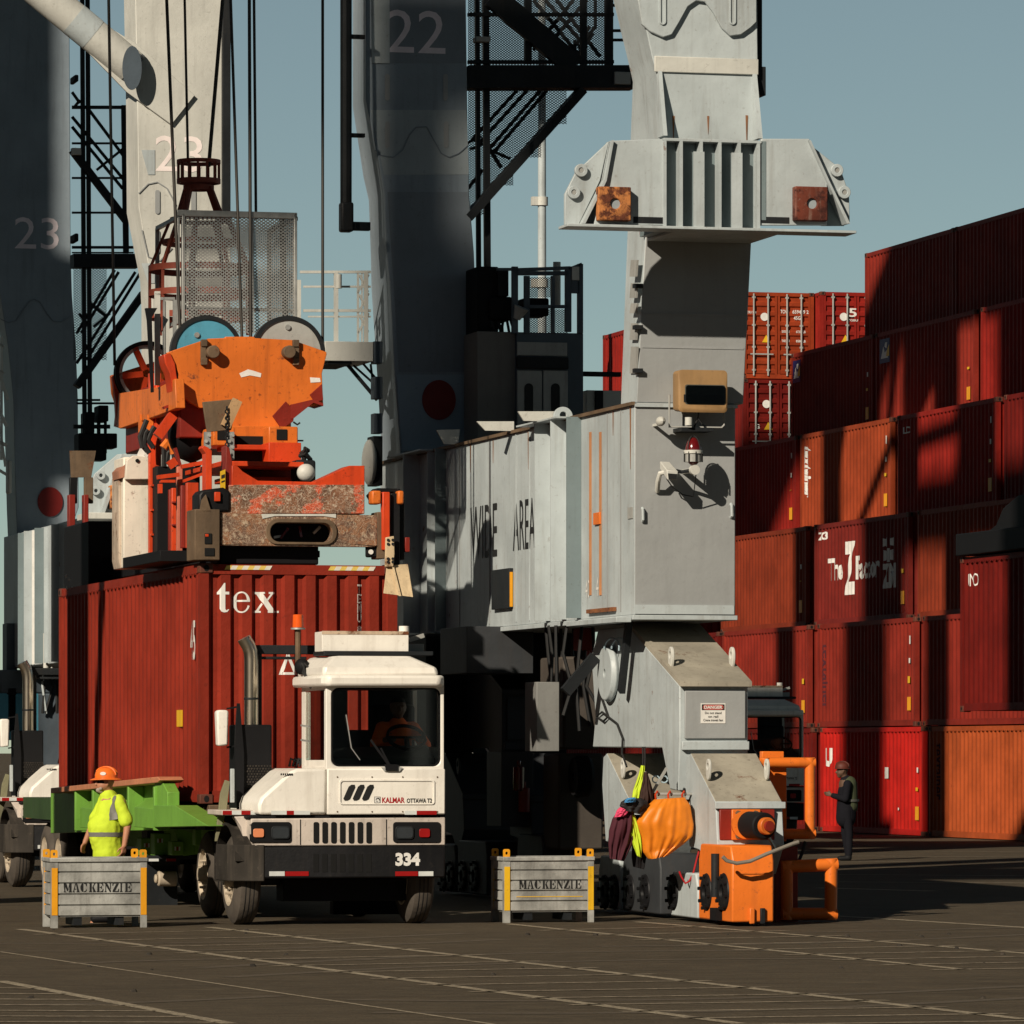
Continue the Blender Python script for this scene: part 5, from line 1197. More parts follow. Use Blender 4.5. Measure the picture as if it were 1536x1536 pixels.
for px, py in ((317,529),(431,529)):
    cx_, cz_ = S.p(px, py, y1); b = MB(); b.cyl((cx_,y1-.16,cz_), (cx_,y1-.002,cz_), .082, n=20); b.build('axle_pin', M['brown'], hb, bev=.012)
    sg = -1 if px < 400 else 1
    for dz in (-.115, .115):
        b = MB(); b.box(cx_+sg*.10-.04, cx_+sg*.10+.04, y1-.07, y1-.002, cz_+dz-.045, cz_+dz+.045); b.build('keeper', M['brown'], hb, bev=.008)
    b = MB(); b.box(cx_+sg*.11-.03, cx_+sg*.11+.03, y1-.05, y1-.002, cz_-.12, cz_+.12); b.build('keeper_bar', M['brown'], hb)
for pts in ([(359,560),(372,554),(380,556),(392,560),(391,566),(375,563),(362,566)], [(465,566),(480,567),(481,573),(466,574)]):
    plate(S, pts, y1-.006, y1-.001, 'scratch', M['letter'], hb)
for cx2, cy2 in ((427,622),(479,586)):
    q = [(cx2-18,cy2+2),(cx2+2,cy2-20),(cx2+15,cy2-4),(cx2+13,cy2+10),(cx2-4,cy2+22)] if cx2 < 450 else [(cx2-14,cy2+6),(cx2+4,cy2-10),(cx2+6,cy2+14),(cx2-6,cy2+18)]
    plate(S, q, y1-.04, y1-.003, 'brick_red_patch', M['darkred'] if 0 else CP['brick'], hb, bev=.004)
plate(S, [(436,607),(470,599),(485,605),(485,609),(470,604),(440,628),(436,628)], y1-.05, y1+.5, 'lower_flange', M['darkred'], SP)
pb(S, 398, 640, 416, 646, y1-.006, y1-.001, 'yellow_label', M['yellow'], hb)
# sheaves
def sheave(px, py, r, y, mt, spokes=False):
    cx_, cz_ = S.p(px, py, y); b = MB(); b.lathe([(0,r-.055),(0,r),(.03,r),(.05,r-.03),(.09,r-.03),(.11,r),(.14,r),(.14,r-.055)], (cx_, y, cz_), 'y', 48); rm = b.build('sheave', M['dark'] if not spokes else M['blackpaint'], SP)
    if spokes:
        for k in range(5):
            t = .75+k*2*math.pi/5; b = MB(); b.bar((cx_+.05*math.cos(t),y+.06,cz_+.05*math.sin(t)), (cx_+(r-.05)*math.cos(t),y+.06,cz_+(r-.05)*math.sin(t)), .06, .08); b.build('spoke', RO, rm)
        b = MB(); b.lathe([(.03,r-.10),(.03,r-.05),(.11,r-.05),(.11,r-.10)], (cx_, y, cz_), 'y', 48); b.build('inner_ring', M['steel'], rm)
    else:
        b = MB(); b.cyl((cx_,y+.02,cz_), (cx_,y+.12,cz_), r-.05, n=48); b.build('disc', mt, rm)
        b = MB(); bx, bz = (cx_-.13, cz_+.21) if px < 350 else (cx_-.01, cz_+.33); b.cyl((bx,y-.005,bz), (bx,y+.02,bz), .035, n=8); b.build('hub_bolt', M['steel'], rm)
    return rm
sheave(310.7, 527.7, .46, y1+.12, M['blueplate']); sheave(433, 530, .475, y1+.12, M['greyplate'])
sheave(310.7, 527.7, .46, y3-.35, M['blueplate']); sheave(221, 560, .43, y3-.3, None, True)
# lower yoke of the headblock, twistlock boxes and the cross channel
y0c = 3.4
sp(338, 640, 436, 662, y1-.2, y1+.6, 'yoke_plate', O_)
sp(340, 655, 436, 668, y1-.25, y1-.2, 'yoke_slot', SLOT)
for px0, px1 in ((320,352),(403,447)):
    bx = sp(px0, 640, px1, 668, y1-.6, y1+.2, 'twistlock_box', O_, bev=.015); c_ = (px0+px1)/2-2
    pb(S, c_-8, 644, c_+8, 660, y1-.612, y1-.601, 'opening', SLOT, bx)
sp(403, 664, 452, 694, y1-.7, y1+.1, 'guide_box', RO, bev=.01)
sp(338, 668, 442, 674, y1-.55, y1, 'rail', RO); sp(332, 693, 456, 699, 1.2, 3.6, 'top_rail', RO, bev=.01); sp(345, 699, 450, 722, 2.2, 2.4, 'web', M['darkred']); sp(340, 716, 452, 722, 1.8, 2.6, 'lower_rail', RO)
sp(352, 676, 412, 692, y1-.3, y1+.3, 'dark_core', M['black']); plate(S, [(358,694),(365,677),(370,694)], 2.6, 2.64, 'rib', M['cream'], SP)
b = MB(); c_ = S.p3(459, 709, 1.2); b.ball(c_, (.115,.10,.11), 20, 14); b.build('round_lamp', M['cream'], SP)
sp(443, 690, 474, 722, 1.4, 1.7, 'lamp_mount', M['dark'], bev=.03)
for q0, q1 in (((452,680),(462,686)),((455,694),(462,676)),((466,690),(450,684))):
    b = MB(); b.tube([S.p3(*q0, 1.5), S.p3((q0[0]+q1[0])/2, min(q0[1],q1[1])-4, 1.4), S.p3(*q1, 1.5)], .03, 6); b.build('hose', M['wire'], SP)
b = MB(); b.bar(S.p3(443,661,y1), S.p3(455,661,y1), .02); b.tube([S.p3(440,633,y1-.1), S.p3(446,637,y1-.1), S.p3(450,634,y1-.1)], .012, 6); b.build('hook', M['dark'], SP)
# end beam nearest the camera, worn to the metal
ye = -.06; SCR = scraped('scraped_orange_steel', (.56,.075,.02), (.62,.52,.40), (.20,.085,.04)); SCR2 = scraped('scraped_brown_steel', (.25,.11,.05), (.52,.42,.30), (.17,.085,.05))
plate(S, [(348,698),(356,699),(364,707),(387,721),(472,723),(524,698.5),(547,698.5),(547,729),(348,729)], ye+.01, ye+.45, 'end_plate', RO, SP, bev=.008)
plate(S, [(344,727),(547,727),(547,771),(329,771),(329,752),(344,750)], ye-.02, ye+.5, 'end_beam', SCR, SP, bev=.012)
z0_, z1_ = S.z(818, 0, ye), S.z(770, 0, ye)
cx_, cz_ = S.p(450, 797, ye); L_, R_ = S.u(329, ye), S.u(565, ye)
k_ = 5
oh = rrect(L_, R_, z0_, z1_, .03, k_); ih = rrect(S.u(404,ye), S.u(497,ye), S.z(812,0,ye), S.z(783,0,ye), .11, k_)
b = MB(); b.ring(oh, ih, 'y', ye-.05, ye+.14); eb = b.build('lower_beam', SCR2, SP, bev=.012)
rm_ = rrect(S.u(397,ye), S.u(504,ye), S.z(816,0,ye), S.z(777,0,ye), .14, k_); b = MB(); b.ring(rm_, ih, 'y', ye-.075, ye-.051); b.build('hole_rim', M['brown'], eb, bev=.01)
b = MB(); b.box(L_+.05, R_-.05, ye+.30, ye+.6, z0_+.02, z1_-.02); b.build('beam_core', M['black'], SP)
for q0, q1, mt in (((420,808),(432,792),'redlens'),((452,806),(449,790),'redlens'),((470,800),(480,790),'steel'),((410,806),(424,804),'steel')):
    b = MB(); b.bar(S.p3(*q0, ye+.2), S.p3(*q1, ye+.22), .03); b.build('hose', M[mt], SP)
plate(S, [(392,771),(504,771),(504,777),(486,774),(412,774),(394,778)], ye-.06, ye-.051, 'bare_metal_patch', M['cream'], SP)
sp(330, 818, 478, 846, .1, 1.0, 'under_box', M['black'], bev=.02); sp(476, 826, 480, 836, .1, .4, 'under_tab', M['black'])
pl_ = sp(549, 818, 570, 836, ye, ye+.06, 'light_plate', M['black'], bev=.02); c_ = S.p3(556, 828, ye); b = MB(); b.cyl((c_[0],ye-.02,c_[2]), (c_[0],ye-.001,c_[2]), .03); b.build('light', M['letter'], pl_)
# near left corner: housing, raised guide and lower post
sp(292, 764, 330, 840, ye-.10, ye+.42, 'corner_post', M['brown'], bev=.012); sp(307, 800, 318, 816, ye-.112, ye-.101, 'opening', SLOT); sp(307, 822, 322, 834, ye-.112, ye-.101, 'opening', SLOT); sp(308, 801, 313, 805, ye-.118, ye-.112, 'red_block', RO)
plate(S, [(298,742),(303,735),(335,731),(346,737),(346,768),(298,768)], ye-.05, ye+.4, 'pivot_housing', M['blackpaint'], SP, bev=.03)
plate(S, [(303,750),(309,742),(317,768),(300,768)], ye-.10, ye-.051, 'wear_plate', M['brown'], SP); sp(322, 738, 331, 752, ye-.09, ye-.05, 'red_block', RO)
gd = plate(S, [(304,603),(357,598),(347,645),(311,648)], ye+.55, ye+.60, 'guide_plate', M['brown'], SP, bev=.006)
b = MB(); b.bar(S.p3(356,600,ye+.5), S.p3(338,640,ye+.5), .07, .12); b.build('edge_strip', paint('worn_tan_edge', (.45,.28,.14), .6, .2, .3, chips=.5, rust=.2), gd)
for x_, yA, yB_ in ((311,648,690),(346,648,690)):
    b = MB(); lines(b, S, ye+.5, [(x_,yA,x_,yB_,9)], .08); b.build('guide_arm', M['steel'], SP)
    for k in range(4):
        c_ = S.p3(x_+(-2 if k % 2 else 3), yA+5+k*9, ye+.45); b = MB(); b.cyl((c_[0],c_[1]-.02,c_[2]), (c_[0],c_[1]+.02,c_[2]), .022, n=6); b.build('bolt', M['greyplate'], SP)
for k in range(14):
    z_ = S.z(608+k*5, 0, ye); x_ = S.u(351.5, ye); b = MB(); b.ring(circ(x_, z_, .028, 10), circ(x_, z_, .014, 10), 'y' if k % 2 else 'x', (ye+.45 if k % 2 else x_-.01), (ye+.47 if k % 2 else x_+.01)) if k % 2 else b.ring([(ye+.46+.028*math.cos(t), z_+.028*math.sin(t)) for t in [j*.628 for j in range(10)]], [(ye+.46+.014*math.cos(t), z_+.014*math.sin(t)) for t in [j*.628 for j in range(10)]], 'x', x_-.008, x_+.008)
    b.build('chain_link', M['dark'], SP)
plate(S, [(305,668),(312,671),(318,676),(318,735),(309,735),(309,680),(303,672)], ye+.1, ye+.35, 'guide_fork', RO, SP, bev=.006); plate(S, [(339,668),(344,672),(348,690),(349,762),(341,768),(337,735),(339,690)], ye+.05, ye+.35, 'guide_fork', M['darkred'], SP, bev=.006)
yl_ = plate(S, [(331,707),(338,704),(338,733),(331,735)], ye-.01, ye+.03, 'caution_label', M['yellow'], SP); plate(S, [(332,713),(337,711),(337,716),(332,718)], ye-.016, ye-.011, 'label_print', M['ink'], yl_); plate(S, [(332,722),(337,720),(337,722),(332,724)], ye-.016, ye-.011, 'label_print', M['ink'], yl_)
# near right corner with its lowered guide
sp(566, 768, 578, 838, ye-.05, ye+.3, 'corner_post', M['brown'], bev=.01)
for px0, px1 in ((558,572),(597,606)): sp(px0, 736, px1, 756, ye-.12, ye+.1, 'guide_bracket', O_, bev=.02)
plate(S, [(556,742),(566,732),(600,733),(607,741),(607,840),(600,838),(598,748),(590,738),(572,740),(562,752)], ye+.02, ye+.3, 'pivot_housing', M['blackpaint'], SP, bev=.01)
sp(574, 738, 585, 825, ye-.12, ye-.0, 'guide_arm', RO, bev=.01); sp(586, 740, 600, 850, ye-.05, ye+.1, 'guide_back', M['blackpaint'], bev=.01); sp(608, 806, 615, 828, ye, ye+.1, 'red_block', M['darkred'])
gt = paint('worn_cream_guide', (.55,.42,.26), .6, .25, .35, chips=.6, rust=.4)
b = MB(); b.loft([[C_ for C_ in (S.p3(580,848,ye-.1), S.p3(612,846,ye-.1), S.p3(612,846,ye+.0), S.p3(580,848,ye+.0))], [S.p3(575,890,ye-.32), S.p3(620,896,ye-.32), S.p3(620,896,ye-.28), S.p3(575,890,ye-.28)]]); gd2 = b.build('guide_plate', gt, SP, bev=.006)
for pts in ([(579,806),(591,804),(592,830),(590,850),(578,850)],): plate(S, pts, ye-.17, ye-.121, 'guide_hinge', gt, SP, bev=.006)
for px in (582, 589):
    for py in (810, 816, 838, 843):
        c_ = S.p3(px, py, ye-.17); b = MB(); b.cyl((c_[0],c_[1]-.015,c_[2]), (c_[0],c_[1]+.005,c_[2]), .018, n=6); b.build('bolt', M['dark'], gd2)
b = MB(); b.loft([[S.p3(588,850,ye-.15), S.p3(591,850,ye-.15), S.p3(591,850,ye-.1), S.p3(588,850,ye-.1)], [S.p3(598,894,ye-.36), S.p3(602,894,ye-.36), S.p3(602,894,ye-.3), S.p3(598,894,ye-.3)]]); b.build('guide_rib', gt, gd2)
# left flank: white cabinet, red ladder post and orange panels running back
wc = sp(185, 686, 226, 852, 4.6, 5.3, 'white_cabinet', M['white_worn'], bev=.02)
plate(S, [(190,690),(200,683),(224,686),(226,719),(188,719)], 4.5, 4.59, 'cabinet_head', M['white_worn'], SP, bev=.01); c_ = S.p3(206, 691, 4.49); b = MB(); b.cyl((c_[0],4.48,c_[2]), (c_[0],4.499,c_[2]), .025); b.build('hole', SLOT, wc)
for pts in ([(178,715),(186,712),(188,850),(181,853),(178,840)],): plate(S, pts, 4.75, 5.25, 'cabinet_flank', paint('rusted_white_edge', (.45,.36,.28), .6, .3, .4, chips=.6, rust=.4), SP, bev=.01)
plate(S, [(178,706),(192,692),(192,714),(179,718)], 4.6, 5.1, 'cabinet_cap', paint('pinkish_rust', (.36,.16,.10), .7, .2, .3, rust=.2), SP)
plate(S, [(206,682),(211,671),(222,684),(222,690),(208,690)], 4.55, 4.58, 'torn_sheet', M['letter'], SP); plate(S, [(216,682),(226,672),(228,680),(220,686)], 4.5, 4.53, 'torn_sheet', M['letter'], SP)
b = MB(); lines(b, S, 4.3, [(228,560,228,842,10)], .12); pst = b.build('ladder_post', RO, SP, bev=.01)
for py in (595, 640, 668, 728, 765, 802, 836): 
    b = MB(); b.box(S.u(225,4.25), S.u(234,4.25), 4.16, 4.235, S.z(py+1.5,0,4.25), S.z(py-1.5,0,4.25)); b.build('hinge', RO, pst)
b = MB(); lines(b, S, 4.2, [(237,560,237,700,8)], .1); b.build('ladder_post', RO, SP, bev=.008)
for x0_, y0_, x1_, y1_, yy, mt in ((236,728,252,836,4.0,RO),(254,734,258,830,3.6,M['darkred']),(258,732,266,828,3.4,RO),(280,724,298,822,1.4,RO),(272,728,278,822,2.0,M['darkred'])):
    sp(x0_, y0_, x1_, y1_, yy, yy+.1, 'flank_panel', mt, bev=.008)
for py in (752, 786): sp(258, py, 266, py+3, 3.36, 3.4, 'panel_strap', M['darkred'])
for s, mt in (((269,700,269,830,8), 'pinkred'),): 
    b = MB(); lines(b, S, 2.6, [s], .1); b.build('flank_post', paint('faded_red_paint', (.55,.16,.10), .5, .15, .25, chips=.4), SP, bev=.008)
for s in ((236,716,268,712,6),(240,722,262,722,4),(272,700,305,694,6),(274,722,306,710,4),(240,726,240,740,5)):
    b = MB(); lines(b, S, 2.4, [s], .12); b.build('flank_rail', RO, SP)
sp(240, 826, 300, 842, 1.0, 3.6, 'flank_floor', M['black']); sp(236, 700, 300, 835, 3.9, 4.4, 'flank_backing', M['black'])
for s in ((236,655,270,608,13),(245,612,305,590,4),(290,598,305,640,3),(262,672,270,700,4),(255,690,262,700,5)):
    b = MB(); lines(b, S, y1+.3, [s], .12); b.build('brace', RO if s[4] > 4 else M['darkred'], SP)
b = MB(); c_ = S.p3(287, 650, y1+.6); b.ball(c_, (.30,.4,.36), 18, 12); b.build('cable_drum', M['black'], SP)
for q in (((246,700),(246,668),(256,662),(262,690)),((250,696),(252,680),(262,672),(268,700)),((258,700),(268,684),(285,690),(300,700)),((224,680),(216,668),(218,650),(222,645)),((214,672),(210,655),(216,640),(220,630)),((230,672),(222,660),(228,646),(232,640))):
    b = MB(); b.tube([S.p3(*p, 3.9) for p in q], .035, 7); b.build('hose', M['wire'], SP)
b = MB(); b.tube([S.p3(*p, 3.4) for p in ((245,672),(250,664),(258,668),(262,680))], .06, 7); b.build('orange_hose', O_, SP); sp(262, 672, 290, 686, 3.4, 3.6, 'catch_tray', RO) if 0 else None
# far half of the spreader, coloured black for the shade behind the cabinet
sp(133, 782, 200, 880, 9.5, 11.6, 'far_beam', M['black'], bev=.02); sp(300, 806, 330, 845, 3.0, 9.4, 'centre_beam', M['black'])
plate(S, [(105,676),(144,676),(137,716),(107,716)], 11.9, 11.95, 'guide_plate', M['brown'], SP); sp(105, 716, 116, 755, 11.9, 12, 'guide_arm', M['blackpaint']); sp(127, 716, 140, 755, 11.9, 12, 'guide_arm', M['brown'])
sp(104, 742, 113, 815, 11.7, 11.9, 'guide_fork', M['darkred']); sp(126, 742, 133, 820, 11.7, 11.9, 'guide_fork', M['darkred']); sp(112, 788, 126, 798, 11.8, 11.9, 'white_tag', M['cream'])
for px, py in ((98,862),(103,867),(99,880),(107,880)): sp(px, py, px+3, py+4, 9.46, 9.49, 'small_mark', M['letter'])
# mesh cage with the red cable basket inside
yc = 4.1
for x0_, y0_, x1_, y1_ in ((266,319,446,324),(273,320,278,500),(441,320,446,480),(266,326,270,486),):
    sp(x0_, y0_, x1_, y1_, yc-.02, yc+.05, 'cage_frame', M['steel'])
for s in ((378,320,378,500,3),(422,320,428,480,8),(276,462,440,466,5)):
    b = MB(); lines(b, S, yc+.06, [s], .04); b.build('cage_frame', M['steel'] if s[4] < 8 else M['dark'], SP)
b = MB(); o_ = S.p3(275, 500, yc); e_ = S.p3(444, 500, yc); t_ = S.p3(275, 322, yc); mesh_panel(b, o_, Vector(e_)-Vector(o_), Vector(t_)-Vector(o_), 26, 36, .016); b.build('cage_mesh', M['steel'], SP, recalc=False)
b = MB(); o_ = Vector(S.p3(275, 500, yc)); t_ = Vector(S.p3(275, 322, yc))-o_; mesh_panel(b, o_, Vector((0,1.9,0)), t_, 26, 36, .016); b.build('cage_mesh', M['steel'], SP, recalc=False) if 0 else b.bm.free()
b = MB(); o_ = Vector(S.p3(444, 500, yc)); t_ = Vector(S.p3(444, 322, yc))-o_; mesh_panel(b, o_, Vector((0,1.7,0)), t_, 24, 36, .016); b.build('cage_mesh', M['steel'], SP, recalc=False)
b = MB(); o_ = Vector(S.p3(275, 470, yc+1.7)); e_ = Vector(S.p3(444, 470, yc+1.7)); t_ = Vector(S.p3(275, 322, yc+1.7)); mesh_panel(b, o_, e_-o_, t_-o_, 26, 32, .012); b.build('cage_mesh', M['steel'], SP, recalc=False)
xA, xB = S.u(272, yc), S.u(444, yc)
for x_ in (xA, xB):
    for z_ in (S.z(322, 0, yc), S.z(480, 0, yc)):
        b = MB(); b.bar((x_,yc,z_), (x_,yc+1.7,z_), .05); b.build('cage_frame', M['steel'], SP)
    b = MB(); b.bar((x_,yc+1.7,S.z(480,0,yc)), (x_,yc+1.7,S.z(322,0,yc)), .05); b.build('cage_frame', M['steel'], SP)
bk = thing('cable_basket', None, None, Fr(0,1)); bk.parent = SP; bk.location = (0,0,0); bk.rotation_euler = (0,0,0); yb_ = yc+.85
tag(bk, 'rusty red round cable basket')
RR = paint('rusty_red_paint', (.22,.045,.025), .6, .2, .3, chips=.5, rust=.25)
def hoop(px, py, r, nm='hoop', h=.05):
    c_ = S.p3(px, py, yb_); b = MB(); b.lathe([(-h/2,r-.03),(-h/2,r),(h/2,r),(h/2,r-.03)], c_, 'z', 32); b.build(nm, RR, bk)
hoop(298, 243, .285); hoop(298, 272, .285, h=.06); hoop(298, 282, .20, h=.06)
for k in range(14):
    t = 2*math.pi*k/14; c_ = S.p3(298, 243, yb_); d_ = S.p3(298, 272, yb_); x_, yy = .27*math.cos(t), .27*math.sin(t)
    b = MB(); b.bar((c_[0]+x_,yb_+yy,c_[2]), (d_[0]+x_,yb_+yy,d_[2]), .028); b.build('basket_bar', RR, bk)
for t in (.6, 2.4, 3.9, 5.4):
    c_ = S.p3(298, 282, yb_); d_ = S.p3(301, 330, yb_); b = MB(); b.bar((c_[0]+.19*math.cos(t),yb_+.19*math.sin(t),c_[2]), (d_[0]+.36*math.cos(t),yb_+.36*math.sin(t),d_[2]), .055); b.build('leg', RR, bk)
hoop(301, 330, .40); hoop(301, 364, .50, h=.06); hoop(301, 404, .68, h=.08); hoop(301, 441, .68, h=.08); hoop(301, 475, .68, h=.08)
for k in range(9):
    t = 2*math.pi*k/9+.2
    c_ = S.p3(301, 330, yb_); d_ = S.p3(301, 404, yb_); e_ = S.p3(301, 500, yb_)
    b = MB(); b.bar((c_[0]+.39*math.cos(t),yb_+.39*math.sin(t),c_[2]), (d_[0]+.66*math.cos(t),yb_+.66*math.sin(t),d_[2]), .04); b.build('basket_bar', RR, bk)
    b = MB(); b.bar((d_[0]+.66*math.cos(t),yb_+.66*math.sin(t),d_[2]), (e_[0]+.66*math.cos(t),yb_+.66*math.sin(t),e_[2]), .035); b.build('basket_bar', RR, bk)
# pale posts of the access ladder left of the cage
for s, mt in (((236,440,236,578,8),'cream'),((246,446,246,556,3),'steel'),((251,452,251,576,5),'cream'),((262,450,262,530,5),'steel'),((240,448,262,448,4),'steel'),((232,440,240,440,6),'cream')):
    b = MB(); lines(b, S, y1+.9, [s], .05); b.build('ladder_upright', M[mt], SP)
plate(S, [(219,462),(236,462),(228,476),(230,560),(231,588),(228,588),(222,480)], y1+.7, y1+.8, 'black_sheath', M['black'], SP)
# hoist ropes
HG = 'hoist ropes carrying the orange spreader'
def rope(px0, py0, px1, py1, y, r, lab):
    p = Vector(S.p3(px1, py1, y)); q = Vector(S.p3(px0, py0, y)); d = q-p; t = (48-p.z)/d.z
    f = S.sub(p.x, p.y, p.z); b = MB(); b.cyl((0,0,0), d*t, r, n=8); tag(b.build('hoist_rope', M['rope'], None, f), lab, 'rope', HG)
rope(163, 0, 172, 548, y3-.25, .02, 'leftmost hoist rope, crossing the thick round brace')
rope(250, 0, 271, 515, y1+.2, .021, 'hoist rope entering the left edge of the blue sheave')
rope(277, 0, 282, 245, yb_-.15, .017, 'rope dropping into the left of the red round basket')
rope(334, 0, 313, 250, yb_-.05, .025, 'slanting thick rope dropping into the right of the red round basket')
rope(346, 0, 363, 510, y1+.2, .019, 'hoist rope leaving the blue sheave on its right')
rope(374, 0, 376, 508, y1+.2, .022, 'hoist rope just left of the grey sheave')
rope(381, 0, 384, 330, yb_+.5, .019, 'hoist rope ending behind the mesh cage')
rope(484, 0, 484, 520, y1+.2, .019, 'rightmost hoist rope, alone against the sky')
# ================================================================ terminal tractors
T = Fr(398, 60.9)
def tractor(F, label, number='334', lettered=True):
    G0 = T                                               # measured on the nearest one, in its own local axes
    r = thing('terminal_tractor', label, 'tractor', F, 'white terminal tractors')
    def bx(x0, y0, x1, y1, ya, yb, nm, mt, par=r, bev=.008):
        b = MB(); pbox(b, G0, x0, y0, x1, y1, ya, yb); return b.build(nm, mt, par, bev=bev)
    def pl(pts, ya, yb, nm, mt, par=r, bev=.0, plane=None):
        b = MB(); b.prism(G0.P(pts, ya if plane is None else plane), 'y', ya, yb); return b.build(nm, mt, par, bev=bev)
    W_, WD, BK = M['white'], M['white_dirty'], M['blackpaint']
    # bumper and corner flaps
    b = MB(); xl, xr, zl, zh = G0.u(398,0), G0.u(668,0), G0.z(1318,0,0), G0.z(1270,0,0)
    b.prism([(xl,0),(xr,0),(xr+.0,.5),(xr-.2,.55),(xl-.38,.55),(xl-.38,.22)], 'z', zl, zh); bp = b.build('bumper', BK, r, bev=.02)
    bx(345, 1273, 398, 1321, -.01, .0, 'bumper_seam', M['fender']) if 0 else None
    b = MB(); x_ = xl-.40; b.prism([(xl-.02,-.012),(x_,.20),(x_-.03,.75),(x_-.01,.75),(x_+.03,.22),(xl,.01)], 'z', zl-.03, zh+.02); b.build('corner_flap', M['fender'], r, bev=.01)
    for k in range(7):
        x0 = 470+k*13.2; bx(x0, 1281, x0+8, 1308, -.004, .02, 'bumper_slot', SLOT, bp, 0)
    for x0, x1, mt in ((404,427,'whiterefl'),(428,463,'redrefl'),(593,627,'redrefl'),(628,650,'whiterefl')): bx(x0, 1307, x1, 1314, -.008, -.001, 'reflector', M[mt], bp, 0)
    if number:
        a, c = G0.p(593, 1299, 0), G0.p(630, 1279, 0); letter(glyphs(number, .05), a[0], c[0], a[1], c[1], -.005, M['letter'], bp)
    # lower grille panel with lamps
    b = MB(); b.prism(G0.P([(377,1228),(668,1226),(668,1268),(383,1269),(376,1250)], .03), 'y', .03, .7); gp_ = b.build('grille_panel', WD, r, bev=.012)
    for k in range(7):
        x0 = 470.5+k*13.2; q = G0.P(rrect(x0, x0+8, 1233, 1265, 2.5, 2), .02); b = MB(); b.prism(q, 'y', .022, .10); b.build('grille_slot', SLOT, gp_)
    for x_ in (450, 579): bx(x_, 1229, x_+1.2, 1267, .024, .029, 'panel_seam', M['ink'], gp_, 0)
    for x0, x1, hx, ax in ((377,437,421,388),(590,661,607,637)):
        h = pl(rrect(x0, x1, 1233, 1264, 4, 2), .012, .12, 'headlight_recess', M['black'], gp_, bev=.006)
        q = G0.P(rrect(hx-14, hx+14, 1239, 1259, 5, 3), .0); b = MB(); b.prism(q, 'y', -.004, .011); hl = b.build('headlight', M['dark'], h, bev=.006)
        q = G0.P(rrect(hx-12, hx+12, 1241, 1257, 4, 3), .0); b = MB(); b.prism(q, 'y', -.010, -.0045); b.build('lens', plain('dark_headlamp_lens', (.035,.04,.045), .12, spec=.8), hl) if 0 else b.build('headlight_lens', plain('dark_headlamp_lens', (.035,.04,.045), .12, spec=.8), h)
        q = G0.P(rrect(ax-8, ax+8, 1243, 1256, 3, 3), .0); b = MB(); b.prism(q, 'y', -.006, .011); b.build('indicator', M['amber'] if x0 < 500 else M['redrefl'], h, bev=.004)
    bx(372, 1222.5, 668, 1228, .06, .6, 'shadow_gap', M['black'])
    for x0, x1, mt in ((334,348,'redrefl'),(348,362,'whiterefl'),(362,376,'redrefl'),(376,406,'whiterefl'),(407,430,'whiterefl'),(430,441,'redrefl'),(441,465,'whiterefl'),(607,625,'whiterefl'),(625,655,'redrefl')):
        yy = -.012 if x0 > 406 else .31; bx(x0, 1216, x1, 1222, yy, yy+.006, 'reflective_tape', M[mt], r, 0)
    # front panel
    fpn = bx(491, 1153, 668, 1222, .0, .75, 'front_panel', W_, bev=.015)
    q = G0.P(rrect(509, 652, 1169, 1207, 4, 3), -.002); q2 = G0.P(rrect(511, 650, 1172, 1205.5, 4, 3), -.002); b = MB(); b.ring(q, q2, 'y', -.012, -.001); b.build('panel_moulding', W_, fpn, bev=.003)
    for x0 in (515, 529, 543): 
        q = G0.P([(x0+2,1201),(x0,1198),(x0+8,1180),(x0+12,1177),(x0+17,1177),(x0+18,1181),(x0+10,1199),(x0+6,1201)], -.003); b = MB(); b.prism(q, 'y', -.004, .03); b.build('vent', M['ink'], fpn)
    for px, py in ((506,1165.5),(558,1165.5),(604,1165.5),(656,1165.5),(506,1217.5),(558,1217.5),(604,1217.5),(656,1217.5)):
        c = G0.p(px, py, 0); b = MB(); b.cyl((c[0],-.006,c[1]), (c[0],0,c[1]), .009, n=8); b.build('rivet', M['brown'], fpn)
    if lettered:
        for t, x0, x1, y0, y1, mt in (('KALMAR',573,607,1196,1204.5,'redink'),('OTTAWA T2',610,648,1197.5,1204.5,'ink')):
            a, c = G0.p(x0, y1, 0), G0.p(x1, y0, 0); letter(glyphs(t, .03), a[0], c[0], a[1], c[1], -.003, M[mt], fpn)
        bx(561.5, 1195, 570.5, 1204.5, -.004, -.001, 'emblem_plate', M['ink'], fpn, 0); bx(562.2, 1195.7, 569.6, 1204, -.006, -.0042, 'emblem_field', M['letter'], fpn, 0)
        a, c = G0.p(563, 1203, 0), G0.p(569.3, 1196.5, 0); letter(polyglyphs([[(0,.5),(.3,.95),(.8,1),(1,.6),(1,.3),(.8,.62),(.5,.8),(.25,.6)],[(.1,.3),(.4,.05),(.55,.1),(.3,.35)]]), a[0], c[0], a[1], c[1], -.008, M['ink'], fpn, 'emblem')
    # hood on the left, sloping down to the front wheel
    b = MB(); b.prism(G0.P([(388,1222),(387.5,1207),(392,1196),(400,1189),(436,1157),(446,1153),(490.3,1153),(490.3,1222)], .02), 'y', .02, 1.7); hd = b.build('hood', W_, r, bev=.035)
    for k in range(6): bx(421+k*3.2, 1160, 423+k*3.2, 1163, .012, .02, 'vent', M['ink'], hd, 0)
    pl([(388,1207),(393,1195),(437,1156),(441,1156),(397,1197),(392,1208)], -.004, .019, 'hood_edge', M['dark'], hd) if 0 else None
    # cab: pillars, roof, glass, dark inside
    A_ = lambda px, y: G0.u(px, y)
    zb_, zt_ = G0.z(1153, 0, 0), G0.z(1028, 0, 0)
    xl, xr = G0.u(492, .02), G0.u(664, .02); xc = xl; yb = 1.5
    cab = bx(491, 1149, 665, 1156, .04, 1.45, 'cab_floor', W_)
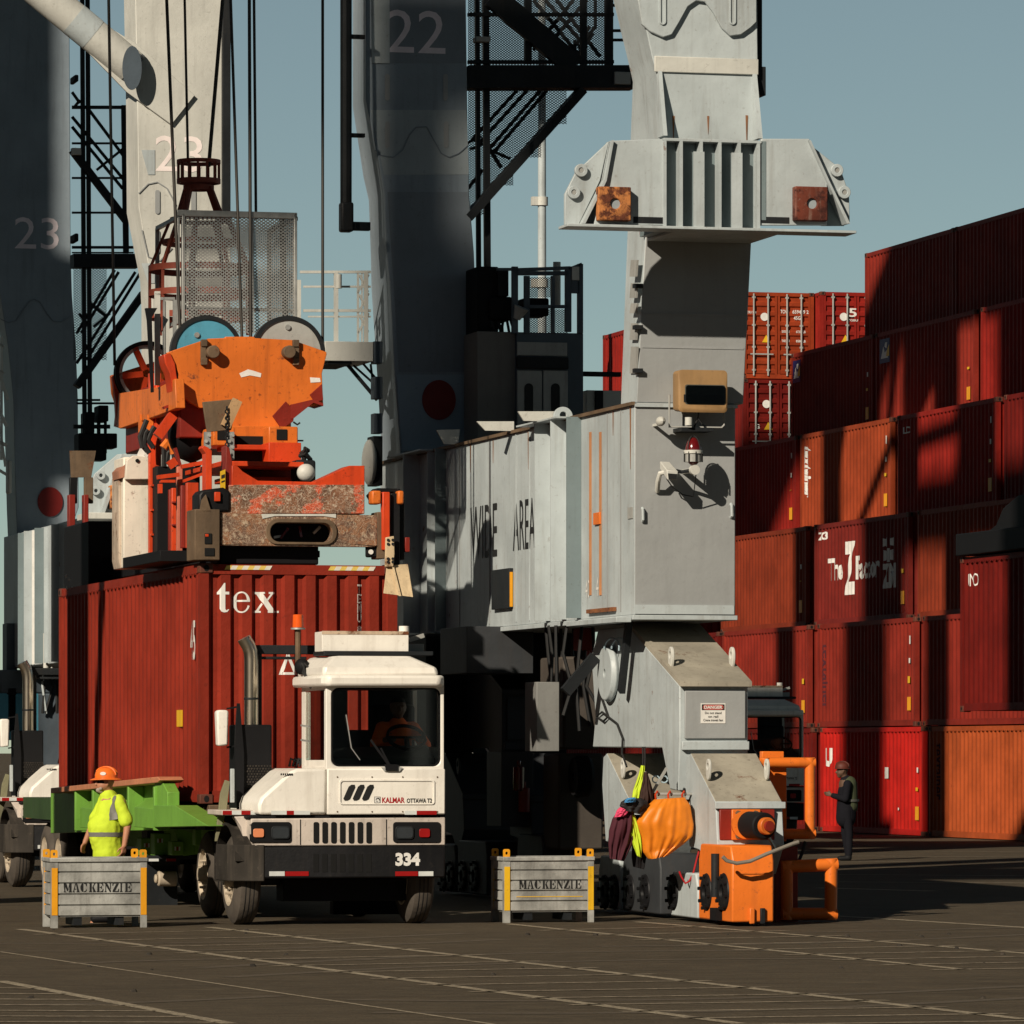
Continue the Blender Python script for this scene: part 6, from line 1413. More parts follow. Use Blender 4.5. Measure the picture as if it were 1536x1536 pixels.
    ins = lambda k: [(xl+k,.02+k),(xr-k,.02+k),(xr-k,yb-k),(xl+k,yb-k)]
    zi0, zi1 = zb_+.02, zt_-.03
    # windscreen surround
    xo0, xo1 = G0.u(489, .02), G0.u(666, .02)
    o_ = rrect(xo0, xo1, G0.z(1155,0,.02), G0.z(1024,0,.02), .01, 5); i_ = rrect(G0.u(497,.02), G0.u(661,.02), G0.z(1150,0,.02), G0.z(1031,0,.02), .09, 5)
    b = MB(); b.ring(o_, i_, 'y', .015, .085); b.build('windscreen_frame', W_, r, bev=.012)
    i2 = rrect(G0.u(496,.02)-.0, G0.u(662,.02), G0.z(1150.5,0,.02), G0.z(1030.5,0,.02), .09, 5); i3 = rrect(G0.u(499.5,.02), G0.u(658.5,.02), G0.z(1147.5,0,.02), G0.z(1033.5,0,.02), .08, 5)
    b = MB(); b.ring(i2, i3, 'y', .03, .05); b.build('windscreen_seal', M['black'], r)
    b = MB(); b.bm.faces.new([b.bm.verts.new((x, .04, z)) for x, z in i2]); b.build('windscreen', M['glass'], r)
    # slanted left quarter with its narrow pane
    def quarter(t0, t1, z0, z1, d, nm, mt, par=r, skew=0):
        P0 = Vector((xl-.0, .03, 0)); P1 = Vector((xl, 1.48, 0)); n = Vector((1, 0, 0))
        a, c = P0.lerp(P1, t0), P0.lerp(P1, t1); o = n*d
        b = MB(); b.hexa([(a.x,a.y,z0),(c.x,c.y,z0+skew),(c.x+o.x,c.y+o.y,z0+skew),(a.x+o.x,a.y+o.y,z0)], [(a.x,a.y,z1),(c.x,c.y,z1),(c.x+o.x,c.y+o.y,z1),(a.x+o.x,a.y+o.y,z1)]); return b.build(nm, mt, par, bev=.008 if mt == W_ else 0)
    zq0, zq1 = G0.z(1140, 0, .3), G0.z(1035, 0, .3)
    quarter(.045, .14, zb_, zt_, .05, 'pillar', W_); quarter(.86, 1.0, zb_, zt_, .05, 'pillar', W_); quarter(.14, .86, zq1, zt_, .05, 'pillar', W_); quarter(.14, .86, zb_-.05, zq0, .05, 'door', W_)
    quarter(.15, .85, zq0, zq1, .012, 'quarter_window', M['glass'])
    # sides and back
    for x0, x1 in ((xr-.03, xr+.02),):
        for y0, y1 in ((.09, .18), (yb-.1, yb)):
            b = MB(); b.box(x0, x1, y0, y1, zb_, zt_); b.build('pillar', W_, r)
        b = MB(); b.box(x0, x1, .19, yb-.11, zb_-.3, zb_+.25); b.build('door', W_, r)
    b = MB(); b.box(xc+.05, xc+.55, yb-.03, yb, zb_, zt_); b.build('rear_wall', M['dark'], r); b = MB(); b.box(xr-.55, xr-.03, yb-.03, yb, zb_, zt_); b.build('rear_wall', M['dark'], r); b = MB(); b.box(xc+.55, xr-.55, yb-.03, yb, zb_, zb_+.45); b.build('rear_wall', M['dark'], r)
    b = MB(); b.prism([(x_, y_) for x_, y_ in ins(.05)], 'z', zt_-.04, zt_-.01); b.build('roof_lining', M['black'], r)
    dash = MB(); dash.loft([[(xl+.06,.12,zb_+.02),(xr-.06,.12,zb_+.02),(xr-.06,.12,zb_+.12),(xl+.06,.12,zb_+.12)], [(xl+.06,.55,zb_+.02),(xr-.06,.55,zb_+.02),(xr-.06,.55,zb_+.28),(xl+.06,.55,zb_+.24)]]); dash.build('dashboard', plain('dark_green_grey_plastic', (.035,.042,.038), .7), r, bev=.02)
    sx = G0.u(604, .7); sw = MB(); sw.lathe([(-.015,.205),(-.015,.235),(.015,.235),(.015,.205)], (0,0,0), 'z', 28)
    for v in sw.bm.verts: v.co = Matrix.Translation((sx, .52, zb_+.36)) @ Matrix.Rotation(R(38), 4, 'X') @ v.co
    sw.bar((sx-.2,.52,zb_+.36), (sx+.2,.52,zb_+.36), .03); sw.bar((sx,.52,zb_+.36), (sx,.42,zb_+.2), .05); sw.build('steering_wheel', M['black'], r)
    st_ = MB(); st_.box(sx-.26, sx+.26, 1.15, 1.25, zb_+.0, zb_+.75); st_.box(sx-.26, sx+.26, .8, 1.2, zb_-.12, zb_+.02); st_.build('seat', M['black'], r, bev=.05)
    # roof, visor, sign box
    visor = MB(); zv0, zv1 = G0.z(1029, 0, -.1), G0.z(1012, 0, -.1); xa, xb = G0.u(459, -.05), G0.u(663, -.05)
    visor.prism([(xl-.02,-.13),(xb-.05,-.13),(xb+.03,-.05),(xb+.03,1.6),(xl-.09,1.6),(xl-.09,-.02)], 'z', zv0, zv1); visor.build('roof_visor', W_, r, bev=.035)
    top = [(G0.u(470,.1),.0),(G0.u(650,.1),.0),(G0.u(655,.1),1.75),(G0.u(470,.1)-.1,1.75)]; zr = G0.z(983, 0, .1)
    b = MB(); x0, x1 = xl-.05, G0.u(656, .05)
    b.loft([[(x0-.02,.0,zv1-.01),(x1+.01,.0,zv1-.01),(x1+.02,1.55,zv1-.01),(x0-.0,1.55,zv1-.01)], [(x0+.0,.03,zv1+.09),(x1-.0,.03,zv1+.09),(x1,1.5,zv1+.09),(x0+.02,1.5,zv1+.09)], [(x0+.18,.22,zr),(x1-.28,.22,zr),(x1-.12,1.4,zr),(x0+.12,1.4,zr)]]); b.build('roof', W_, r, bev=.04)
    sb = bx(483, 948, 613, 977, .55, .95, 'roof_box', W_, bev=.006); bx(483, 947, 613, 951.5, .545, .55, 'rusty_edge', paint('rust_stained_white', (.55,.42,.30), .6, .2, .4, rust=.4), sb, 0)
    bx(486, 977, 650, 983, .5, 1.1, 'roof_rack', M['dark']); bx(612, 966, 636, 978, .9, 1.0, 'roof_lamp', M['greyplate'])
    c = G0.p3(606, 943, .7); b = MB(); b.cyl((c[0],c[1],c[2]-.05), (c[0],c[1],c[2]+.03), .06, n=16); b.build('aerial_puck', W_, r)
    b = MB(); b.bar(G0.p3(614,960,.9), G0.p3(636,953,.9), .02, .05); b.build('roof_lamp', M['greyplate'], r)
    # wipers
    wp = MB(); c = G0.p3(587, 1153, -.02); wp.box(c[0]-.07, c[0]+.07, -.04, .02, c[2]-.02, c[2]+.05); wp.bar(c, G0.p3(556, 1110, .0), .025); wp.bar(c, G0.p3(571, 1122, -.01), .02); wp.build('wiper', M['black'], r)
    wp = MB(); wp.bar(G0.p3(519,1072,.005), G0.p3(527,1122,.005), .012); wp.bar(G0.p3(527,1122,.005), G0.p3(540,1140,.005), .01); wp.build('wiper', M['steel'], r)
    pl([(572,1151),(604,1151),(600,1157),(577,1157)], -.02, -.001, 'wiper_bracket', M['greyplate'], fpn)
    # exhaust, muffler guard, mirror, beacon
    b = MB(); b.tube([G0.p3(*p, 1.5) for p in ((377,1090),(377,1050),(377,990),(376,978),(373,969),(368,961),(366,957))], .083, 14); ex = b.build('exhaust_pipe', M['chrome'], r)
    b = MB(); c = G0.p3(377, 1048, 1.5); b.cyl((c[0],c[1],c[2]-.012), (c[0],c[1],c[2]+.012), .09, n=16); b.build('clamp', M['dark'], ex)
    mf = bx(357, 1087, 408, 1214, 1.2, 1.75, 'muffler_guard', M['black'], bev=.02)
    for i in range(9):
        for j in range(11):
            c = G0.p(371+i*4.3+(2 if j % 2 else 0), 1149+j*4, 1.2); b = MB(); b.prism(circ(c[0], c[1], .012, 6), 'y', 1.192, 1.199)
            b.build('perforation', M['fender'], mf)
    pl([(356,1214),(352,1120),(356,1055),(360,1055),(366,1130),(366,1214)], 1.15, 1.19, 'guard_flange', M['black'])
    bx(346, 1153, 352, 1204, .9, .95, 'flap_bracket', M['crane'])
    mr = pl([(325,1067),(329,1065),(341,1065),(343,1068),(342,1118),(327,1119)], 1.3, 1.45, 'mirror', W_, bev=.02)
    for py in (1063, 1121): 
        b = MB(); b.bar(G0.p3(340,py,1.38), G0.p3(358,py-3,1.38), .02); b.build('mirror_arm', M['black'], r)
    bx(384, 968, 485, 981, 1.6, 1.72, 'frame_bar', M['dark']); bx(386, 980, 393, 1090, 1.55, 1.65, 'frame_post', M['dark']); bx(386, 985, 460, 989, 1.6, 1.66, 'frame_bar', M['dark'])
    b = MB(); b.cyl(G0.p3(447,1000,1.4), G0.p3(447,944,1.4), .034, n=10); b.build('beacon_post', M['brown'], r)
    c = G0.p3(447, 943, 1.4); b = MB(); b.cyl((c[0],c[1],c[2]-.01), (c[0],c[1],c[2]+.01), .085, n=20); b.build('beacon_base', M['steel'], r)
    b = MB(); b.cyl((c[0],c[1],c[2]+.011), (c[0],c[1],c[2]+.165), .066, .060, n=20); b.build('beacon', M['beacon'], r, bev=.008)
    c = G0.p3(453, 1000, 1.2); b = MB(); b.ball(c, (.09,.12,.10)); b.build('work_lamp', M['black'], r)
    for k in range(4):
        rr_ = random.Random(40+k); b = MB(); b.tube([G0.p3(455+rr_.uniform(-3,6), 995, 1.1), G0.p3(462+rr_.uniform(-8,4), 1003+k*3, 1.0), G0.p3(460, 1018, .95), G0.p3(466, 1032, .85)], .012, 6); b.build('cable', M['wire'], r)
        b = MB(); b.tube([G0.p3(434+k*5,1150,1.6), G0.p3(440+k*5+rr_.uniform(-4,4),1138,1.6), G0.p3(452+k*3,1146,1.6)], .016, 6); b.build('hose', M['wire'], r)
    for py in (1088, 1110): 
        b = MB(); b.bar(G0.p3(452,py,.8), G0.p3(464,py+2,.6), .02); b.build('door_hinge', M['steel'], r)
    bx(425, 1318, 640, 1352, .5, .9, 'under_shade_box', M['black']); bx(500, 1350, 600, 1372, 2.0, 2.2, 'under_shade_box', M['black'])  # black boxes added to deepen the shade under the tractor
    # left fender, wheels, frame rails
    bx(333, 1215, 407, 1223, .32, 1.2, 'fender_top', WD, bev=.01); pl([(352,1225),(376,1224),(380,1268),(366,1268),(362,1240)], .30, .5, 'fender_stay', WD, bev=.01)
    pl([(331,1190),(338,1170),(345,1172),(340,1216),(326,1262),(323,1262)], .95, 1.0, 'fender_edge', paint('dusty_olive_edge', (.18,.17,.10), .7, .2, .3), bev=.004)
    b = MB(); n = 14; x0, x1 = G0.u(336, .8), G0.u(402, .8); cy, cz = .72, .52
    arc = [(cy+.66*math.cos(R(t)), cz+.66*math.sin(R(t))) for t in range(20, 161, 10)]; arc2 = [(cy+.63*math.cos(R(t)), cz+.63*math.sin(R(t))) for t in range(160, 19, -10)]
    b.prism(arc+arc2, 'x', x0, x1); b.build('wheel_arch', M['fender'], r)
    def wheel(x, y, wd, rad=.52, dual=False, flip=1):
        b = MB(); b.lathe([(0,.30),(0,.40),(.02,rad-.06),(.05,rad-.015),(.09,rad),(wd-.09,rad),(wd-.05,rad-.015),(wd-.02,rad-.06),(wd,.40),(wd,.30)], (x, y, rad), 'x', 40)
        for g_ in (.33, .5, .67):
            pass
        t = b.build('wheel', M['tyre'], r)
        b = MB(); b.lathe([(.03,.10),(.02,.22),(.05,.26),(.0,.28),(-.005,.305),(wd*.6,.305),(wd*.6,.10)], (x, y, rad), 'x', 32); rim = b.build('rim', M['rim'], t)
        b = MB(); b.lathe([(-.06,.0),(-.06,.08),(.04,.12),(.06,.12),(.06,0)], (x, y, rad), 'x', 20); b.build('hub', M['rim'], t)
        for k in range(10):
            a_ = 2*math.pi*k/10; b = MB(); b.cyl((x-.03, y+.165*math.cos(a_), rad+.165*math.sin(a_)), (x+.04, y+.165*math.cos(a_), rad+.165*math.sin(a_)), .016, n=6); b.build('wheel_nut', M['rim'], t)
        for w_, off in ((.012, .34), (.012, .5), (.012, .66)):
            b = MB(); b.lathe([(off*wd-w_/2,rad-.004),(off*wd-w_/2,rad+.0015),(off*wd+w_/2,rad+.0015),(off*wd+w_/2,rad-.004)], (x, y, rad), 'x', 40); b.build('tread_groove', M['ink'], t)
    wheel(G0.u(343, .75), .75, .30); wheel(xr-.32, .75, .30)
    xd = G0.u(302, 3.55)
    wheel(xd, 3.45, .26); wheel(xd+.30, 3.45, .26); wheel(xr-.36, 3.45, .26)
    b = MB(); b.box(xd-.02, xd+.6, 2.85, 4.05, 1.10, 1.14); b.build('mud_flap_frame', M['fender'], r); b = MB(); b.box(xd-.0, xd+.56, 2.70, 2.74, .45, 1.1); b.build('mud_flap', M['fender'], r)
    for x_ in (.55, 1.45):
        b = MB(); b.box(x_-.05, x_+.05, .45, 4.6, .62, .92); b.build('chassis_rail', M['dark'], r)
    b = MB(); b.box(.2, 1.9, .75, 2.2, .45, .95); b.build('engine', M['black'], r, bev=.05); b = MB(); b.cyl((-.2,.75,.52), (xr-.1,.75,.52), .07); b.cyl((xd+.4,3.45,.52), (xr-.2,3.45,.52), .10); b.build('axle', M['dark'], r)
    b = MB(); b.prism(circ(1.0, 3.5, .48, 24), 'z', 1.0, 1.08); b.build('fifth_wheel', M['dark'], r)
    b = MB(); b.tube([G0.p3(470,1325,.7), G0.p3(500,1333,.7), G0.p3(540,1334,.7), G0.p3(556,1326,.6)], .014, 6); b.build('hose', M['wire'], r)
    bx(462, 1361, 492, 1365, 1.6, 1.7, 'tie_bolt', M['yellow']) if 0 else None
    return r
TR = tractor(T, 'white terminal tractor numbered 334, front and centre, with a driver at the wheel')
def place_copy(px, Y, lab, da=0.0):
    o = copy_tree(TR); f = Fr(px, Y, a=GRID+da); o.location = f.loc; o.rotation_euler = (0, 0, f.a); o['label'] = lab; return o
t2 = place_copy(52, 78.0, 'white terminal tractor at the left edge, behind the yellow shirted man')
t3 = place_copy(1062, 112.0, 'distant white terminal tractor half hidden by the grey bogie')
t4 = place_copy(620, 92.0, 'terminal tractor in deep shade beneath the crane beam')
for o in (t2, t3, t4):                                     # the others carry no readable fleet number
    for ch in [k for k in COL.objects if k.parent == o and k.name.startswith('bumper')]:
        for g_ in [k for k in COL.objects if k.parent == ch and k.name.startswith('lettering')]: bpy.data.objects.remove(g_)

# ================================================================ green container trailer
K2 = K
TL = thing('container_trailer', 'bright green trailer with high corner guides under the tex container', 'trailer', K2)
GN = M['leaf']; xg = -.42
def q3(pts, x0, x1, nm, mt, par=TL, bev=.008):
    b = MB(); b.prism(K2.Q(pts, x0), 'x', x0, x1); return b.build(nm, mt, par, bev=bev)
yN, yF = K2.v(232, xg), K2.v(72, xg)
zt0, zb0 = K2.z(1172, xg, yN), K2.z(1242, xg, yN)
gw = q3([(76,1183),(112,1180),(150,1175),(236,1166),(250,1192),(250,1244),(232,1245),(76,1250)], xg+.22, xg+.26, 'side_wall', GN)
q3([(76,1182),(236,1165),(240,1170),(236,1174),(76,1190)], xg, xg+.30, 'guide_rail', paint('worn_salmon_rail', (.50,.20,.10), .5, .2, .3, chips=.5, rust=.2))
for px in (111, 137, 190, 229):
    b = MB(); y_ = K2.v(px, xg); b.box(xg+.02, xg+.22, y_, y_+.10, K2.z(1246, xg, y_), K2.z(1186 if px < 130 else 1180, xg, y_)); b.build('upright', GN, TL, bev=.008)
for pa, pb_ in ((113,135),(139,188),(193,227)):
    ya, yb = K2.v(pb_, xg), K2.v(pa, xg); zz0, zz1 = K2.z(1243, xg, ya), K2.z(1213, xg, ya)
    b = MB(); b.prism([(xg+.06, zz0), (xg+.215, zz0), (xg+.215, zz1+.10), (xg+.06, zz1)], 'y', ya+.02, yb-.02); b.build('pocket', GN, TL, bev=.006)
q3([(232,1170),(241,1168),(251,1188),(251,1212),(232,1212)], xg+.05, xg+.2, 'end_gusset', GN); q3([(231,1208),(262,1208),(312,1239),(231,1241)], xg+.02, xg+.3, 'nose_guide', GN)
b = MB(); y0, y1 = .9, 12.6; b.box(xg+.26, 2.44-xg-.26, y0, y1, 1.05, zc-.02); b.build('deck', paint('dark_green_paint', (.03,.06,.02), .6, .2, .3), TL)
b = MB(); b.box(2.44+.16, 2.44+.2, y0, y1, 1.05, zc+.25); b.build('side_wall', GN, TL)
for x_ in (.6, 1.7):
    b = MB(); b.box(x_-.08, x_+.08, 1.0, 12.4, .72, 1.04); b.build('chassis_rail', GN, TL)
b = MB(); b.box(.1, 2.3, .2, 2.6, 1.05, 1.25); b.build('gooseneck', M['dark'], TL); b = MB(); b.box(.1, 2.34, -.06, .3, zc-.14, zc-.012); b.build('front_bolster', M['brown'], TL, bev=.01)
# landing gear boxes and lower green structure seen beside the man
for x0_, y0_, x1_, y1_, yy in ((212,1257,229,1284,4.2),(232,1250,256,1284,3.6),(258,1262,276,1283,3.0)):
    o = pb(K2, x0_, y0_, x1_, y1_, yy, yy+.3, 'support_box', GN, TL, bev=.01)
    for k in range(3): pb(K2, x0_+8+k*3.2-4, y0_+8, x0_+10+k*3.2-4, y0_+14, yy-.006, yy-.001, 'reflector', M['redrefl'] if k % 2 else M['whiterefl'], o, 0)
plate(K2, [(262,1247),(270,1243),(304,1256),(306,1280),(276,1284)], 3.1, 3.14, 'support_gusset', GN, TL)
pb(K2, 205, 1283, 300, 1289, 3.4, 3.6, 'lower_beam', M['dark'], TL); pb(K2, 293, 1244, 302, 1268, 2.0, 2.2, 'support_post', GN, TL)
for px, mt in ((224,'whiterefl'),(250,'redrefl')): pb(K2, px, 1288, px+14, 1292, 3.35, 3.4, 'reflector', M[mt], TL, 0)
def twheel(x, y, rad=.50):
    b = MB(); wd = .26; b.lathe([(0,.30),(0,.38),(.03,rad-.04),(.07,rad),(wd-.07,rad),(wd-.03,rad-.04),(wd,.38),(wd,.30)], (x, y, rad), 'x', 36); t = b.build('wheel', M['tyre'], TL)
    b = MB(); b.lathe([(.03,.06),(.02,.2),(.05,.25),(0,.305),(wd*.6,.305),(wd*.6,.06)], (x, y, rad), 'x', 28); b.build('rim', M['rim'], t)
for y_ in (10.2, 11.4):
    for x_ in (-.05, .25, 1.9, 2.2): twheel(x_, y_)
for y_ in (10.2, 11.4):
    b = MB(); b.cyl((.1,y_,.5), (2.3,y_,.5), .08); b.build('axle', M['dark'], TL)
pb(K2, 228, 1288, 270, 1298, 5.0, 6.0, 'landing_leg', M['dark'], TL); c = K2.p3(242, 1318, 5.0); b = MB(); b.cyl((c[0]-.05,c[1],c[2]), (c[0]+.2,c[1],c[2]), .10, n=20); b.cyl((c[0]-.09,c[1],c[2]), (c[0]-.05,c[1],c[2]), .06, n=16); b.build('brake_chamber', M['rim'], TL, bev=.02)
b = MB(); c = K2.p3(228, 1325, 5.4); b.box(c[0]-.1, c[0]+.3, 5.2, 5.6, .0, 1.0); b.build('landing_leg', M['dark'], TL)

# ================================================================ stencilled steel crates
ST = {  # stencil letters in a heavy slab face, unit boxes
 'M': [[(0,0),(.26,0),(.26,.08),(.18,.1),(.18,.7),(.1,.92),(0,.92),(0,1),(.16,1),(.05,.85),(.06,.1),(0,.08)],[(.0,1),(.3,1),(.50,.42),(.42,.1)],[(.55,.4),(.70,1),(1,1),(1,.92),(.94,.9),(.94,.1),(1,.08),(1,0),(.6,0),(.6,.08),(.68,.1),(.68,.75),(.52,.15),(.46,.15)]],
 'A': [[(0,0),(.3,0),(.3,.08),(.2,.1),(.46,.95),(.4,1),(.08,.1),(0,.08)],[(.45,1),(.62,1),(.93,.1),(1,.08),(1,0),(.55,0),(.55,.08),(.66,.1)],[(.27,.3),(.52,.3),(.5,.38),(.3,.38)]],
 'C': [[(.42,0),(.42,1),(.2,.92),(.05,.7),(0,.5),(.05,.3),(.2,.08)],[(.5,.92),(.75,.86),(.84,.64),(.92,.64),(.92,1),(.86,1),(.78,.95),(.5,1)],[(.5,0),(.78,.04),(.95,.28),(.88,.32),(.72,.14),(.5,.09)]],
 'K': [[(0,0),(.42,0),(.42,.08),(.36,.1),(.36,.9),(.42,.92),(.42,1),(0,1),(0,.92),(.08,.9),(.08,.1),(0,.08)],[(.44,.46),(.72,.9),(.64,.92),(.64,1),(.95,1),(.95,.92),(.84,.88),(.64,.6),(.92,.1),(1,.08),(1,0),(.56,0),(.56,.08),(.62,.1),(.48,.4)]],
 'E': [[(0,0),(.42,0),(.42,.08),(.36,.1),(.36,.9),(.42,.92),(.42,1),(0,1),(0,.92),(.08,.9),(.08,.1),(0,.08)],[(.48,1),(.9,1),(.92,.66),(.84,.66),(.74,.88),(.48,.92)],[(.48,0),(.92,0),(.96,.36),(.88,.36),(.76,.12),(.48,.08)],[(.44,.46),(.6,.46),(.66,.34),(.72,.34),(.72,.68),(.66,.68),(.6,.56),(.44,.56)]],
 'N': [[(0,0),(.3,0),(.3,.08),(.22,.1),(.22,.66),(.14,.78),(.12,.1),(0,.08)],[(0,1),(.34,1),(.92,.16),(.92,0),(.76,0),(.04,.92)],[(.66,1),(1,1),(1,.92),(.9,.9),(.9,.26),(.8,.4),(.8,.9),(.66,.92)]],
 'Z': [[(.04,1),(.95,1),(.95,.92),(.2,.9),(.12,.66),(.04,.66)],[(.6,.9),(.95,.92),(.4,.1),(.02,.08)],[(.05,0),(.95,0),(.98,.36),(.9,.36),(.78,.1),(.05,.08)]],
 'I': [[(0,0),(.6,0),(.6,.08),(.46,.1),(.46,.9),(.6,.92),(.6,1),(0,1),(0,.92),(.14,.9),(.14,.1),(0,.08)]]}
def stencil(word):
    P, x = [], 0
    for i, ch in enumerate(word):
        w_ = .62 if ch == 'I' else (1.15 if ch == 'M' else 1.0)
        for p in ST[ch]: P.append([(x+a*w_*(1 if ch != 'I' else 1), b) for a, b in p])
        x += w_+.10+(.14 if ch == 'C' else 0)
    return polyglyphs(P)
def crate(F, w, d, h, label, strap, inset):
    r = thing('steel_crate', label, 'crate', F, 'stencilled steel crates'); G_ = M['galv']; z0 = .125
    for x, y in ((0,0),(w-.075,0),(0,d-.075),(w-.075,d-.075)):
        b = MB()
        b.box(x, x+.075, y, y+.012, 0, h-.03); b.box(x if x == 0 else x+.063, x+.012 if x == 0 else x+.075, y+.012, y+.075, 0, h-.03)
        lg = b.build('corner_post', G_, r)
        b = MB(); b.box(x+.004, x+.071, y-.005, y-.001, .145, h-.12); b.build('painted_strip', strap if x == 0 or True else strap, lg)
        b = MB(); o_ = rrect(x-.005, x+.075, h-.02, h+.085, .02, 3); b.ring(o_, rrect(x+.02, x+.05, h+.02, h+.055, .012, 3), 'y', y+.012, y+.03); b.build('lifting_eye', M['yellow2'], lg)
    n = 5; H_ = h-.05-z0
    for nm, vert in (('front_panel', 0), ('rear_panel', 0), ('side_panel', 1), ('side_panel', 1)): pass
    def panel(a, c, off, ax, sg):
        b = MB(); rows = []
        for i in range(n):
            zz0 = z0+H_*i/n; dz = H_/n; rows += [(zz0, .030), (zz0+.012, .030), (zz0+.02, .008), (zz0+dz-.004, .008)]
        rows.append((h-.05, .03))
        f = (lambda t, dd, z: (t, off+sg*dd, z)) if ax == 'y' else (lambda t, dd, z: (off+sg*dd, t, z))
        b.strip([f(a, dd, z) for z, dd in rows], [f(c, dd, z) for z, dd in rows]); o = b.build('front_panel' if (ax, sg) == ('y', 1) else 'side_panel', G_, r, recalc=False, flat=True); thick(o, .003); return o
    fr = panel(.075, w-.075, 0, 'y', 1); panel(.075, w-.075, d, 'y', -1); panel(.075, d-.075, 0, 'x', 1); panel(.075, d-.075, w, 'x', -1)
    b = MB(); b.ring([(-.012,-.015),(w+.012,-.015),(w+.012,d+.012),(-.012,d+.012)], [(.02,.02),(w-.02,.02),(w-.02,d-.02),(.02,d-.02)], 'z', h-.055, h-.005); b.build('rim', G_, r, bev=.01)
    b = MB(); b.box(.03, w-.03, .03, d-.03, z0, z0+.02); b.build('floor', G_, r)
    for x in (w*.28, w*.72):
        b = MB(); b.box(x-.05, x+.05, .05, d-.05, .03, z0-.002); b.build('skid', M['dark'], r)
    zl = z0+H_*.4+.03
    letter(stencil('MACKENZIE'), inset[0]*w, inset[1]*w, zl, zl+.105, .003, M['ink'], fr, 'stencil_lettering')
    return r
F1 = Fr(77, 60.3)
crate(F1, 1.095, .62, .80, 'steel crate stencilled MACKENZIE with orange corner strips, in front of the yellow shirted man', M['yellow2'], (.13,.84))
F2 = Fr(756, 62.15)
C2_ = crate(F2, 1.085, .62, .775, 'steel crate stencilled MACKENZIE with yellow corner strips, left of the crane wheels', M['yellow'], (.17,.86))
b = MB(); b.box(.15, .95, .002, .0068, .30, .308); b.build('scratch', M['yellow'], C2_)
# ================================================================ people: one continuous surface each, from rounded volumes fused together
def capsule(bm, p, q, r1, r2, n=14):
    p, q = Vector(p), Vector(q); d = q-p; L = d.length
    if L < 1e-5: d = Vector((0,0,1)); L = 1e-5
    d = d/L; e = d.orthogonal().normalized(); g = d.cross(e)
    rings = []
    for k in range(1, 5): t = -math.pi/2+k*math.pi/10; rings.append((p+d*r1*math.sin(t), r1*math.cos(t)))
    rings += [(p, r1), (q, r2)]
    for k in range(1, 5): t = k*math.pi/10; rings.append((q+d*r2*math.sin(t), r2*math.cos(t)))
    V = [[bm.verts.new(c+(e*math.cos(2*math.pi*i/n)+g*math.sin(2*math.pi*i/n))*r) for i in range(n)] for c, r in rings]
    for A, B in zip(V, V[1:]):
        for i in range(n): bm.faces.new((A[i], A[(i+1) % n], B[(i+1) % n], B[i]))
    bm.faces.new(V[0][::-1]); bm.faces.new(V[-1])
def fused(name, caps, balls, mat, parent, voxel=.011, smooth=4, label=None, fr=None, clip=None):
    m = MB()
    for c in caps: capsule(m.bm, *c)
    for c, r in balls: m.ball(c, r, 16, 10)
    o = m.build(name, mat, parent, fr)
    md = o.modifiers.new('fuse', 'REMESH'); md.mode = 'VOXEL'; md.voxel_size = voxel; md.use_smooth_shade = True
    sm = o.modifiers.new('smooth', 'SMOOTH'); sm.factor = .5; sm.iterations = smooth
    if label: o['label'] = label
    return o
def hand_caps(wrist, d, side, thumb, s=1.0, curl=.5, palm_n=None):
    """palm and five unequal bent fingers; d = direction of the fingers, side = across the palm towards the thumb, curl bends towards palm_n"""
    w_, d, side = Vector(wrist), Vector(d).normalized(), Vector(side).normalized()
    n = Vector(palm_n).normalized() if palm_n is not None else d.cross(side).normalized()
    c = []
    for k, f in enumerate((.030, .010, -.010, -.029)): c.append((w_+d*.01+side*f*.6, w_+d*.085*s+side*f, .016, .0125))
    for k, (f, L) in enumerate(((.031,.070), (.010,.080), (-.011,.074), (-.031,.056))):
        a = w_+d*.085*s+side*f; b_ = a+(d*math.cos(curl)+n*math.sin(curl))*L*.5*s; e_ = b_+(d*math.cos(curl*2.1)+n*math.sin(curl*2.1))*L*.5*s
        c += [(a, b_, .0098, .009), (b_, e_, .009, .0075)]
    t0 = w_+d*.02+side*.028; t1 = t0+(side*.8+d*.6).normalized()*.045*s+n*.012; t2 = t1+(d*.9+side*.15).normalized()*.032*s+n*.012
    c += [(t0, t1, .0125, .011), (t1, t2, .0105, .009)]
    return c
def head(c, face, r=.098, tilt=0):
    """skull, jaw, nose, brow, ears around centre c, looking along face (horizontal unit)"""
    c = Vector(c); f = Vector(face).normalized(); s = Vector((-f.y, f.x, 0)); u = Vector((0,0,1))
    caps = [(c+u*.035-f*.015, c-u*.02+f*.012, .094, .080), (c-u*.05+f*.045, c-u*.085+f*.055, .055, .038), (c-u*.03+f*.03, c-u*.02-f*.01, .073, .078),
            (c+u*.012+f*.098, c-u*.022+f*.118, .011, .016), (c+u*.028+f*.083-s*.04, c+u*.028+f*.083+s*.04, .016, .016),
            (c-u*.058+f*.092-s*.018, c-u*.058+f*.092+s*.018, .010, .010), (c-u*.07+f*.088-s*.016, c-u*.07+f*.088+s*.016, .010, .010)]
    for k in (-1, 1): caps.append((c+s*.082*k+u*.015-f*.01, c+s*.080*k-u*.025, .020, .014))
    return caps
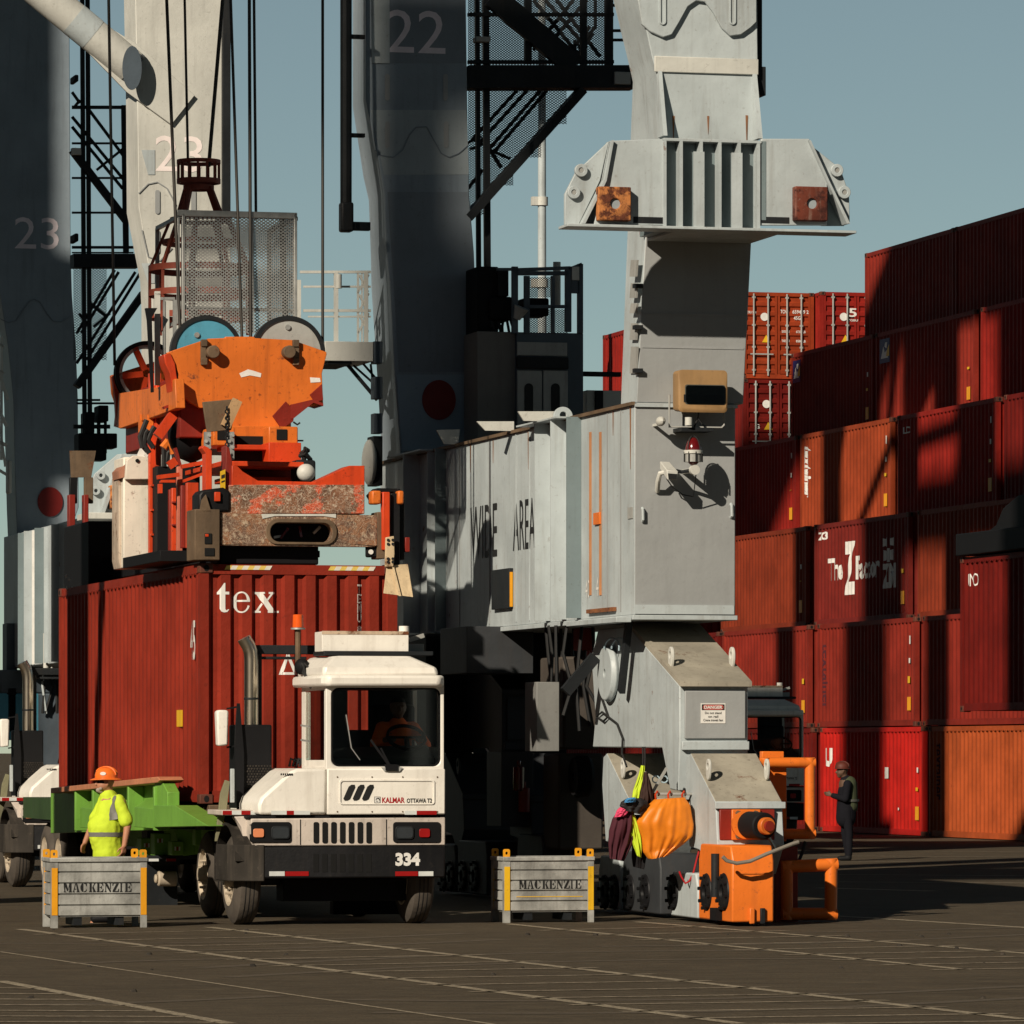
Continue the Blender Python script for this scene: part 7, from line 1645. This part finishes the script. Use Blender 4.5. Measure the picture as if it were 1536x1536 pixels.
def hat(c, face, mat, parent, brim=.165):
    c = Vector(c); b = MB(); prof = [(0,.0001),(0,.118),(.03,.120),(.07,.112),(.105,.085),(.125,.045),(.13,.0001)]
    rings = []
    for a, r in prof[1:-1]: rings.append([(c.x+r*1.12*math.cos(t), c.y+r*math.sin(t), c.z+a) for t in [2*math.pi*i/28 for i in range(28)]])
    b.loft(rings); h = b.build('hard_hat', mat, parent)
    b = MB(); b.ring([(c.x+brim*1.15*math.cos(t), c.y+brim*math.sin(t)) for t in [2*math.pi*i/28 for i in range(28)]], [(c.x+.112*1.1*math.cos(t), c.y+.112*math.sin(t)) for t in [2*math.pi*i/28 for i in range(28)]], 'z', c.z-.004, c.z+.008)
    for v in b.bm.verts: 
        dd = (v.co-c).to_2d().length; v.co.z -= max(0, dd-.12)*.35
    b.build('brim', mat, h, bev=.004)
    b = MB()
    for t in (-.5, 0, .5): b.tube([(c.x+(.12*math.cos(q))*1.12*math.cos(t)*1, c.y+.118*math.cos(q)*math.sin(t)+t*.03, c.z+.03+.105*math.sin(q)) for q in [.1+j*.28 for j in range(10)]], .008, 6)
    b.build('ridge', mat, h); return h
# ---- the man behind the left crate, walking left in a fluorescent shirt (local: -x is where he looks)
PW = Fr(163, 62.3); PW.a = GRID; PWf = Fr(163, 62.3, a=0)
W1 = thing('person', 'man in a fluorescent yellow shirt and orange hard hat standing behind the left crate', 'person', PWf)
hc = Vector((-.035, -.02, 1.635)); fdir = Vector((-.86, -.42, -.12))
body = head(hc, (-.9,-.36,0))+[((0,0,1.50), (-.02,-.005,1.57), .066, .062), ((.01,0,1.40), (.01,0,1.12), .12, .15), ((-.02,0,1.15), (-.01,0,.95), .16, .15)]
shR, shL = Vector((.155,-.14,1.40)), Vector((-.06,.20,1.42))
elR, wrR = Vector((.235,-.19,1.13)), Vector((.20,-.23,.905)); elL, wrL = Vector((-.20,.22,1.15)), Vector((-.285,.12,.935))
body += [(shR, elR, .058, .046), (elR, wrR, .045, .031), (shL, elL, .058, .046), (elL, wrL, .045, .031)]
body += hand_caps(wrR, (-.12,-.05,-1), (-.7,-.7,0), 1, curl=.55, palm_n=(-1,.4,0)); body += hand_caps(wrL, (-.35,-.1,-1), (-.5,-.8,0), 1, curl=.5, palm_n=(.6,.7,0))
for s_ in (-1, 1):
    hip = Vector((-.02+.02*s_, .055*-s_, .88)); kn = hip+Vector((-.05*s_, 0, -.44)); an = kn+Vector((.03*s_, 0, -.41))
    body += [(hip, kn, .080, .060), (kn, an, .062, .042), (an, an+Vector((-.16,0,-.035)), .042, .036)]
fused('body', body, [], M['skin'], W1, .009, 3)
shirt = [((.0,0,1.46), (.02,0,1.30), .105, .155), ((.02,0,1.32), (-.03,-.01,1.06), .165, .205), ((-.03,-.01,1.08), (-.005,0,.86), .205, .185), ((-.08,-.03,1.12), (-.07,-.03,1.00), .165, .16),
         (shR+Vector((-.03,.02,.02)), shR.lerp(elR, .78), .080, .082), (shL+Vector((.02,-.02,.02)), shL.lerp(elL, .78), .080, .080), (shR+Vector((-.02,.03,.0)), shL, .085, .085), ((.0,0,.90), (.0,0,.80), .185, .19)]
so_ = fused('shirt', shirt, [], M['hiviz'], W1, .012, 5)
wr = so_.modifiers.new('folds', 'DISPLACE'); tx = bpy.data.textures.new('folds', 'CLOUDS'); tx.noise_scale = .13; wr.texture = tx; wr.strength = .028; wr.mid_level = .5
# grey bands follow the shirt: shells hugging it, a waist hoop and a shoulder strap
bnd = MB(); ringp = lambda z, k: [(-.02+k*.232*math.cos(t)-.012*(math.cos(t) < 0), -.008+k*.208*math.sin(t)) for t in [2*math.pi*i/40 for i in range(40)]]
hoopb = bnd.ring(ringp(0, 1.0), ringp(0, .93), 'z', 1.005, 1.055).build('reflective_band', M['tape'], W1)
sw_ = hoopb.modifiers.new('hug', 'SHRINKWRAP'); sw_.target = so_; sw_.offset = .004; sw_.wrap_method = 'NEAREST_SURFACEPOINT'; sw_.wrap_mode = 'ABOVE_SURFACE'
bs = MB(); pth = [(.055,-.215,1.20),(.05,-.20,1.27),(.055,-.185,1.34),(.075,-.165,1.41),(.10,-.12,1.455),(.12,-.06,1.48)]
bs.strip([(x-.028, y, z) for x, y, z in pth], [(x+.028, y-.005, z+.008) for x, y, z in pth]); sb_ = bs.build('reflective_strap', M['tape'], W1, recalc=False)
sd = sb_.modifiers.new('sub', 'SUBSURF'); sd.levels = 2; sd.render_levels = 2; sd.subdivision_type = 'SIMPLE'
sw_ = sb_.modifiers.new('hug', 'SHRINKWRAP'); sw_.target = so_; sw_.offset = .005; sw_.wrap_method = 'NEAREST_SURFACEPOINT'; sw_.wrap_mode = 'OUTSIDE_SURFACE'
trs = []
for s_ in (-1, 1):
    hip = Vector((-.02+.02*s_, .05*-s_, .80)); kn = hip+Vector((-.05*s_, 0, -.38)); an = kn+Vector((.03*s_, 0, -.36)); trs += [(hip, kn, .105, .08), (kn, an, .08, .07)]
fused('trousers', trs+[((-.02,-.03,.80),(-.02,.03,.80),.11,.11)], [], M['darkcloth'], W1, .014, 4)
for s_ in (-1, 1):
    an = Vector((.0+.01*s_, .10*-s_, .06)); fused('boot', [(an+Vector((.02,0,.05)), an+Vector((-.02,0,0)), .055, .055), (an, an+Vector((-.17,0,-.015)), .055, .045)], [], M['black'], W1, .012, 3)
hat(hc+Vector((.008,0,.052)), fdir, M['orange_cloth'] if 0 else plain('orange_hard_hat', (.80,.16,.02), .35, spec=.5), W1)
b = MB(); b.prism(circ(.0, 0, .034, 14, .02), 'y', -.003, 0)
for v in b.bm.verts: v.co = Vector(v.co)+hc+Vector((-.02,-.122,.105))
b.build('hat_sticker', M['letter'], W1)
f_ = Vector((-.93,-.37,0)).normalized(); sdv = Vector((-f_.y, f_.x, 0)); b = MB(); gpts = [hc+f_*(.098 if abs(k) < 2 else .06)+sdv*k*.033+Vector((0,0,.012)) for k in (-3,-2,-1,0,1,2,3)]
gpts = [hc+f_*(.105-.004*k*k*2.2)+sdv*k*.030+Vector((0,0,.012)) for k in (-2.6,-1.6,-.7,0,.7,1.6,2.6)]
for k, g_ in enumerate(gpts[:-1]):
    b.bar(g_, gpts[k+1], .010, .034 if k not in (2, 3) else .012)
b.build('sunglasses', M['black'], W1)
fused('beard', [(hc+f_*.088+Vector((0,0,-.088)), hc+f_*.05+Vector((0,0,-.098)), .030, .034), (hc+f_*.07+sdv*.045+Vector((0,0,-.07)), hc+f_*.07-sdv*.045+Vector((0,0,-.07)), .022, .022)], [], plain('grey_beard', (.34,.27,.22), .9), W1, .008, 3)
# ---- dark man in front of the red container, hands together, looking left
PB = Fr(1268, 97.5, a=0); W2 = thing('person', 'man standing in shade before the red containers, hands raised in front of his chest', 'person', PB)
h2 = Vector((-.055,0,1.635)); body = head(h2, (-1,-.1,0))+[((-.0,0,1.5), (-.03,0,1.57), .062, .06)]
for s_ in (-1, 1):
    sh = Vector((.03, .17*s_, 1.40)); el = Vector((-.01, .22*s_, 1.13)); wr_ = Vector((-.25, .05*s_, 1.20)); body += [(sh, el, .058, .046), (el, wr_, .045, .032)]
    body += hand_caps(wr_, (-1,-.25*s_,.25), (0,0,1), 1, curl=.45, palm_n=(0,-s_,0))
body += [((.02,0,1.40), (.02,0,1.05), .14, .14)]
fused('body', body, [], M['skin_dark'], W2, .010, 3)
jk = [((.02,0,1.45), (.03,0,1.25), .12, .165), ((.03,0,1.27), (.02,0,.98), .17, .18), ((.02,0,1.0), (.01,0,.78), .18, .185)]
for s_ in (-1, 1):
    sh = Vector((.03, .17*s_, 1.40)); el = Vector((-.01, .22*s_, 1.13)); wr_ = Vector((-.25, .05*s_, 1.20)); jk += [(sh, el, .080, .068), (el, wr_.lerp(el, .12), .066, .05)]
fused('jacket', jk, [], M['darkcloth'], W2, .014, 4)
vest = fused('vest', [((.06,0,1.40), (.07,0,1.0), .155, .165)], [], plain('dull_olive_vest', (.05,.06,.03), .9), W2, .014, 4)
b = MB(); b.ring([(.068+.185*math.cos(t), .185*math.sin(t)) for t in [2*math.pi*i/32 for i in range(32)]], [(.068+.17*math.cos(t), .17*math.sin(t)) for t in [2*math.pi*i/32 for i in range(32)]], 'z', 1.08, 1.125); hb_ = b.build('reflective_band', plain('dull_grey_tape', (.08,.08,.07), .6), W2)
tr_ = []
for s_ in (-1, 1):
    hip = Vector((.02, .09*s_, .92)); kn = Vector((.03-.03*s_, .10*s_, .50)); an = Vector((.06, .11*s_, .12)); tr_ += [(hip, kn, .105, .075), (kn, an, .075, .062)]
fused('trousers', tr_+[((.02,-.06,.92),(.02,.06,.92),.13,.13)], [], M['darkcloth'], W2, .014, 4)
for s_ in (-1, 1): fused('boot', [((.06,.11*s_,.12), (.06,.11*s_,.055), .055, .055), ((.06,.11*s_,.05), (-.10,.11*s_,.045), .052, .044)], [], M['black'], W2, .012, 3)
hat(h2+Vector((0,0,.05)), (-1,0,0), plain('dark_brown_hat', (.09,.02,.012)), W2, .128)
# ---- driver behind the tractor's wheel
cz = T.z(1153, 0, 0); sx = T.u(604, .7); FD = T.sub(sx, .95, cz)
W3 = thing('person', 'driver in an orange shirt sitting behind the steering wheel of the tractor', 'person', FD)
h3 = Vector((.0,-.02,.70)); body = head(h3, (0,-1,0))+[((0,0,.54), (0,-.01,.63), .06, .058), ((0,0,.42), (0,.03,.05), .13, .14)]
arms = []
for s_ in (-1, 1):
    sh = Vector((.185*s_, .02, .47)); el = Vector((.30*s_, -.14, .27)); wr_ = Vector((.235*s_, -.36, .33)); arms.append((sh, el, wr_)); body += [(sh, el, .055, .045), (el, wr_, .043, .032)]
    body += hand_caps(wr_, (-.55*s_,-.75,.15), (0,.2,1), 1, curl=.9, palm_n=(-s_,.3,-.2))
    hip = Vector((.10*s_, .0, .06)); kn = Vector((.14*s_, -.30, .06)); body += [(hip, kn, .085, .07)]
fused('body', body, [], M['skin_dark'], W3, .010, 3)
fused('shirt', [((0,0,.50), (0,.01,.36), .11, .165), ((0,.01,.38), (0,.03,.10), .17, .165)]+[(a_, b_, .080, .066) for a_, b_, c_ in arms]+[(b_, b_.lerp(c_, .8), .066, .05) for a_, b_, c_ in arms]+[(Vector((-.15,.02,.46)), Vector((.15,.02,.46)), .085, .085)], [], M['orange_cloth'], W3, .013, 4)
fused('trousers', [((.10*s_,.02,.06), (.14*s_,-.30,.06), .10, .085) for s_ in (-1, 1)], [], M['darkcloth'], W3, .016, 3)
fused('hair', [(h3+Vector((0,.02,.055)), h3+Vector((0,.04,.02)), .092, .085)], [], M['black'], W3, .012, 2)

# ================================================================ clothes and a bag hung on the bogie
def drape(name, L, Rr, y0, mat, lab, cat, folds=5, amp=.03, bulge=.08, seed=0, skew=0.0, flat=.5):
    """hanging cloth: left and right outlines from top to bottom (survey px), with folds running down it"""
    N, MM = 26, 34; rr_ = random.Random(seed); ph = [rr_.uniform(0, 6.28) for _ in range(6)]
    def at(P, t):
        k = min(int(t*(len(P)-1)), len(P)-2); f = t*(len(P)-1)-k
        f = f*f*(3-2*f)*.25+f*.75
        return (P[k][0]*(1-f)+P[k+1][0]*f, P[k][1]*(1-f)+P[k+1][1]*f)
    m = MB(); rows = []; back = []
    for j in range(N+1):
        t = j/N; l, r_ = at(L, t), at(Rr, t); a_, b_ = [], []
        for i in range(MM+1):
            s_ = i/MM; px, py = l[0]*(1-s_)+r_[0]*s_, l[1]*(1-s_)+r_[1]*s_
            e = max(0, math.sin(math.pi*s_))**flat; w_ = s_+skew*t
            d = bulge*e*(.45+.55*math.sin(math.pi*min(1, t*1.15+.05)))+amp*(.3+.7*t)*(math.sin(folds*2*math.pi*w_+ph[0]+1.2*math.sin(3*t+ph[3]))*.6+math.sin(folds*3.3*math.pi*w_+ph[1]+2*t)*.4)*e
            d += amp*.5*math.sin(9*t+5*s_+ph[2])*e*t+.012*mnoise.noise(Vector((s_*6+seed*3, t*7, seed)))
            x, z = C.p(px, py, y0); a_.append((x, y0-d, z)); b_.append((x, y0+.02+d*.25, z))
        rows.append(a_); back.append(b_)
    rings = [ra+rb[::-1] for ra, rb in zip(rows, back)]; m.loft(rings)
    o = m.build(name, mat, None, ang=75); o.location = C.loc; o.rotation_euler = (0, 0, C.a)
    return tag(o, lab, cat, 'work clothes hung on the bogie')
yv = -1.55
drape('safety_vest', [(962,1148),(959,1160),(955,1172),(950,1186),(948,1200)], [(967,1149),(967,1160),(966,1172),(964,1186),(962,1199)], yv, M['hiviz'], 'fluorescent yellow vest hanging from a hook above the dark jackets', 'vest', 2, .02, .03, 1)
drape('jacket', [(966,1158),(964,1172),(961,1186),(960,1198),(962,1208)], [(971,1158),(976,1174),(981,1190),(984,1204),(982,1216)], yv-.03, plain('dark_brown_fabric', (.045,.026,.022), .9, spec=.1), 'dark brown jacket hanging beside the yellow vest', 'jacket', 3, .03, .05, 2)
drape('jacket', [(930,1213),(919,1228),(914,1246),(913,1266),(915,1288)], [(950,1212),(953,1228),(953,1248),(949,1266),(936,1292)], yv-.05, M['maroon'], 'dark maroon jacket hanging at the left of the orange cover', 'jacket', 3, .035, .09, 3)
drape('scarf', [(930,1211),(926,1215),(924,1220),(922,1226)], [(944,1212),(944,1216),(941,1220),(936,1224)], yv-.16, M['pink'], 'pink cloth lying over the maroon jacket', 'cloth', 2, .012, .03, 4)
drape('bag', [(940,1198),(932,1203),(930,1209),(937,1216)], [(962,1197),(972,1203),(972,1211),(962,1222)], yv-.17, plain('black_bag_fabric', (.018,.016,.017), .7), 'black bag with a blue cap on top of the jackets', 'bag', 2, .02, .07, 5)
drape('cap', [(942,1197),(938,1200),(937,1204)], [(952,1196),(955,1199),(953,1203)], yv-.26, M['bluecloth'], 'blue cap lying on the black bag', 'cap', 1, .006, .05, 6)
drape('safety_vest', [(944,1222),(943,1236),(946,1252),(950,1268),(956,1284)], [(952,1222),(957,1236),(961,1252),(963,1270),(962,1287)], yv-.08, M['hiviz'], 'fluorescent yellow vest dangling below the black bag', 'vest', 2, .03, .03, 7)
drape('jacket', [(952,1222),(951,1240),(949,1262),(948,1285),(950,1300)], [(962,1222),(966,1240),(968,1262),(970,1285),(966,1304)], yv+.06, plain('black_jacket_fabric', (.012,.011,.012), .9, spec=.1), 'black jacket hanging in the shade behind the orange cover', 'jacket', 2, .03, .05, 8)
TC = 'orange coated cover hooked on a bar beside the jackets'
drape('tarpaulin_cover', [(982,1199),(968,1212),(955,1233),(962,1254),(965,1278),(973,1289)], [(1027,1196),(1034,1207),(1040,1236),(1038,1254),(1026,1266),(1000,1284)], yv-.10, M['tarp'], TC, 'cover', 4.5, .016, .15, 12, .10, .22)
pb(C, 980, 1189, 1040, 1193, yv, yv+.05, 'hanging_bar', M['greyplate'], CR); pb(C, 1016, 1199, 1042, 1203, yv+.1, yv+.14, 'hanging_bar', M['dark'], CR)
for px in (984, 1003, 1024):
    b = MB(); b.tube([C.p3(px,1200,yv-.05), C.p3(px-1,1192,yv-.07), C.p3(px+2,1187,yv-.02), C.p3(px+4,1193,yv+.06)], .012, 6); b.build('red_hook', RO, CR)
b = MB(); b.tube([C.p3(*p, yv-.1) for p in ((1049,1275),(1045,1290),(1040,1310),(1034,1322),(1028,1325),(1022,1315),(1019,1307))], .012, 6); b.build('red_rope', M['redink'], CR)
for px in (964, 967):
    b = MB(); b.tube([C.p3(px,1120,yv), C.p3(px+.5,1135,yv), C.p3(px,1150,yv)], .010, 6); b.build('hook_wire', M['wire'], CR)
for cx_ in (984, 996):
    c = C.p3(cx_, 1169, yv+.2); b = MB(); b.tube([(c[0]+.045*math.cos(t), c[1], c[2]+.04*math.sin(t)) for t in [j*.6 for j in range(11)]], .009, 6); b.build('pale_hose_coil', bpy.data.materials['pale_blue_hose'], CR)
b = MB(); b.bar(C.p3(975,1195,yv+.2), C.p3(1000,1152,yv+.2), .03); b.build('grey_lever', M['greyplate'], CR)
# fire extinguishers and red bits in the shade under the beam
for px, py in ((783,1225),): pass
# far pole
FP = Fr(813, 150); b = MB(); b.cyl((0,0,0), (0,0,26), .15, .10, n=14); pole = tag(b.build('lamp_pole', M['crane'], None, FP), 'grey pole rising behind the lift cabin and stair tower', 'pole')
for py in (302, 425): 
    zq = FP.z(py); b = MB(); b.cyl((0,0,zq-.12), (0,0,zq+.12), .17, n=14); b.box(-.30, -.1, -.1, .1, zq-.12, zq+.12); b.build('clamp_box', M['cream'], pole)
# small litter on the tarmac
for k in range(26):
    rr_ = random.Random(100+k); px, py = rr_.uniform(0, 1536), 1392+130*rr_.random()**1.5; g_ = gp(px, py); s_ = rr_.uniform(.012, .035)
    b = MB(); b.loft([[(s_*math.cos(t)*rr_.uniform(.7,1.3), s_*1.4*math.sin(t), 0) for t in [j*1.05 for j in range(6)]], [(s_*.6*math.cos(t), s_*.8*math.sin(t), s_*.7) for t in [j*1.05 for j in range(6)]]])
    f = Fr(px, g_.y); f.Z = .0; tag(b.build('stone', M['fender'], None, f), 'small stone lying on the open tarmac in front' , 'stone', 'stones on the tarmac')
# third crane added unseen behind the camera; its oversized boom shades leg 22
BV = -57.0
CC.location = C.sub(0, BV).loc
for y0 in (-7.0, 7.0):
    for x_, wd in ((-20.0, 2.0), (9.0, 1.6)):
        b = MB(); b.box(x_-wd/2, x_+wd/2, y0-wd/2, y0+wd/2, 0, 55); b.build('leg', M['crane'], CC)
    b = MB(); b.box(-20, 9, y0-.6, y0+.6, 40, 42.5); b.build('portal_beam', M['crane'], CC)
b = MB(); b.box(-20, 9, -8, 8, 54, 55.5); b.build('top_frame', M['crane'], CC)
for x0, x1, z0, z1 in ((-70.0, -68.75, 55.8, 65.2), (-67.5, 12, 55.8, 65.2), (-68.75, -67.5, 55.8, 61.2), (-68.75, -67.5, 63.4, 65.2)):  # gap left in the added boom for a soft sun patch on the leg
    b = MB(); b.box(x0, x1, -.3, .3, z0, z1); b.build('unseen_boom_girder', M['crane'], CC)
b = MB(); b.box(-8, 10, -4, 4, 65.3, 70); b.build('machinery_house', M['cream'], CC)

# a ship and a shed added outside the picture to cut the low sky light
SHF = C.sub(-52, 0); SHIP = thing('added_container_ship', 'unseen container ship added beyond the cranes to block low sky light', 'ship', SHF)
b = MB(); b.prism([(0,-170),(-32,-170),(-32,190),(-16,235),(0,190)], 'z', -1, 9); b.build('hull', plain('dark_blue_hull_paint', (.02,.03,.06), .5), SHIP)
rr_ = random.Random(11)
for k in range(24):
    y0 = -160+k*14.2; b = MB(); b.box(-31, -1, y0, y0+12.4, 9, 9+2.6*rr_.choice((5, 6, 6, 7))); b.build('deck_stack', CP[rr_.choice(('dark','brick','maroon'))], SHIP)
SHD = C.sub(-46, -135); SH = thing('unseen_shed', 'unseen dark shed added behind the camera to block low sky light', 'unseen_shed', SHD)
b = MB(); b.prism([(0,0),(120,0),(120,17),(60,24),(0,17)], 'y', 0, 34); b.build('wall', plain('dark_sheeting', (.05,.055,.06), .7), SH)
